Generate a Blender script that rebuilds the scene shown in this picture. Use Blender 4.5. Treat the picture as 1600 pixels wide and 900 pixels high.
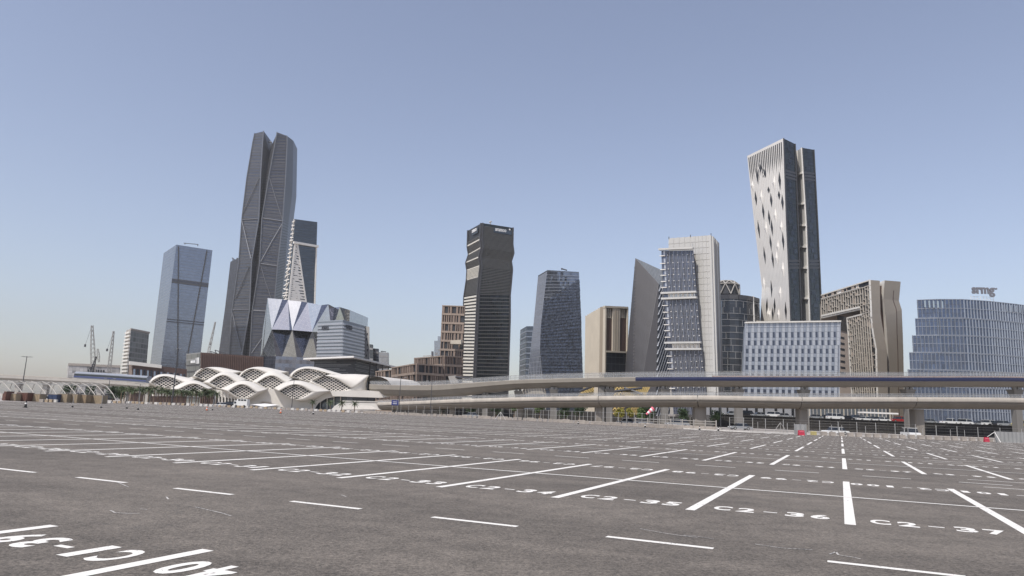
import bpy, math, random
from mathutils import Vector as V, Matrix
random.seed(7)
for o in list(bpy.data.objects): bpy.data.objects.remove(o)
S = bpy.context.scene; C = S.collection
# ------------------------------------------------------------ camera
FPX, PITCH, ROLL, H = 1106.97, 0.174708, 0.0393584, 1.5893
_f = V((0, math.cos(PITCH), math.sin(PITCH))); _r0 = V((1, 0, 0)); _u0 = _r0.cross(_f)
_r = _r0*math.cos(ROLL) + _u0*math.sin(ROLL); _u = -_r0*math.sin(ROLL) + _u0*math.cos(ROLL)
cd = bpy.data.cameras.new('camera'); cam = bpy.data.objects.new('camera', cd); C.objects.link(cam)
cd.sensor_width = 36; cd.lens = FPX/1600*36; cd.clip_end = 30000; cd.clip_start = .05
m = Matrix((_r, _u, -_f)).transposed().to_4x4(); m.translation = V((0, 0, H)); cam.matrix_world = m
S.camera = cam
# ------------------------------------------------------------ sky, sun, exposure
SUN_AZ = math.atan2(-0.60, -0.80); SUN_EL = math.radians(55)
w = bpy.data.worlds.new('World'); S.world = w; w.use_nodes = True
nt = w.node_tree; bg = nt.nodes['Background']
sky = nt.nodes.new('ShaderNodeTexSky'); sky.sky_type = 'NISHITA'; sky.sun_disc = False
sky.sun_elevation = SUN_EL; sky.sun_rotation = SUN_AZ
sky.altitude = 0; sky.air_density = 1.15; sky.dust_density = 1.15; sky.ozone_density = 4.0
hs = nt.nodes.new('ShaderNodeHueSaturation'); hs.inputs['Saturation'].default_value = .77; hs.inputs['Value'].default_value = 1.0
tint = nt.nodes.new('ShaderNodeVectorMath'); tint.operation = 'MULTIPLY'; tint.inputs[1].default_value = (1.055, .982, .995)   # white balance of the whole sky
nt.links.new(sky.outputs[0], hs.inputs['Color']); nt.links.new(hs.outputs[0], tint.inputs[0]); nt.links.new(tint.outputs[0], bg.inputs[0]); bg.inputs[1].default_value = .155
sd = bpy.data.lights.new('sun', 'SUN'); sd.energy = 4.0; sd.angle = math.radians(.5); sd.color = (1, .95, .88)
so = bpy.data.objects.new('sun', sd); C.objects.link(so)
sdir = V((math.sin(SUN_AZ)*math.cos(SUN_EL), math.cos(SUN_AZ)*math.cos(SUN_EL), math.sin(SUN_EL)))
so.rotation_euler = sdir.to_track_quat('Z', 'Y').to_euler(); so.location = (0, 0, 500)
S.view_settings.view_transform = 'Standard'; S.view_settings.look = 'None'; S.view_settings.exposure = 0; S.view_settings.gamma = 1
S.render.engine = 'CYCLES'
# ------------------------------------------------------------ geometry of the view (where the surveyed corners stand)
def W(px, py, Y):
    d = _f*FPX + _r*(px-800) + _u*(450-py)
    t = Y/d.y
    return V((d.x*t, Y, H + d.z*t))
def G(px, py, z=0.0):
    d = _f*FPX + _r*(px-800) + _u*(450-py)
    t = (z-H)/d.z
    return V((d.x*t, d.y*t, z))
def PR(p):
    q = p - V((0, 0, H)); z = q.dot(_f)
    return 800 + FPX*q.dot(_r)/z, 450 - FPX*q.dot(_u)/z
# ------------------------------------------------------------ materials
MT = {}
def nodes(name):
    m = bpy.data.materials.new(name); m.use_nodes = True; MT[name] = m
    return m, m.node_tree, m.node_tree.nodes['Principled BSDF']
def N(t, kind, **kw):
    n = t.nodes.new(kind)
    for k, v in kw.items():
        if k in ('operation', 'blend_type', 'data_type', 'feature', 'noise_dimensions'): setattr(n, k, v)
        else: n.inputs[k if not k.isdigit() else int(k)].default_value = v
    return n
def math_(t, op, a, b=None, c=None):
    n = t.nodes.new('ShaderNodeMath'); n.operation = op
    for i, x in enumerate((a, b, c)):
        if x is None: continue
        if isinstance(x, (int, float)): n.inputs[i].default_value = x
        else: t.links.new(x, n.inputs[i])
    return n.outputs[0]
def mixc(t, fac, a, b):
    n = t.nodes.new('ShaderNodeMix'); n.data_type = 'RGBA'
    for s, x in ((n.inputs[0], fac), (n.inputs[6], a), (n.inputs[7], b)):
        if isinstance(x, (int, float)): s.default_value = x
        elif isinstance(x, tuple): s.default_value = x if len(x) == 4 else (*x, 1)
        else: t.links.new(x, s)
    return n.outputs[2]
def plain(name, col, rough=.7, metal=0, var=.12, scale=.6, bump=0, bscale=8, streak=False):
    m, t, b = nodes(name)
    tc = t.nodes.new('ShaderNodeTexCoord'); mp = t.nodes.new('ShaderNodeMapping')
    t.links.new(tc.outputs['Object'], mp.inputs[0])
    if streak: mp.inputs['Scale'].default_value = (1, 1, .08)
    n1 = N(t, 'ShaderNodeTexNoise', Scale=scale, Detail=6.0, Roughness=.62); t.links.new(mp.outputs[0], n1.inputs['Vector'])
    lo = tuple(c*(1-var) for c in col); hi = tuple(min(1, c*(1+var)) for c in col)
    f = math_(t, 'MULTIPLY_ADD', n1.outputs[0], 2.2, -.6)
    fn = t.nodes.new('ShaderNodeClamp'); t.links.new(f, fn.inputs[0])
    t.links.new(mixc(t, fn.outputs[0], lo, hi), b.inputs['Base Color'])
    b.inputs['Roughness'].default_value = rough; b.inputs['Metallic'].default_value = metal
    if bump:
        n2 = N(t, 'ShaderNodeTexNoise', Scale=float(bscale), Detail=4.0); t.links.new(tc.outputs['Object'], n2.inputs['Vector'])
        bp = N(t, 'ShaderNodeBump', Strength=bump); t.links.new(n2.outputs[0], bp.inputs['Height']); t.links.new(bp.outputs[0], b.inputs['Normal'])
    return m
def facade(name, glass, frame, cw, ch, lw=.08, lh=.12, rough=.12, metal=.85, var=.25, wob=.02, spandrel=None, sh=.3, spec=.5):
    """curtain wall: cells in metres on the UVs, every pane with its own tint and tilt"""
    m, t, b = nodes(name)
    uv = t.nodes.new('ShaderNodeUVMap'); sp = t.nodes.new('ShaderNodeSeparateXYZ'); t.links.new(uv.outputs[0], sp.inputs[0])
    x = math_(t, 'DIVIDE', sp.outputs[0], cw); y = math_(t, 'DIVIDE', sp.outputs[1], ch)
    fx = math_(t, 'FRACT', x); fy = math_(t, 'FRACT', y)
    cb = t.nodes.new('ShaderNodeCombineXYZ'); t.links.new(math_(t, 'FLOOR', x), cb.inputs[0]); t.links.new(math_(t, 'FLOOR', y), cb.inputs[1])
    wn = t.nodes.new('ShaderNodeTexWhiteNoise'); wn.noise_dimensions = '3D'; t.links.new(cb.outputs[0], wn.inputs[0])
    big = N(t, 'ShaderNodeTexNoise', Scale=.035, Detail=3.0); t.links.new(uv.outputs[0], big.inputs['Vector'])
    v = math_(t, 'ADD', math_(t, 'MULTIPLY', wn.outputs[0], .7), math_(t, 'MULTIPLY', big.outputs[0], .6))
    fn = t.nodes.new('ShaderNodeClamp'); t.links.new(v, fn.inputs[0])
    lo = tuple(c*(1-var) for c in glass); hi = tuple(min(1, c*(1+var)) for c in glass)
    col = mixc(t, fn.outputs[0], lo, hi)
    mt = metal
    if spandrel:
        s = math_(t, 'LESS_THAN', fy, sh); col = mixc(t, s, col, spandrel)
    ln = math_(t, 'MAXIMUM', math_(t, 'LESS_THAN', fx, lw/cw), math_(t, 'LESS_THAN', fy, lh/ch))
    col = mixc(t, ln, col, frame)
    t.links.new(col, b.inputs['Base Color'])
    t.links.new(math_(t, 'MULTIPLY_ADD', ln, -metal*.85, metal), b.inputs['Metallic'])
    t.links.new(math_(t, 'MULTIPLY_ADD', ln, .4, rough), b.inputs['Roughness'])
    if wob:
        ge = t.nodes.new('ShaderNodeNewGeometry')
        a = t.nodes.new('ShaderNodeVectorMath'); a.operation = 'SUBTRACT'; t.links.new(wn.outputs[1], a.inputs[0]); a.inputs[1].default_value = (.5, .5, .5)
        s2 = t.nodes.new('ShaderNodeVectorMath'); s2.operation = 'SCALE'; t.links.new(a.outputs[0], s2.inputs[0]); s2.inputs['Scale'].default_value = wob
        ad = t.nodes.new('ShaderNodeVectorMath'); ad.operation = 'ADD'; t.links.new(ge.outputs['Normal'], ad.inputs[0]); t.links.new(s2.outputs[0], ad.inputs[1])
        no = t.nodes.new('ShaderNodeVectorMath'); no.operation = 'NORMALIZE'; t.links.new(ad.outputs[0], no.inputs[0])
        t.links.new(no.outputs[0], b.inputs['Normal'])
    return m
# ------------------------------------------------------------ mesh builder
class MB:
    def __init__(s): s.v = []; s.f = []; s.uv = []; s.mi = []
    def face(s, pts, uv=None, mi=0):
        i = len(s.v); s.v += [tuple(p) for p in pts]; s.f.append(tuple(range(i, i+len(pts))))
        if uv is None:
            a = V(pts[0]); e = (V(pts[1])-a)
            e = e.normalized() if e.length > 1e-9 else V((1, 0, 0))
            n = V((0, 0, 0))
            for k in range(1, len(pts)-1): n += (V(pts[k])-a).cross(V(pts[k+1])-a)
            n = n.normalized() if n.length > 1e-12 else V((0, 0, 1)); g = n.cross(e)
            uv = [((V(p)-a).dot(e), (V(p)-a).dot(g)) for p in pts]
        s.uv += [tuple(q) for q in uv]; s.mi.append(mi)
    def hexa(s, b, t, mi=0):            # b, t: 4 bottom and 4 top corners (ccw seen from above)
        s.face([b[3], b[2], b[1], b[0]], mi=mi); s.face(t, mi=mi)
        for i in range(4):
            j = (i+1) % 4; s.face([b[i], b[j], t[j], t[i]], mi=mi)
    def box(s, c, sz, rz=0, mi=0):
        c = V(c); x, y, z = sz[0]/2, sz[1]/2, sz[2]/2; R = Matrix.Rotation(rz, 3, 'Z')
        P = lambda a, b_, g: c + R @ V((a*x, b_*y, g*z))
        s.hexa([P(-1, -1, -1), P(1, -1, -1), P(1, 1, -1), P(-1, 1, -1)], [P(-1, -1, 1), P(1, -1, 1), P(1, 1, 1), P(-1, 1, 1)], mi)
    def tube(s, p, q, r, n=6, r2=None, mi=0, cap=True):
        p = V(p); q = V(q); d = (q-p)
        if d.length < 1e-6: return
        d.normalize(); a = d.orthogonal().normalized(); b = d.cross(a); r2 = r if r2 is None else r2
        A = [p + (a*math.cos(6.28318*k/n)+b*math.sin(6.28318*k/n))*r for k in range(n)]
        B = [q + (a*math.cos(6.28318*k/n)+b*math.sin(6.28318*k/n))*r2 for k in range(n)]
        for k in range(n): s.face([A[k], A[(k+1) % n], B[(k+1) % n], B[k]], mi=mi)
        if cap: s.face(A[::-1], mi=mi); s.face(B, mi=mi)
    def prism(s, poly, z0, z1, mi=0):
        n = len(poly); B = [V((p[0], p[1], z0)) for p in poly]; T = [V((p[0], p[1], z1)) for p in poly]
        area = sum(poly[i][0]*poly[(i+1) % n][1]-poly[(i+1) % n][0]*poly[i][1] for i in range(n))
        if area < 0: B.reverse(); T.reverse()
        s.face(B[::-1], mi=mi); s.face(T, mi=mi)
        for i in range(n): s.face([B[i], B[(i+1) % n], T[(i+1) % n], T[i]], mi=mi)
    def grid(s, rows, mi=0, closed=False):
        """rows of points lofted; vertices shared"""
        i0 = len(s.v); n = len(rows[0])
        for r in rows: s.v += [tuple(p) for p in r]
        for a in range(len(rows)-1):
            for b in range(n if closed else n-1):
                c = (b+1) % n
                s.f.append((i0+a*n+b, i0+a*n+c, i0+(a+1)*n+c, i0+(a+1)*n+b)); s.uv += [(b, a), (b+1, a), (b+1, a+1), (b, a+1)]; s.mi.append(mi)
    def build(s, name, mats, parent=None, smooth=False, stuff=False, **props):
        if not s.v: return None
        off = parent_loc(parent)
        me = bpy.data.meshes.new(name)
        me.from_pydata([(a-off.x, b-off.y, c-off.z) for a, b, c in s.v], [], s.f)
        if isinstance(mats, (str, bpy.types.Material)): mats = [mats]
        for k in mats: me.materials.append(MT[k] if isinstance(k, str) else k)
        ul = me.uv_layers.new(name='UVMap'); ul.data.foreach_set('uv', [x for q in s.uv for x in q])
        me.polygons.foreach_set('material_index', s.mi)
        if smooth: me.polygons.foreach_set('use_smooth', [True]*len(s.f))
        me.update()
        o = bpy.data.objects.new(name, me); C.objects.link(o)
        if parent: o.parent = parent
        if stuff: o['kind'] = 'stuff'
        for k, v_ in props.items(): o[k] = v_
        return o
def parent_loc(p):
    off = V((0, 0, 0))
    while p: off += p.location; p = p.parent
    return off
def thing(name, label, cat, loc=(0, 0, 0), group=None):
    o = bpy.data.objects.new(name, None); C.objects.link(o); o.location = V(loc); o.empty_display_size = 1
    o['label'] = label; o['category'] = cat
    if group: o['group'] = group
    return o
def dup(root, loc, rz=0.0, sc=1.0, label=None, group=None, swap=None):
    r = root.copy(); C.objects.link(r); r.location = loc; r.rotation_euler = (0, 0, rz); r.scale = (sc, sc, sc)
    if label: r['label'] = label
    if group: r['group'] = group
    for ch in list(root.children):
        c = ch.copy(); C.objects.link(c); c.parent = r
        if swap and ch.name.split('.')[0] in swap:
            c.data = ch.data.copy(); c.data.materials[0] = MT[swap[ch.name.split('.')[0]]]
        for g in ch.children:
            d = g.copy(); C.objects.link(d); d.parent = c
    return r
# a wall face between two edges (polylines bottom -> top)
class Face:
    def __init__(s, L, R):
        s.L = [V(p) for p in L]; s.R = [V(p) for p in R]
        s.n = len(s.L)
        d = [0]
        for i in range(s.n-1): d.append(d[-1] + ((s.L[i+1]-s.L[i]).length + (s.R[i+1]-s.R[i]).length)/2)
        s.h = d[-1]; s.t = [x/s.h for x in d]; s.w = ((s.R[0]-s.L[0]).length + (s.R[-1]-s.L[-1]).length)/2
    def raw(s, u, v):
        i = 0
        while i < s.n-2 and v > s.t[i+1]: i += 1
        k = (v-s.t[i])/(s.t[i+1]-s.t[i])
        a = s.L[i].lerp(s.L[i+1], k); b = s.R[i].lerp(s.R[i+1], k)
        return a.lerp(b, u), i
    def nrm(s, i):
        n = (s.R[i]-s.L[i] + s.R[i+1]-s.L[i+1]).cross((s.L[i+1]-s.L[i])+(s.R[i+1]-s.R[i])).normalized()
        return n
    def p(s, u, v, d=0.0):
        q, i = s.raw(u, v)
        return q + s.nrm(i)*d if d else q
    def quad(s, mb, u0, u1, v0, v1, d=0.0, mi=0):
        mb.face([s.p(u0, v0, d), s.p(u1, v0, d), s.p(u1, v1, d), s.p(u0, v1, d)], [(u0*s.w, v0*s.h), (u1*s.w, v0*s.h), (u1*s.w, v1*s.h), (u0*s.w, v1*s.h)], mi)
    def sheet(s, mb, d=0.0, mi=0, nu=8):
        for i in range(s.n-1):
            n = s.nrm(i)*d; m_ = 8 if s.n < 4 else 4
            for j in range(m_):
                a, b = j/m_, (j+1)/m_; La, Lb = s.L[i].lerp(s.L[i+1], a), s.L[i].lerp(s.L[i+1], b); Ra, Rb = s.R[i].lerp(s.R[i+1], a), s.R[i].lerp(s.R[i+1], b)
                ta, tb = (s.t[i]+(s.t[i+1]-s.t[i])*a)*s.h, (s.t[i]+(s.t[i+1]-s.t[i])*b)*s.h
                for k in range(nu):
                    u0, u1 = k/nu, (k+1)/nu
                    mb.face([La.lerp(Ra, u0)+n, La.lerp(Ra, u1)+n, Lb.lerp(Rb, u1)+n, Lb.lerp(Rb, u0)+n], [(u0*s.w, ta), (u1*s.w, ta), (u1*s.w, tb), (u0*s.w, tb)], mi)
    def slab(s, mb, u0, u1, v0, v1, d0=-.05, d1=.2, mi=0):
        A = [s.p(u0, v0, d0), s.p(u1, v0, d0), s.p(u1, v1, d0), s.p(u0, v1, d0)]
        B = [s.p(u0, v0, d1), s.p(u1, v0, d1), s.p(u1, v1, d1), s.p(u0, v1, d1)]
        mb.face(B, [(u0*s.w, v0*s.h), (u1*s.w, v0*s.h), (u1*s.w, v1*s.h), (u0*s.w, v1*s.h)], mi)
        for i in range(4):
            j = (i+1) % 4; mb.face([A[i], A[j], B[j], B[i]], mi=mi)
    def bar(s, mb, a, b, wd, d1=.5, d0=-.1, mi=0):      # bar between two uv points, wd metres wide
        if s.n > 2:
            lo, hi = (a, b) if a[1] < b[1] else (b, a); br = [q for q in s.t if lo[1]+1e-4 < q < hi[1]-1e-4]
            if br:
                ps = [lo] + [(lo[0]+(hi[0]-lo[0])*(q-lo[1])/(hi[1]-lo[1]), q) for q in br] + [hi]
                for x, y in zip(ps, ps[1:]): s.bar(mb, (x[0], x[1]+1e-5), (y[0], y[1]-1e-5), wd, d1, d0, mi)
                return
        pa = s.p(*a); pb = s.p(*b); i = s.raw((a[0]+b[0])/2, (a[1]+b[1])/2)[1]; n = s.nrm(i)
        sd_ = (pb-pa).normalized().cross(n)*wd/2
        A = [pa-sd_, pb-sd_, pb+sd_, pa+sd_]
        mb.hexa([q+n*d0 for q in A], [q+n*d1 for q in A], mi)
    def at(s, px, py):                                   # surface point seen at a surveyed pixel
        u, v = .5, .5
        for _ in range(25):
            x, y = PR(s.p(u, v)); e = 1e-3
            xu, yu = PR(s.p(u+e, v)); xv, yv = PR(s.p(u, v+e if v < 1-e else v-e)); sg = 1 if v < 1-e else -1
            a, b_, c, d = (xu-x)/e, (xv-x)/e*sg, (yu-y)/e, (yv-y)/e*sg
            D = a*d-b_*c
            if abs(D) < 1e-9: break
            du = ((px-x)*d - b_*(py-y))/D; dv = (a*(py-y) - c*(px-x))/D
            u += max(-.5, min(.5, du)); v += max(-.5, min(.5, dv)); v = max(-.2, min(1.2, v))
        return u, v
    def mat(s, u0, u1, v0, v1, d0, d1):                  # object matrix taking the unit slab onto this cell
        o = s.p(u0, v0, d0); ex = s.p(u1, v0, d0)-o; ey = s.p(u0, v1, d0)-o
        ez = s.nrm(s.raw((u0+u1)/2, (v0+v1)/2)[1])*(d1-d0)
        M_ = Matrix((ex, ey, ez)).transposed().to_4x4(); M_.translation = o
        return M_
def edge(Y, *px, z0=0.0, Yb=None):
    """vertical or leaning building edge: surveyed pixels from top to bottom at depth Y (Yb at the lowest), run down to the ground"""
    n = len(px); pts = []
    for i, q in enumerate(px):
        y = Y if Yb is None else Y + (Yb-Y)*i/(n-1)
        pts.append(W(q[0], q[1], y))
    a, b = pts[-2], pts[-1]
    k = (z0-b.z)/(b.z-a.z); g = b + (b-a)*k
    pts[-1] = g
    return pts[::-1]
def shell(mb, cols, mi=0, roof=1, skip=()):
    """walls between consecutive edges (all round) and a roof"""
    n = len(cols)
    for i in range(n):
        if i in skip: continue
        Face(cols[i], cols[(i+1) % n]).sheet(mb, mi=mi)
    mb.face([c[-1] for c in cols], mi=roof)
def unit_slab(mat, name='slab'):
    me = bpy.data.meshes.new(name)
    me.from_pydata([(0, 0, 0), (1, 0, 0), (1, 1, 0), (0, 1, 0), (0, 0, 1), (1, 0, 1), (1, 1, 1), (0, 1, 1)], [],
                   [(4, 5, 6, 7), (0, 1, 5, 4), (1, 2, 6, 5), (2, 3, 7, 6), (3, 0, 4, 7)])
    ul = me.uv_layers.new(name='UVMap'); me.materials.append(MT[mat]); me.update()
    return me
def place(me, name, M_, parent, **props):
    o = bpy.data.objects.new(name, me); C.objects.link(o); o.parent = parent
    M2 = M_.copy(); M2.translation = M_.translation - parent_loc(parent); o.matrix_basis = M2
    for k, v_ in props.items(): o[k] = v_
    return o
def base_of(*cols):
    q = sum((c[0] for c in cols), V((0, 0, 0)))/len(cols); return V((q.x, q.y, 0))
def text_mesh(txt, offset=0.0, res=3, extrude=0.0):
    cu = bpy.data.curves.new('lettering', 'FONT'); cu.body = txt; cu.size = 1; cu.offset = offset; cu.resolution_u = res; cu.extrude = extrude
    cu.align_x = 'CENTER'; cu.align_y = 'BOTTOM'
    ob = bpy.data.objects.new('lettering', cu); C.objects.link(ob)
    dg = bpy.context.evaluated_depsgraph_get(); me = bpy.data.meshes.new_from_object(ob.evaluated_get(dg))
    vs = [v.co.copy() for v in me.vertices]; fs = [tuple(p.vertices) for p in me.polygons]
    bpy.data.objects.remove(ob); bpy.data.curves.remove(cu); bpy.data.meshes.remove(me)
    return vs, fs
def text_on(face, txt, u, v, height, mat, parent, name, width=None, offset=.02, d=.3, depth=.25, lean=0):
    vs, fs = text_mesh(txt, offset, 3, .5)
    x0, x1 = min(q.x for q in vs), max(q.x for q in vs); y0, y1 = min(q.y for q in vs), max(q.y for q in vs)
    sy = height/(y1-y0); sx = sy if width is None else width/(x1-x0)
    o = face.p(u, v); i = face.raw(u, v)[1]; n = face.nrm(i); e = (face.p(min(1, u+.05), v)-face.p(u, v)).normalized(); g = n.cross(e)
    mb = MB()
    P = [o + e*((q.x-(x0+x1)/2)*sx) + g*((q.y-y0)*sy) + n*(d+(q.z+.5)*depth) for q in vs]
    for f in fs: mb.face([P[k] for k in f])
    return mb.build(name, mat, parent)
def away(p, d, dx=0.0):                   # the same edge d metres further off, hidden behind the front
    return V((p.x + p.x/max(p.y, 1)*d*.9 + dx, p.y + d, p.z))
# ------------------------------------------------------------ plain materials
def asphalt(name, c, warm):
    m, t, b = nodes(name)
    tc = t.nodes.new('ShaderNodeTexCoord')
    rot = t.nodes.new('ShaderNodeMapping'); rot.inputs['Rotation'].default_value = (0, 0, .434); t.links.new(tc.outputs['Object'], rot.inputs[0])
    st = t.nodes.new('ShaderNodeMapping'); st.inputs['Scale'].default_value = (.06, .55, 1); t.links.new(rot.outputs[0], st.inputs[0])
    a = N(t, 'ShaderNodeTexNoise', Scale=16.0, Detail=8.0, Roughness=.88); t.links.new(tc.outputs['Object'], a.inputs['Vector'])
    vo = N(t, 'ShaderNodeTexVoronoi', Scale=42.0); t.links.new(tc.outputs['Object'], vo.inputs['Vector'])
    md = N(t, 'ShaderNodeTexNoise', Scale=2.2, Detail=6.0, Roughness=.65); t.links.new(tc.outputs['Object'], md.inputs['Vector'])
    bgn = N(t, 'ShaderNodeTexNoise', Scale=.22, Detail=5.0, Roughness=.6); t.links.new(tc.outputs['Object'], bgn.inputs['Vector'])
    sn = N(t, 'ShaderNodeTexNoise', Scale=1.0, Detail=5.0, Roughness=.6); t.links.new(st.outputs[0], sn.inputs['Vector'])
    f = math_(t, 'MULTIPLY_ADD', a.outputs[0], 4.2, -1.8)
    f = math_(t, 'ADD', f, math_(t, 'MULTIPLY_ADD', vo.outputs[0], .55, -.12))
    f = math_(t, 'ADD', f, math_(t, 'MULTIPLY_ADD', md.outputs[0], 1.0, -.5))
    cl = t.nodes.new('ShaderNodeClamp'); t.links.new(f, cl.inputs[0])
    col = mixc(t, cl.outputs[0], tuple(x*.42 for x in c), tuple(x*1.6 for x in c))
    g = math_(t, 'ADD', math_(t, 'MULTIPLY_ADD', bgn.outputs[0], .6, -.3), math_(t, 'MULTIPLY_ADD', sn.outputs[0], 1.1, -.55))
    g = math_(t, 'ADD', g, 1.0)
    mul = t.nodes.new('ShaderNodeVectorMath'); mul.operation = 'SCALE'; t.links.new(col, mul.inputs[0]); t.links.new(g, mul.inputs['Scale'])
    dust = math_(t, 'MULTIPLY', math_(t, 'MULTIPLY_ADD', bgn.outputs[0], 2.5, -1.1), .25); dc = t.nodes.new('ShaderNodeClamp'); t.links.new(dust, dc.inputs[0])
    # hairline cracks and short dark oil spots
    cr = N(t, 'ShaderNodeTexVoronoi', Scale=.16); cr.feature = 'DISTANCE_TO_EDGE'
    wv = t.nodes.new('ShaderNodeVectorMath'); wv.operation = 'SCALE'; t.links.new(md.outputs[1], wv.inputs[0]); wv.inputs['Scale'].default_value = 1.3
    wa = t.nodes.new('ShaderNodeVectorMath'); wa.operation = 'ADD'; t.links.new(wv.outputs[0], wa.inputs[0]); t.links.new(tc.outputs['Object'], wa.inputs[1]); t.links.new(wa.outputs[0], cr.inputs['Vector'])
    ck = math_(t, 'MULTIPLY', math_(t, 'LESS_THAN', cr.outputs[0], .0022), math_(t, 'GREATER_THAN', bgn.outputs[0], .50))
    ov = N(t, 'ShaderNodeTexVoronoi', Scale=.45); t.links.new(tc.outputs['Object'], ov.inputs['Vector'])
    od = math_(t, 'LESS_THAN', math_(t, 'ADD', ov.outputs[0], math_(t, 'MULTIPLY', md.outputs[0], .25)), .19)
    c1 = mixc(t, dc.outputs[0], mul.outputs[0], warm)
    t.links.new(mixc(t, math_(t, 'MULTIPLY', math_(t, 'MAXIMUM', od, math_(t, 'MULTIPLY', ck, 2.0)), .25), c1, (.05, .048, .045)), b.inputs['Base Color'])
    b.inputs['Roughness'].default_value = .88
    bp = N(t, 'ShaderNodeBump', Strength=.55, Distance=.012); t.links.new(math_(t, 'ADD', a.outputs[0], vo.outputs[0]), bp.inputs['Height']); t.links.new(bp.outputs[0], b.inputs['Normal'])
asphalt('asphalt', (.138, .119, .099), (.24, .21, .172))
asphalt('road_asphalt', (.10, .095, .09), (.2, .18, .16))
def paint(name, col, wear):
    m, t, b = nodes(name)
    tc = t.nodes.new('ShaderNodeTexCoord')
    a = N(t, 'ShaderNodeTexNoise', Scale=26.0, Detail=5.0, Roughness=.7); t.links.new(tc.outputs['Object'], a.inputs['Vector'])
    c_ = N(t, 'ShaderNodeTexNoise', Scale=1.3, Detail=3.0); t.links.new(tc.outputs['Object'], c_.inputs['Vector'])
    f = math_(t, 'ADD', a.outputs[0], math_(t, 'MULTIPLY', c_.outputs[0], .4))
    s = math_(t, 'GREATER_THAN', f, wear)
    col2 = mixc(t, c_.outputs[0], tuple(x*.84 for x in col), col)
    t.links.new(mixc(t, s, col2, (.2, .19, .18)), b.inputs['Base Color']); b.inputs['Roughness'].default_value = .75
    bp = N(t, 'ShaderNodeBump', Strength=.3, Distance=.004); t.links.new(a.outputs[0], bp.inputs['Height']); t.links.new(bp.outputs[0], b.inputs['Normal'])
paint('road_paint', (.84, .81, .75), .83)
paint('thin_paint', (.55, .52, .48), .72)
plain('sand', (.42, .36, .29), .95, var=.2, scale=.05)
plain('paving', (.34, .31, .28), .9, var=.15, scale=.2)
plain('concrete', (.36, .34, .31), .85, var=.12, scale=.4, streak=True)
plain('concrete_dark', (.19, .18, .165), .85, var=.18, scale=.4, streak=True)
plain('concrete_wall_shaded', (.040, .037, .034), .9, var=.2, scale=.3, streak=True)  # near-black: the shade beneath the viaduct deck is put into this colour
plain('block_concrete', (.36, .32, .28), .9, var=.25, scale=1.5)
plain('block_white', (.62, .60, .56), .85, var=.2, scale=1.5)
plain('block_yellow', (.45, .38, .16), .85, var=.2, scale=1.5)
plain('cream_shell', (.60, .57, .52), .6, var=.08, scale=.15)
plain('cream_lattice', (.70, .66, .60), .65, var=.08, scale=.3)
plain('dark_void', (.028, .03, .034), .5, var=.3, scale=.3)
plain('dark_metal', (.055, .055, .06), .45, var=.2)
plain('grey_metal', (.26, .26, .26), .5, metal=.3, var=.15)
plain('white_metal', (.72, .70, .67), .45, var=.1)
plain('galvanised', (.42, .41, .39), .45, metal=.5, var=.2)
plain('tan_stone', (.30, .262, .218), .8, var=.06, scale=.12)
plain('tan_cladding', (.27, .225, .17), .7, var=.08, scale=.1, streak=True)
plain('tan_light', (.47, .42, .34), .7, var=.08, scale=.1)
plain('brown_stone', (.205, .155, .125), .8, var=.14, scale=.3)
plain('brown_light', (.36, .30, .25), .8, var=.1, scale=.3)
plain('rust_panel', (.085, .050, .040), .6, var=.25, scale=.8, streak=True)
plain('white_panel', (.74, .712, .665), .8, var=.05, scale=.2)
plain('white_frame', (.70, .67, .61), .6, var=.06, scale=.2)
plain('grey_cladding', (.125, .122, .125), .7, var=.03, scale=.12, streak=True)
plain('grey_cladding_dark', (.082, .08, .086), .5, var=.08, scale=.12, streak=True)
plain('grey_roofing', (.20, .21, .21), .5, var=.15, scale=.2)
plain('panel_concrete', (.50, .49, .465), .7, var=.1, scale=.12, streak=True)
plain('blue_fascia', (.020, .026, .075), .35, var=.12, scale=.2)
plain('louvre_bright', (.62, .59, .52), .5, var=.05)
plain('louvre_grey', (.135, .13, .12), .45, metal=.3, var=.1)
plain('gold_mesh', (.50, .36, .13), .45, metal=.35, var=.15, scale=.4)
plain('fin_metal', (.44, .46, .50), .35, metal=.5, var=.1)
plain('red_plastic', (.42, .03, .055), .4, var=.1)
plain('cone_orange', (.65, .13, .03), .5, var=.1)
plain('black_rubber', (.02, .02, .02), .8, var=.1)
plain('pink_cloth', (.75, .16, .22), .7, var=.1); plain('white_cloth', (.8, .78, .75), .7, var=.05)
plain('car_white', (.72, .72, .70), .25, var=.03); plain('car_silver', (.38, .39, .40), .25, metal=.5, var=.05)
plain('car_black', (.02, .02, .024), .2, var=.1); plain('car_red', (.30, .02, .02), .25, var=.05); plain('car_yellow', (.7, .52, .02), .3, var=.05)
plain('car_glass', (.02, .024, .03), .08, var=.1)
plain('sign_blue', (.02, .03, .16), .4, var=.1)
plain('sign_white', (.75, .75, .74), .5, var=.03); plain('sign_dark', (.05, .055, .07), .5, var=.03)
plain('beige_sheet', (.33, .26, .175), .8, var=.15, scale=.3); plain('container_blue', (.04, .06, .12), .6, var=.15); plain('container_red', (.12, .055, .04), .6, var=.2)
plain('bark', (.16, .115, .08), .95, var=.3, scale=3, bump=.5); plain('palm_leaf', (.062, .085, .034), .7, var=.35, scale=2)
plain('leaf_green', (.075, .12, .03), .7, var=.4, scale=1.5); plain('leaf_yellow', (.22, .20, .03), .7, var=.3, scale=1.5); plain('leaf_dark', (.035, .06, .022), .75, var=.4, scale=1.5)
plain('train_white', (.26, .28, .32), .3, var=.05); plain('train_blue', (.03, .05, .17), .3, var=.05)
plain('balustrade_glass', (.42, .43, .44), .15, var=.08, scale=.3); 
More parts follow.
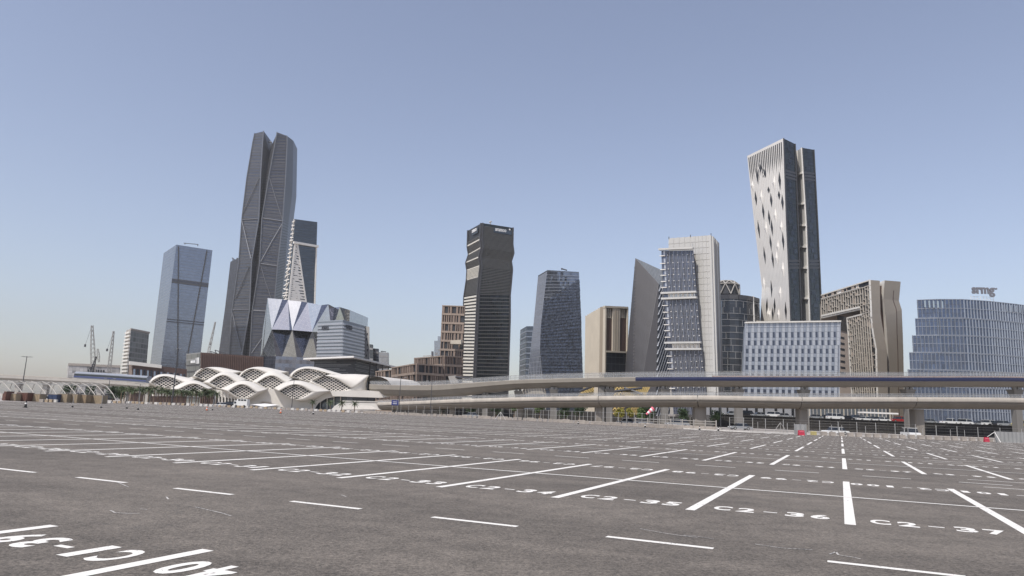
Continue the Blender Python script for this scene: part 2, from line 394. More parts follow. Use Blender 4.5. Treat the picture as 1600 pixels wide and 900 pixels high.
_b = MT['balustrade_glass'].node_tree.nodes['Principled BSDF']; _b.inputs['Alpha'].default_value = .45
# ------------------------------------------------------------ ground
def setting(mb, name, mat, **k):
    o = mb.build(name, mat, **k); o['kind'] = 'structure'; return o
mb = MB(); mb.face([(-4000, -4000, -.30), (4000, -4000, -.30), (4000, 4000, -.30), (-4000, 4000, -.30)]); setting(mb, 'ground', 'sand')
mb = MB(); mb.face([(-420, 120, -.02), (420, 120, -.02), (560, 560, -.02), (-560, 560, -.02)]); setting(mb, 'paving', 'paving')
EDGE = [(-84, -60), (-90, 95), (-98.7, 140), (-118, 225), (-77, 223), (-33, 196), (1.3, 174), (24.8, 137), (39.5, 117), (62, 118), (87, 122), (150, 132), (160, -60)]
mb = MB(); mb.prism(EDGE, -.28, 0.0); lot = setting(mb, 'parking_lot', 'asphalt')
mb = MB()
for a, b in zip(EDGE[6:10], EDGE[7:11]):
    a, b = V((*a, 0)), V((*b, 0)); d = (b-a).normalized(); n = V((-d.y, d.x, 0)); q = [a+n*.02, b+n*.02, b+n*.32, a+n*.32]; mb.hexa([x+V((0, 0, -.28)) for x in q], [x+V((0, 0, .14)) for x in q])
setting(mb, 'kerb', 'block_white')
def inlot(x, y):
    c = False; n = len(EDGE)
    for i in range(n):
        a, b = EDGE[i], EDGE[(i+1) % n]
        if (a[1] > y) != (b[1] > y) and x < (b[0]-a[0])*(y-a[1])/(b[1]-a[1]) + a[0]: c = not c
    return c
YAW, X0, Y0, WB, LB, PB = -.434447, 5.7036, 12.0940, 2.6, 10.0934, 16.7432
ev = V((math.cos(YAW), math.sin(YAW), 0)); nv = V((-math.sin(YAW), math.cos(YAW), 0))
def LP(u, v, z=.004): return V((X0, Y0, z)) + ev*(u*WB) + nv*v
def seen(p, mg=3): return p.y > 1.5 and abs(p.x) < .80*p.y+mg and inlot(p.x, p.y)
lines = []; nums = []; dashes = []; mids = []
rowdef = [(-1, -PB-.73+0.0, .55)] + [(k, k*PB, 0) for k in range(0, 14)]
for k, v0, uo in rowdef:
    for i in range(-95, 60):
        u = i+uo
        a = LP(u, v0); b = LP(u, v0+LB)
        if seen(b) or seen(a):
            if inlot(a.x, a.y) and inlot(b.x, b.y): lines.append((b.length, u, v0, v0+LB))
        c = LP(u+.5, v0)
        for side, v in ((0, v0+.42), (1, v0+LB-.42)):
            q = LP(u+.5, v)
            if seen(q, 1) and inlot(*LP(u, v0+LB)[:2]) and inlot(*LP(u, v0)[:2]):
                num = (37+i if side == 0 else 100+i) if k >= 0 else (42+i+1)
                if k < 0 and side == 0: continue
                if num < 1: num += 126
                nums.append((q.length, u+.5, v, side, 'C%d-%02d' % (k+2, num)))
        if seen(LP(u+.5, v0+LB/2)) and inlot(*LP(u, v0+LB)[:2]) and inlot(*LP(u, v0)[:2]): mids.append((u, v0+LB/2))
        dv = v0-3.35 if k != 0 else -3.73
        ud = (i*1.045 - .155 + (k*.35 if k > 0 else 0)) if k != 0 else (i*1.047 - .11)
        if seen(LP(ud, dv)) and inlot(*LP(ud+.55, dv)[:2]) and k >= 0: dashes.append((LP(ud, dv).length, ud, ud+.54, dv))
LW = .17
def stripe(mb, u0, v0, u1, v1, wd, z=.004):
    a, b = LP(u0, v0, z), LP(u1, v1, z); s_ = (b-a).normalized().cross(V((0, 0, 1)))*wd/2
    mb.face([a+s_, b+s_, b-s_, a-s_])
lines.sort(); far = MB()
for j, (d, u, a, b) in enumerate(lines):
    if j < 200: m_ = MB(); stripe(m_, u, a, u, b, LW); m_.build('bay_line', 'road_paint', lot)
    else: stripe(far, u, a, u, b, LW)
far.build('bay_line', 'road_paint', lot, stuff=True)
far = MB(); mids.sort(key=lambda q: LP(*q).length)
for rv in sorted(set(q[1] for q in mids)):
    us = sorted(q[0] for q in mids if q[1] == rv)
    run = [us[0]]
    segs = []
    for a in us[1:]:
        if a-run[-1] > 1.01: segs.append((run[0], run[-1]+1)); run = [a]
        else: run.append(a)
    segs.append((run[0], run[-1]+1))
    for a, b in segs:
        m_ = MB()
        stripe(m_, a, rv, b, rv, .14, .008); m_.build('row_divider', 'road_paint', lot)
dashes.sort(); far = MB()
for j, (d, a, b, v) in enumerate(dashes):
    if j < 150: m_ = MB(); stripe(m_, a, v, b, v, .125); m_.build('lane_dash', 'road_paint', lot)
    else: stripe(far, a, v, b, v, .13)
far.build('lane_dash', 'road_paint', lot, stuff=True)
for (u0, u1, v) in ((1.4, 3.1, 11.82), (1.42, 3.4, 15.12), (1.36, 2.52, 28.3), (1.06, 2.1, 30.0), (2.14, 4.2, 31.9)):
    m_ = MB(); stripe(m_, u0, v, u1, v, .11, .006); m_.build('lane_line', 'road_paint', lot)
GL = {}
for ch in 'C0123456789-':
    for res in (4, 1):
        vs, fs = text_mesh(ch, (.035 if res == 4 else .06) if ch != '-' else .0, res)
        x0, x1 = min(q.x for q in vs), max(q.x for q in vs); y0, y1 = min(q.y for q in vs), max(q.y for q in vs)
        GL[ch, res] = ([((q.x-x0)/(x1-x0)-.5, (q.y-y0)/(y1-y0)) for q in vs], fs)
def bay_text(mb, txt, u, v, side, res, lw=.31, hh=.62):
    adv = .415; n = len(txt); wd = adv*(n-1)
    sg = -1 if side else 1
    z = .004
    for i, ch in enumerate(txt):
        cx = (i*adv-wd/2)
        vs, fs = GL[ch, res]
        i0 = len(mb.v)
        for x, y in vs:
            if ch == '-': x, y = x*.75, .44+y*.14
            if ch == '1': x *= .55
            p = LP(u+sg*(cx+x*lw)/WB, v + sg*(y*hh), z)
            mb.v.append(tuple(p))
        for f in fs: mb.f.append(tuple(i0+q for q in f)); mb.uv += [(0, 0)]*len(f); mb.mi.append(0)
nums.sort(); far = MB()
for j, (d, u, v, side, txt) in enumerate(nums):
    if j < 230: m_ = MB(); bay_text(m_, txt, u, v, side, 4 if d < 30 else 1); m_.build('bay_number', 'road_paint', lot)
    else: bay_text(far, txt, u, v, side, 1)
far.build('bay_number', 'road_paint', lot, stuff=True)
# chalk squiggles and scuffs left on the asphalt
for pts in ([(305, 792), (325, 796.5), (345, 801), (361, 806)], [(172, 797), (180, 801), (200, 802), (219, 802)], [(182, 753), (192, 757), (201, 761)],
            [(219, 795), (230, 796)], [(1296, 866), (1306, 862), (1310, 867), (1330, 870), (1345, 873)], [(1000, 826), (1045, 834), (1090, 840)],
            [(1068, 836), (1090, 838), (1115, 842)], [(260, 776), (263, 780)], [(1180, 850), (1220, 856), (1270, 859)], [(533, 773), (541, 776)]):
    m_ = MB()
    for a, b in zip(pts, pts[1:]):
        p, q = G(*a, .005), G(*b, .005); s_ = (q-p).normalized().cross(V((0, 0, 1)))*.014
        m_.face([p+s_, q+s_, q-s_, p-s_])
    m_.build('chalk_mark', 'thin_paint', lot)
facade('glass_slate_side', (.045, .047, .055), (.05, .05, .055), 2.0, 4.2, .15, .9, metal=.5, var=.25, wob=.03, rough=.4)  # darker copy of the tower glass, the side's dim reflection put into the colour
plain('brown_band', (.26, .205, .165), .8, var=.1, scale=.3)
# ------------------------------------------------------------ towers
facade('glass_pale', (.33, .35, .39), (.2, .21, .24), 1.6, 4.1, .12, .35, metal=.9, var=.10, wob=.012)
facade('glass_pale_blue', (.235, .26, .32), (.15, .17, .21), 1.6, 4.1, .12, .5, metal=.9, var=.12, wob=.015)
facade('glass_slate', (.075, .08, .10), (.085, .085, .09), 2.0, 4.2, .15, 1.3, metal=.7, var=.2, wob=.03, rough=.3)
facade('glass_slate_dark', (.085, .088, .10), (.07, .07, .075), 2.0, 4.2, .15, .9, metal=.7, var=.25, wob=.03, rough=.3)
facade('glass_dark_grey', (.085, .10, .115), (.05, .055, .06), 1.5, 3.9, .15, .5, metal=.8, var=.25, wob=.03)
facade('glass_green_dark', (.10, .12, .125), (.06, .065, .065), 1.5, 4.0, .12, .1, metal=.85, var=.5, wob=.05)
facade('glass_mirror', (.56, .585, .57), (.48, .5, .49), 3.0, 3.0, .06, .06, metal=.95, var=.05, wob=.006, rough=.06)
facade('glass_mirror_blue', (.42, .425, .44), (.36, .37, .38), 3.0, 3.0, .06, .06, metal=.95, var=.06, wob=.01, rough=.08)
facade('glass_mirror_dark', (.15, .16, .20), (.10, .11, .13), 3.0, 3.0, .10, .10, metal=.9, var=.25, wob=.05, rough=.1)
facade('glass_blue_tower', (.26, .28, .33), (.16, .175, .2), 1.5, 3.9, .1, .5, metal=.85, var=.18, wob=.05)
facade('glass_blue_dark', (.13, .145, .17), (.08, .09, .10), 1.5, 3.9, .3, .5, metal=.75, var=.4, wob=.12, rough=.25)
facade('glass_grid', (.10, .125, .18), (.1, .12, .16), 2.0, 2.0, .05, .05, metal=.7, var=.2, wob=.03, rough=.15)
facade('glass_black', (.035, .04, .05), (.03, .032, .036), 2.6, 4.0, .1, .1, metal=.6, var=.5, wob=.04, rough=.15)
facade('glass_navy', (.04, .045, .055), (.045, .048, .052), 3.4, 4.2, .12, .25, metal=.6, var=.35, wob=.03, rough=.15)
facade('glass_teal', (.022, .028, .030), (.045, .05, .05), 2.1, 3.6, .16, .14, metal=.5, var=.55, wob=.04, rough=.2)
facade('glass_bay', (.10, .115, .16), (.15, .155, .18), 1.1, 1.6, .16, .1, metal=.75, var=.35, wob=.05, rough=.15)
facade('glass_lobby', (.10, .115, .13), (.10, .10, .10), 1.6, 9.0, .12, .1, metal=.5, var=.5, wob=.05, rough=.15)
facade('glass_srmg', (.115, .14, .20), (.07, .08, .11), 1.25, 3.5, .10, .2, metal=.8, var=.22, wob=.04, rough=.15)
facade('louvre_wall', (.20, .225, .25), (.30, .33, .37), 6.0, 1.8, .03, .5, metal=.35, var=.08, wob=.0, rough=.4)

def vline(face, mb, u, wd=.4, d=.3, v0=0.0, v1=1.0):
    face.bar(mb, (u, v0), (u, v1), wd, d)
def four(L, Cn, R_):                      # back edge completing a four-sided tower
    return [L[i]+R_[i]-Cn[i] for i in range(len(Cn))]

# --- pale glass tower on the far left
L = edge(935, (255.8, 395.5), (234.6, 569)); Cc = edge(905, (275.7, 382.2), (251, 572)); R_ = edge(930, (332, 391), (314, 549))
t = thing('glass_tower', 'tall pale blue glass tower standing alone left of the tallest skyscraper', 'tower', base_of(L, Cc, R_))
fl, fr = Face(L, Cc), Face(Cc, R_)
mb = MB(); fl.sheet(mb); mb.build('side_facade', 'glass_pale', t)
mb = MB(); fr.sheet(mb); mb.build('front_facade', 'glass_pale_blue', t)
B_ = four(L, Cc, R_); mb = MB(); Face(R_, B_).sheet(mb); Face(B_, L).sheet(mb); mb.build('rear_facade', 'glass_pale', t)
mb = MB(); mb.face([q[-1] for q in (L, Cc, R_, B_)]); mb.build('roof', 'grey_roofing', t)
for a, b in (((279, 385), (277.5, 573)), ((323.5, 391), (290, 572))):
    mb = MB(); fr.bar(mb, fr.at(*a), fr.at(*b), 1.6, .5); mb.build('crease', 'dark_metal', t)
for y0, y1, y2, y3, mm in ((437, 441.5, 446, 449.5, 'glass_slate'), (499.5, 507, 501, 508.5, 'glass_slate'), (503, 510, 504.5, 511.5, 'glass_slate')):
    a = fr.at(269, y0)[1]; b = fr.at(269, y1 if y1 < y2 else y2)[1]
    v0, v1 = sorted((fr.at(300, y0+2)[1], fr.at(300, y2 if y0 == 437 else y0+3.6)[1]))
    mb = MB(); fr.slab(mb, 0, 1, v0, v1, -.2, .25); mb.build('service_band', mm, t)
mb = MB(); q = fl.at(262, 402)
mb.tube(W(289, 382, 930), W(289, 379.5, 930), .5); mb.tube(W(309, 384.5, 930), W(309, 381.5, 930), .5)
mb.tube(W(287, 379.8, 930), W(310, 382, 930), .45); mb.build('roof_crane', 'dark_metal', t)

# --- the tallest skyscraper: two leaning crystal slabs with pale ribs
ys = [555, 485, 411, 342, 277, 222, 207]
def poly(Y, *px, top=None): return edge(Y, *px)
R0 = edge(1012, (398.2, 208.5), (395.3, 222), (386, 277), (378.2, 341), (373.2, 411), (363, 486), (358.5, 552))
R1 = edge(985, (412.4, 205), (411, 222), (407.7, 277), (405, 342), (393.6, 410), (390.5, 485), (378.5, 555))
VL = edge(995, (412.6, 206), (414, 222), (414.5, 277), (407.3, 342), (400, 411), (392.5, 485), (385, 555))
R2 = edge(985, (433.4, 206.8), (430.5, 222), (420.5, 277), (409.8, 341), (406.2, 411), (394.6, 485), (390.8, 555))
R3 = edge(992, (448.6, 212.4), (449, 222), (446.6, 277), (442, 345), (434, 415), (428, 485), (423, 555))
R4 = edge(1035, (458.4, 220), (458.2, 232), (457, 297), (450.5, 350), (446, 411), (438, 480), (432, 555))
bk0 = [p+V((14, 42, 0)) for p in R0]; bk1 = [p+V((-4, 34, 0)) for p in R4]; bkm = [(a+b)/2 for a, b in zip(bk0, bk1)]
# the valley is cut down at the top
VLb = [p.copy() for p in VL]
VLb[-1] = W(420.5, 236, 1000); VLb[-2] = W(419.5, 246, 998)
t = thing('skyscraper', 'tallest dark glass skyscraper with pale diagonal ribs and a notched twin-horned top', 'tower', base_of(R0, R1, R2, R3, R4))
for nm, a, b, mm in (('crystal_facade', R0, R1, 'glass_slate'), ('valley_facade', R1, VLb, 'glass_slate_dark'), ('valley_facade', VLb, R2, 'glass_slate_dark'), ('crystal_facade', R2, R3, 'glass_slate'), ('side_facade', R3, R4, 'glass_slate_side')):
    mb = MB(); Face(a, b).sheet(mb); mb.build(nm, mm, t)
mb = MB(); Face(bk0, R0).sheet(mb); Face(R4, bk1).sheet(mb); Face(bk1, bk0).sheet(mb); mb.build('rear_facade', 'glass_slate_dark', t)
mb = MB(); mb.face([R0[-1], R1[-1], bk0[-1]]); mb.face([R2[-1], R3[-1], R4[-1], bk1[-1]]); mb.face([R1[-1], VLb[-1], bk0[-1]]); mb.face([VLb[-1], R2[-1], bk1[-1]]); mb.face([VLb[-1], bk1[-1], bk0[-1]])
mb.build('roof', 'grey_cladding_dark', t)
mb = MB(); mb.tube(W(418.5, 222, 1012), W(424.5, 222, 1012), 1.1); mb.tube(W(418.5, 222, 1012), W(421, 234, 1012), .8); mb.tube(W(424.5, 222, 1012), W(421, 234, 1012), .8); mb.build('notch_frame', 'grey_metal', t)
def rib(pts, r=.8, mat='rib_metal'):
    mb = MB()
    for a, b in zip(pts, pts[1:]): mb.tube(a, b, r, 5)
    mb.build('rib', mat, t)
plain('rib_metal', (.20, .205, .22), .4, metal=.5, var=.08)
dv = V((0, -1.2, 0))
for pl in (R1, R2, R3): rib([p+dv for p in pl])
rib([p+dv for p in R0], .6)
fA, fB = Face(R0, R1), Face(R2, R3)
def wrib(face, *px):
    P = []
    for q in px:
        u, v = face.at(*q); P.append(face.p(u, v, 1.0))
    rib(P, .62)
wrib(fA, (406, 278), (379.3, 335)); wrib(fA, (379, 345), (386, 375), (393, 404)); wrib(fA, (390.2, 417), (369.5, 466)); wrib(fA, (364.5, 490), (371, 520), (378, 548))
wrib(fA, (379, 343.6), (404.5, 342)); wrib(fA, (365, 484), (390, 484))
wrib(fB, (421, 277.5), (431, 311), (441.5, 344)); wrib(fB, (441, 350), (425, 377), (407.5, 409)); wrib(fB, (407.5, 415), (415, 440), (423, 464), (427.5, 480))
wrib(fB, (410.5, 341), (441.5, 345.6)); wrib(fB, (407, 412), (434, 416)); wrib(fB, (395.5, 485), (427, 487)); wrib(fB, (412, 525), (393, 552))
# floor ledges of the tower: proud aluminium lines
for F_, nm in ((fA, 'floor_ledge'), (fB, 'floor_ledge')):
    mb = MB()
    for k in range(1, 78):
        v = k/78
        a, i = F_.raw(0, v); b, _ = F_.raw(1, v); n = F_.nrm(i)
        mb.hexa([a, b, b+n*.5, a+n*.5], [q+V((0, 0, .5)) for q in (a, b, b+n*.5, a+n*.5)])
    mb.build(nm, 'grey_cladding', t, stuff=True)
# lower wing on its left
L = edge(1050, (360, 409), (352, 478), (342, 550)); Cc = edge(1040, (374, 402.5), (366, 478), (358, 551))
k_ = thing('office_wing', 'dark stepped slab tower half hidden on the left of the tallest skyscraper', 'tower', base_of(L, Cc))
mb = MB(); bb = [p+V((5, 30, 0)) for p in Cc]; b2 = [p+V((5, 30, 0)) for p in L]
for a, b in ((L, Cc), (Cc, bb), (bb, b2), (b2, L)): Face(a, b).sheet(mb)
mb.build('facade', 'glass_slate_dark', k_); mb = MB(); mb.face([q[-1] for q in (L, Cc, bb, b2)]); mb.build('roof', 'grey_cladding_dark', k_)
mb = MB(); mb.tube(W(364, 408, 1050), W(364, 403, 1050), .8); mb.tube(W(362.5, 403, 1050), W(367, 406, 1050), .7); mb.tube(W(369, 407, 1050), W(371, 403, 1050), .9); mb.build('roof_plant', 'dark_metal', k_)

# --- tower with white web lattice
L = edge(860, (457.5, 342.6), (441, 469)); Cc = edge(845, (461.5, 342.4), (449.5, 470)); R_ = edge(870, (495.8, 347), (492.2, 472))
Lx = edge(845, (466, 381), (478, 470))
t = thing('lattice_tower', 'dark glass tower with a white web lattice just right of the tallest skyscraper', 'tower', base_of(L, Cc, R_))
fl, fr = Face(L, Cc), Face(Cc, R_); B_ = four(L, Cc, R_)
mb = MB(); fl.sheet(mb); mb.build('side_facade', 'glass_dark_grey', t)
mb = MB(); fr.sheet(mb); Face(R_, B_).sheet(mb); Face(B_, L).sheet(mb); mb.build('front_facade', 'glass_dark_grey', t)
mb = MB(); mb.face([q[-1] for q in (L, Cc, R_, B_)]); mb.build('roof', 'grey_roofing', t)
mb = MB(); a, b = fr.at(458, 379), fr.at(496.4, 385.5); fr.bar(mb, a, b, 2.6, 2.5); mb.build('ledge', 'white_panel', t)
rnd = random.Random(3)
mb = MB()                        # web on the side
for k in range(46):
    v = k/46; u = .5*(1+math.sin(k*1.7))
    fl.bar(mb, (0.03, v+.012*rnd.random()), (.97, min(.995, v+.03*rnd.random())), 1.1, .7)
    fl.bar(mb, (.05+.5*rnd.random(), v), (.5+.45*rnd.random(), min(1, v+.03)), .8, .7)
mb.build('lattice', 'white_panel', t)
mb = MB()
def webu(v): # right border of the white web on the front, widening to the bottom
    return 0
pts = [(fr.at(461 - (y-380)*.11, y), fr.at(464.5 + (y-380)*.148, y+1.2)) for y in [380+i*3.0 for i in range(32)]]
for i, ((u0, v0), (u1, v1)) in enumerate(pts):
    wdt = 1.2+.02*i
    fr.bar(mb, (u0, v0), (u1, v1-.004*(i % 3)), wdt, .8)
    if i+1 < len(pts):
        (a0, b0), (a1, b1) = pts[i+1]
        for q in range(1+i//9):
            x = rnd.uniform(.05, .55); y = x+rnd.uniform(.2, .4)
            fr.bar(mb, (u0+(u1-u0)*x, v0+(v1-v0)*x), (a0+(a1-a0)*y, b0+(b1-b0)*y), wdt*.9, .8)
fr.bar(mb, pts[0][0], pts[-1][0], 2.2, 1.0); fr.bar(mb, pts[0][1], pts[-1][1], 1.6, 1.0)
mb.build('lattice', 'white_panel', t)
mb = MB(); vline(fr, mb, .985, 1.5, 1.2, 0, fr.at(493, 386)[1]); mb.build('corner_trim', 'white_panel', t)

# --- crystal building with folded mirror facets
t = thing('crystal_building', 'low building of folded mirror glass triangles below the lattice tower', 'building', W(470, 560, 575)*1)
t.location.z = 0
nd = dict(T0=(418.3, 465.8, 566), T1=(450, 469, 560), T1b=(441, 467.8, 563), T2=(480.5, 472.6, 556), T2b=(471, 471.3, 560), T3=(502.5, 476.8, 552), T4=(513, 475.3, 548), T5=(522.5, 480.2, 556), T6=(530.8, 479.7, 552), T7=(546.7, 484.5, 566),
          M0=(411, 513, 570), M1=(424.7, 514.7, 552), M2=(456.7, 515.8, 550), M3=(487.5, 518.3, 548), M4=(518, 520, 548), M5=(545.5, 522, 566),
          B0=(407, 556.7, 570), B1=(440.8, 556.7, 560), B1l=(431, 556.7, 562), B2=(473, 558.5, 556), B2l=(463.5, 558, 558), B3=(505, 560, 554), B3l=(496, 560, 556), B4=(543, 562, 566))
P = {k: W(*v) for k, v in nd.items()}
P['M1r'] = W(446.5, 514.8, 562); P['M2l'] = W(452.5, 515.6, 552); P['M2r'] = W(478.5, 517, 560); P['M1s'] = W(427.5, 514.6, 553); P['M2s'] = W(459, 516, 551); P['M3s'] = W(490, 518.4, 549)
fac = [('T0 M0 M1', 2), ('T0 M1 T1b', 1), ('T1b M1 T1', 3), ('T1 M1 M2l', 2), ('T1 M2l M2', 3), ('T1 M2 T2b', 1), ('T2b M2 T2', 3), ('T2 M2 M3', 2), ('T2 M3 T3', 1), ('T3 M3 T4', 3), ('T4 M3 M4', 2), ('T4 M4 T5', 3), ('T5 M4 T6', 2), ('T6 M4 M5', 1), ('T6 M5 T7', 2),
       ('M0 B0 M1', 2), ('M1 B0 B1l', 1), ('M1 B1l B1', 3), ('M1 B1 M1r', 2), ('M1r B1 M2', 3), ('M2 B1 B2l', 1), ('M2 B2l B2', 3), ('M2 B2 M2r', 2), ('M2r B2 M3', 3), ('M3 B2 B3l', 1), ('M3 B3l B3', 3), ('M3 B3 M4', 1), ('M4 B3 B4', 2), ('M4 B4 M5', 1), ('M2l M1r M2', 2)]
for s_, k in fac[:-1]:
    pts = [P[q] for q in s_.split()]
    mb = MB(); mb.face(pts); n = (pts[1]-pts[0]).cross(pts[2]-pts[0])
    if n.y > 0: mb.v.reverse()
    mb.build('facet', ['', 'glass_mirror', 'glass_mirror_blue', 'glass_mirror_dark'][k], t)  # three tones of one mirror glass; facet reflections put into the colour
mb = MB()                                                     # lower storey and body behind
bl = ['B0', 'B1l', 'B1', 'B2l', 'B2', 'B3l', 'B3', 'B4']
for a, b in zip(bl, bl[1:]):
    A, B = P[a], P[b]; mb.face([V((A.x, A.y, 0)), V((B.x, B.y, 0)), B, A])
mb.build('lower_facade', 'glass_mirror_dark', t)
mb = MB(); tp = ['T0', 'T1b', 'T1', 'T2b', 'T2', 'T3', 'T4', 'T5', 'T6', 'T7']
bk = [P['T7']+V((6, 45, 0)), P['T0']+V((6, 45, 0))]
mb.face([P[q] for q in tp]+bk); mb.build('roof', 'grey_roofing', t)
mb = MB(); Z = lambda p: V((p.x, p.y, 0))
for a, b in ((P['T7'], bk[0]), (bk[0], bk[1]), (bk[1], P['T0'])): mb.face([Z(a), Z(b), b, a])
mb.build('rear_facade', 'glass_mirror_blue', t)

# --- pale louvred box with KAFD lettering on both faces
L = edge(530, (497, 501.7), (495, 556)); Cc = edge(505, (535.8, 499.7), (535, 556)); R_ = edge(545, (569.5, 509), (569, 557))
t = thing('louvred_building', 'pale blue louvred box building with dark lettering on both faces', 'building', base_of(L, Cc, R_))
fl, fr = Face(L, Cc), Face(Cc, R_); B_ = four(L, Cc, R_)
mb = MB(); shell(mb, [L, Cc, R_, B_]); mb.build('body', ['louvre_wall', 'grey_roofing'], t)
for F_ in (fl, fr):
    for k in range(24):
        z = .02 + k*.04
        if z > .97: break
        mb = MB(); F_.slab(mb, 0, 1, z+.004, z+.024, -.05, .45); mb.build('louvre', 'fin_metal', t)
u, v = fl.at(509, 515.5); text_on(fl, 'KΛFD', u, v, 3.0, 'sign_dark', t, 'sign', 9.2, .03, .5, .4)
u, v = fr.at(544.5, 514.8); text_on(fr, 'KΛFD', u, v, 3.2, 'sign_dark', t, 'sign', 10.5, .03, .5, .4)
# end tower with cut-out screen
L = edge(600, (569.8, 509.5), (569.5, 557)); R_ = edge(590, (577, 510.5), (577.3, 557)); bb = [away(p, 12) for p in R_]; b2 = [away(p, 12) for p in L]
t = thing('screen_tower', 'narrow pale block with a dark geometric cut-out screen beside the lettered box', 'building', base_of(L, R_))
mb = MB(); shell(mb, [L, R_, bb, b2]); mb.build('body', ['panel_concrete', 'panel_concrete'], t); F_ = Face(L, R_)
for k in range(14):
    v = .05+k*.066; w_ = .2 if k % 2 else .28
    mb = MB(); c = F_.p(.5+(.12 if k % 3 else -.12), v, .06); e = (F_.p(1, .5)-F_.p(0, .5)).normalized(); g = V((0, 0, 1)); r = 1.5
    mb.face([c-e*r*.9, c-g*r, c+e*r*.9, c+g*r]); mb.build('cut_out', 'dark_void', t)
for (x0, x1, y0, y1, Y, lb) in ((575, 583, 537.5, 560, 800, 'small grey block seen over the dark canopy, nearest the cut-out screen'), (580.5, 592, 544, 562, 820, 'middle grey block of three seen over the dark canopy roof'), (590.5, 607.5, 550, 566, 860, 'wide grey glazed block rightmost of three above the canopy roof')):
    L = edge(Y, (x0, y0), (x0, y1)); R_ = edge(Y-6, (x1, y0+1), (x1, y1)); bb = [away(p, 22) for p in R_]; b2 = [away(p, 22) for p in L]
    t = thing('office_block', lb, 'building', base_of(L, R_)); mb = MB(); shell(mb, [L, R_, bb, b2]); mb.build('body', ['glass_pale' if Y != 800 else 'glass_dark_grey', 'grey_roofing'], t)
    F_ = Face(L, R_)
    for k in range(1, 12, 2):
        mb = MB(); F_.slab(mb, .02, .98, k/12, k/12+.03, -.1, .4); mb.build('floor_band', 'grey_metal', t)
    if Y == 860: mb = MB(); mb.tube(W(595, 549, Y), W(603, 549.5, Y), .5); mb.tube(W(597, 551, Y), W(597, 548, Y), .4); mb.build('roof_rail', 'dark_metal', t)

# --- dark building under a wide white-edged canopy roof
t = thing('canopy_building', 'dark slatted building under a wide thin white-edged canopy roof', 'building', W(560, 600, 405)); t.location.z = 0
zt = W(553, 556, 385).z
a = W(474, 559, 420); b = W(553, 555.6, 385); c = W(621, 568.5, 470); d_ = a+c-b
for p in (a, b, c, d_): p.z = zt
b.z = zt
mb = MB(); mb.hexa([p-V((0, 0, .9)) for p in (a, b, c, d_)], [a, b, c, d_]); mb.build('canopy_roof', 'white_metal', t)
mb = MB(); ins = [(a*.86+b*.10+d_*.04), (b*.88+a*.06+c*.06), (c*.86+b*.1+d_*.04), d_]
mb.prism([(p.x, p.y) for p in ins], zt-1.6, zt-.92); mb.build('soffit', 'dark_metal', t)
bd = [a.lerp(b, .18).lerp(d_, .06), b.lerp(a, .10).lerp(c, .12), c.lerp(b, .45).lerp(d_, .1), d_]
mb = MB(); mb.prism([(p.x, p.y) for p in bd], 0, zt-1.7); mb.build('body', 'dark_void', t)
for i_, (p, q) in enumerate(((bd[0], bd[1]), (bd[1], bd[2]))):
    F_ = Face([Z(p), V((p.x, p.y, zt-1.7))], [Z(q), V((q.x, q.y, zt-1.7))])
    for k in range(26):
        v = .25+k*.029; u0 = rnd.uniform(0, .1); u1 = rnd.uniform(.55, .98)
        mb = MB(); F_.slab(mb, u0, u1, v, v+.010, -.1, .3); mb.build('slat', 'grey_metal' if k % 3 else 'dark_metal', t)
for k in range(5):
    p = b.lerp(c, .35+k*.15).lerp(d_, .03); mb = MB(); mb.tube((p.x, p.y, 0), (p.x, p.y, zt-.95), .35); mb.build('column', 'dark_metal', t)

# --- far haze-coloured towers behind the brown block
for x0, x1, y0, Y, lb in ((678.5, 685, 532.5, 1300, 'distant pale grey-blue tower seen behind the stepped brown building'), (684, 689.5, 525.5, 1250, 'taller distant pale tower touching the stepped brown building'), (674, 677.5, 549, 1200, 'thin dark spiky tower far behind the stepped brown building')):
    L = edge(Y, (x0, y0), (x0, 556)); R_ = edge(Y, (x1, y0), (x1, 556)); bb = [away(p, 20) for p in R_]; b2 = [away(p, 20) for p in L]
    t = thing('far_tower', lb, 'tower', base_of(L, R_)); mb = MB(); shell(mb, [L, R_, bb, b2]); mb.build('body', ['glass_pale' if Y != 1200 else 'glass_slate', 'grey_roofing'], t)
    for k in range(8): mb = MB(); Face(L, R_).slab(mb, .1, .9, .1+k*.1, .13+k*.1, 0, .6); mb.build('floor_band', 'grey_metal', t)

# --- brown stone building stepping up from low blocks to a tower
t = thing('stone_building', 'brown stone building with rows of tall narrow windows, stepping up to a tower', 'building', W(670, 610, 380)); t.location.z = 0
def stone_block(cols, rows, spc, seed, wm='brown_stone', mat2='brown_band', gnd=True):
    rr = random.Random(seed)
    bb = cols[-1]; ex = [[away(p, 26, -1) for p in cols[-1]], [away(p, 26, 1) for p in cols[0]]]
    mb = MB(); allc = cols+ex
    for i in range(len(allc)): Face(allc[i], allc[(i+1) % len(allc)]).sheet(mb, mi=0)
    mb.face([c[-1] for c in allc]); mb.build('core', 'dark_void', t)
    for a, b in zip(cols, cols[1:]):
        F_ = Face(a, b); hb = .55/F_.h
        for k in range(rows+1):
            v = k/rows; mb = MB(); F_.slab(mb, 0, 1, max(0, v-hb), min(1, v+hb), -.1, .75); mb.build('floor_band', mat2, t)
        mb = MB(); n = max(2, int(F_.w/spc))
        for k in range(rows):
            u = .3/F_.w
            while u < 1:
                wd = rr.choice((.5, .7, .7, 1.3))/F_.w
                if rr.random() < .82: F_.slab(mb, u, min(1, u+wd), k/rows+hb*.9, (k+1)/rows-hb*.9, -.1, .55)
                u += wd + rr.uniform(.75, 1.25)*spc/F_.w*.55
            F_.slab(mb, 0, .5/F_.w, k/rows+hb*.9, (k+1)/rows-hb*.9, -.1, .6)
        mb.build('mullion', wm, t, stuff=True)
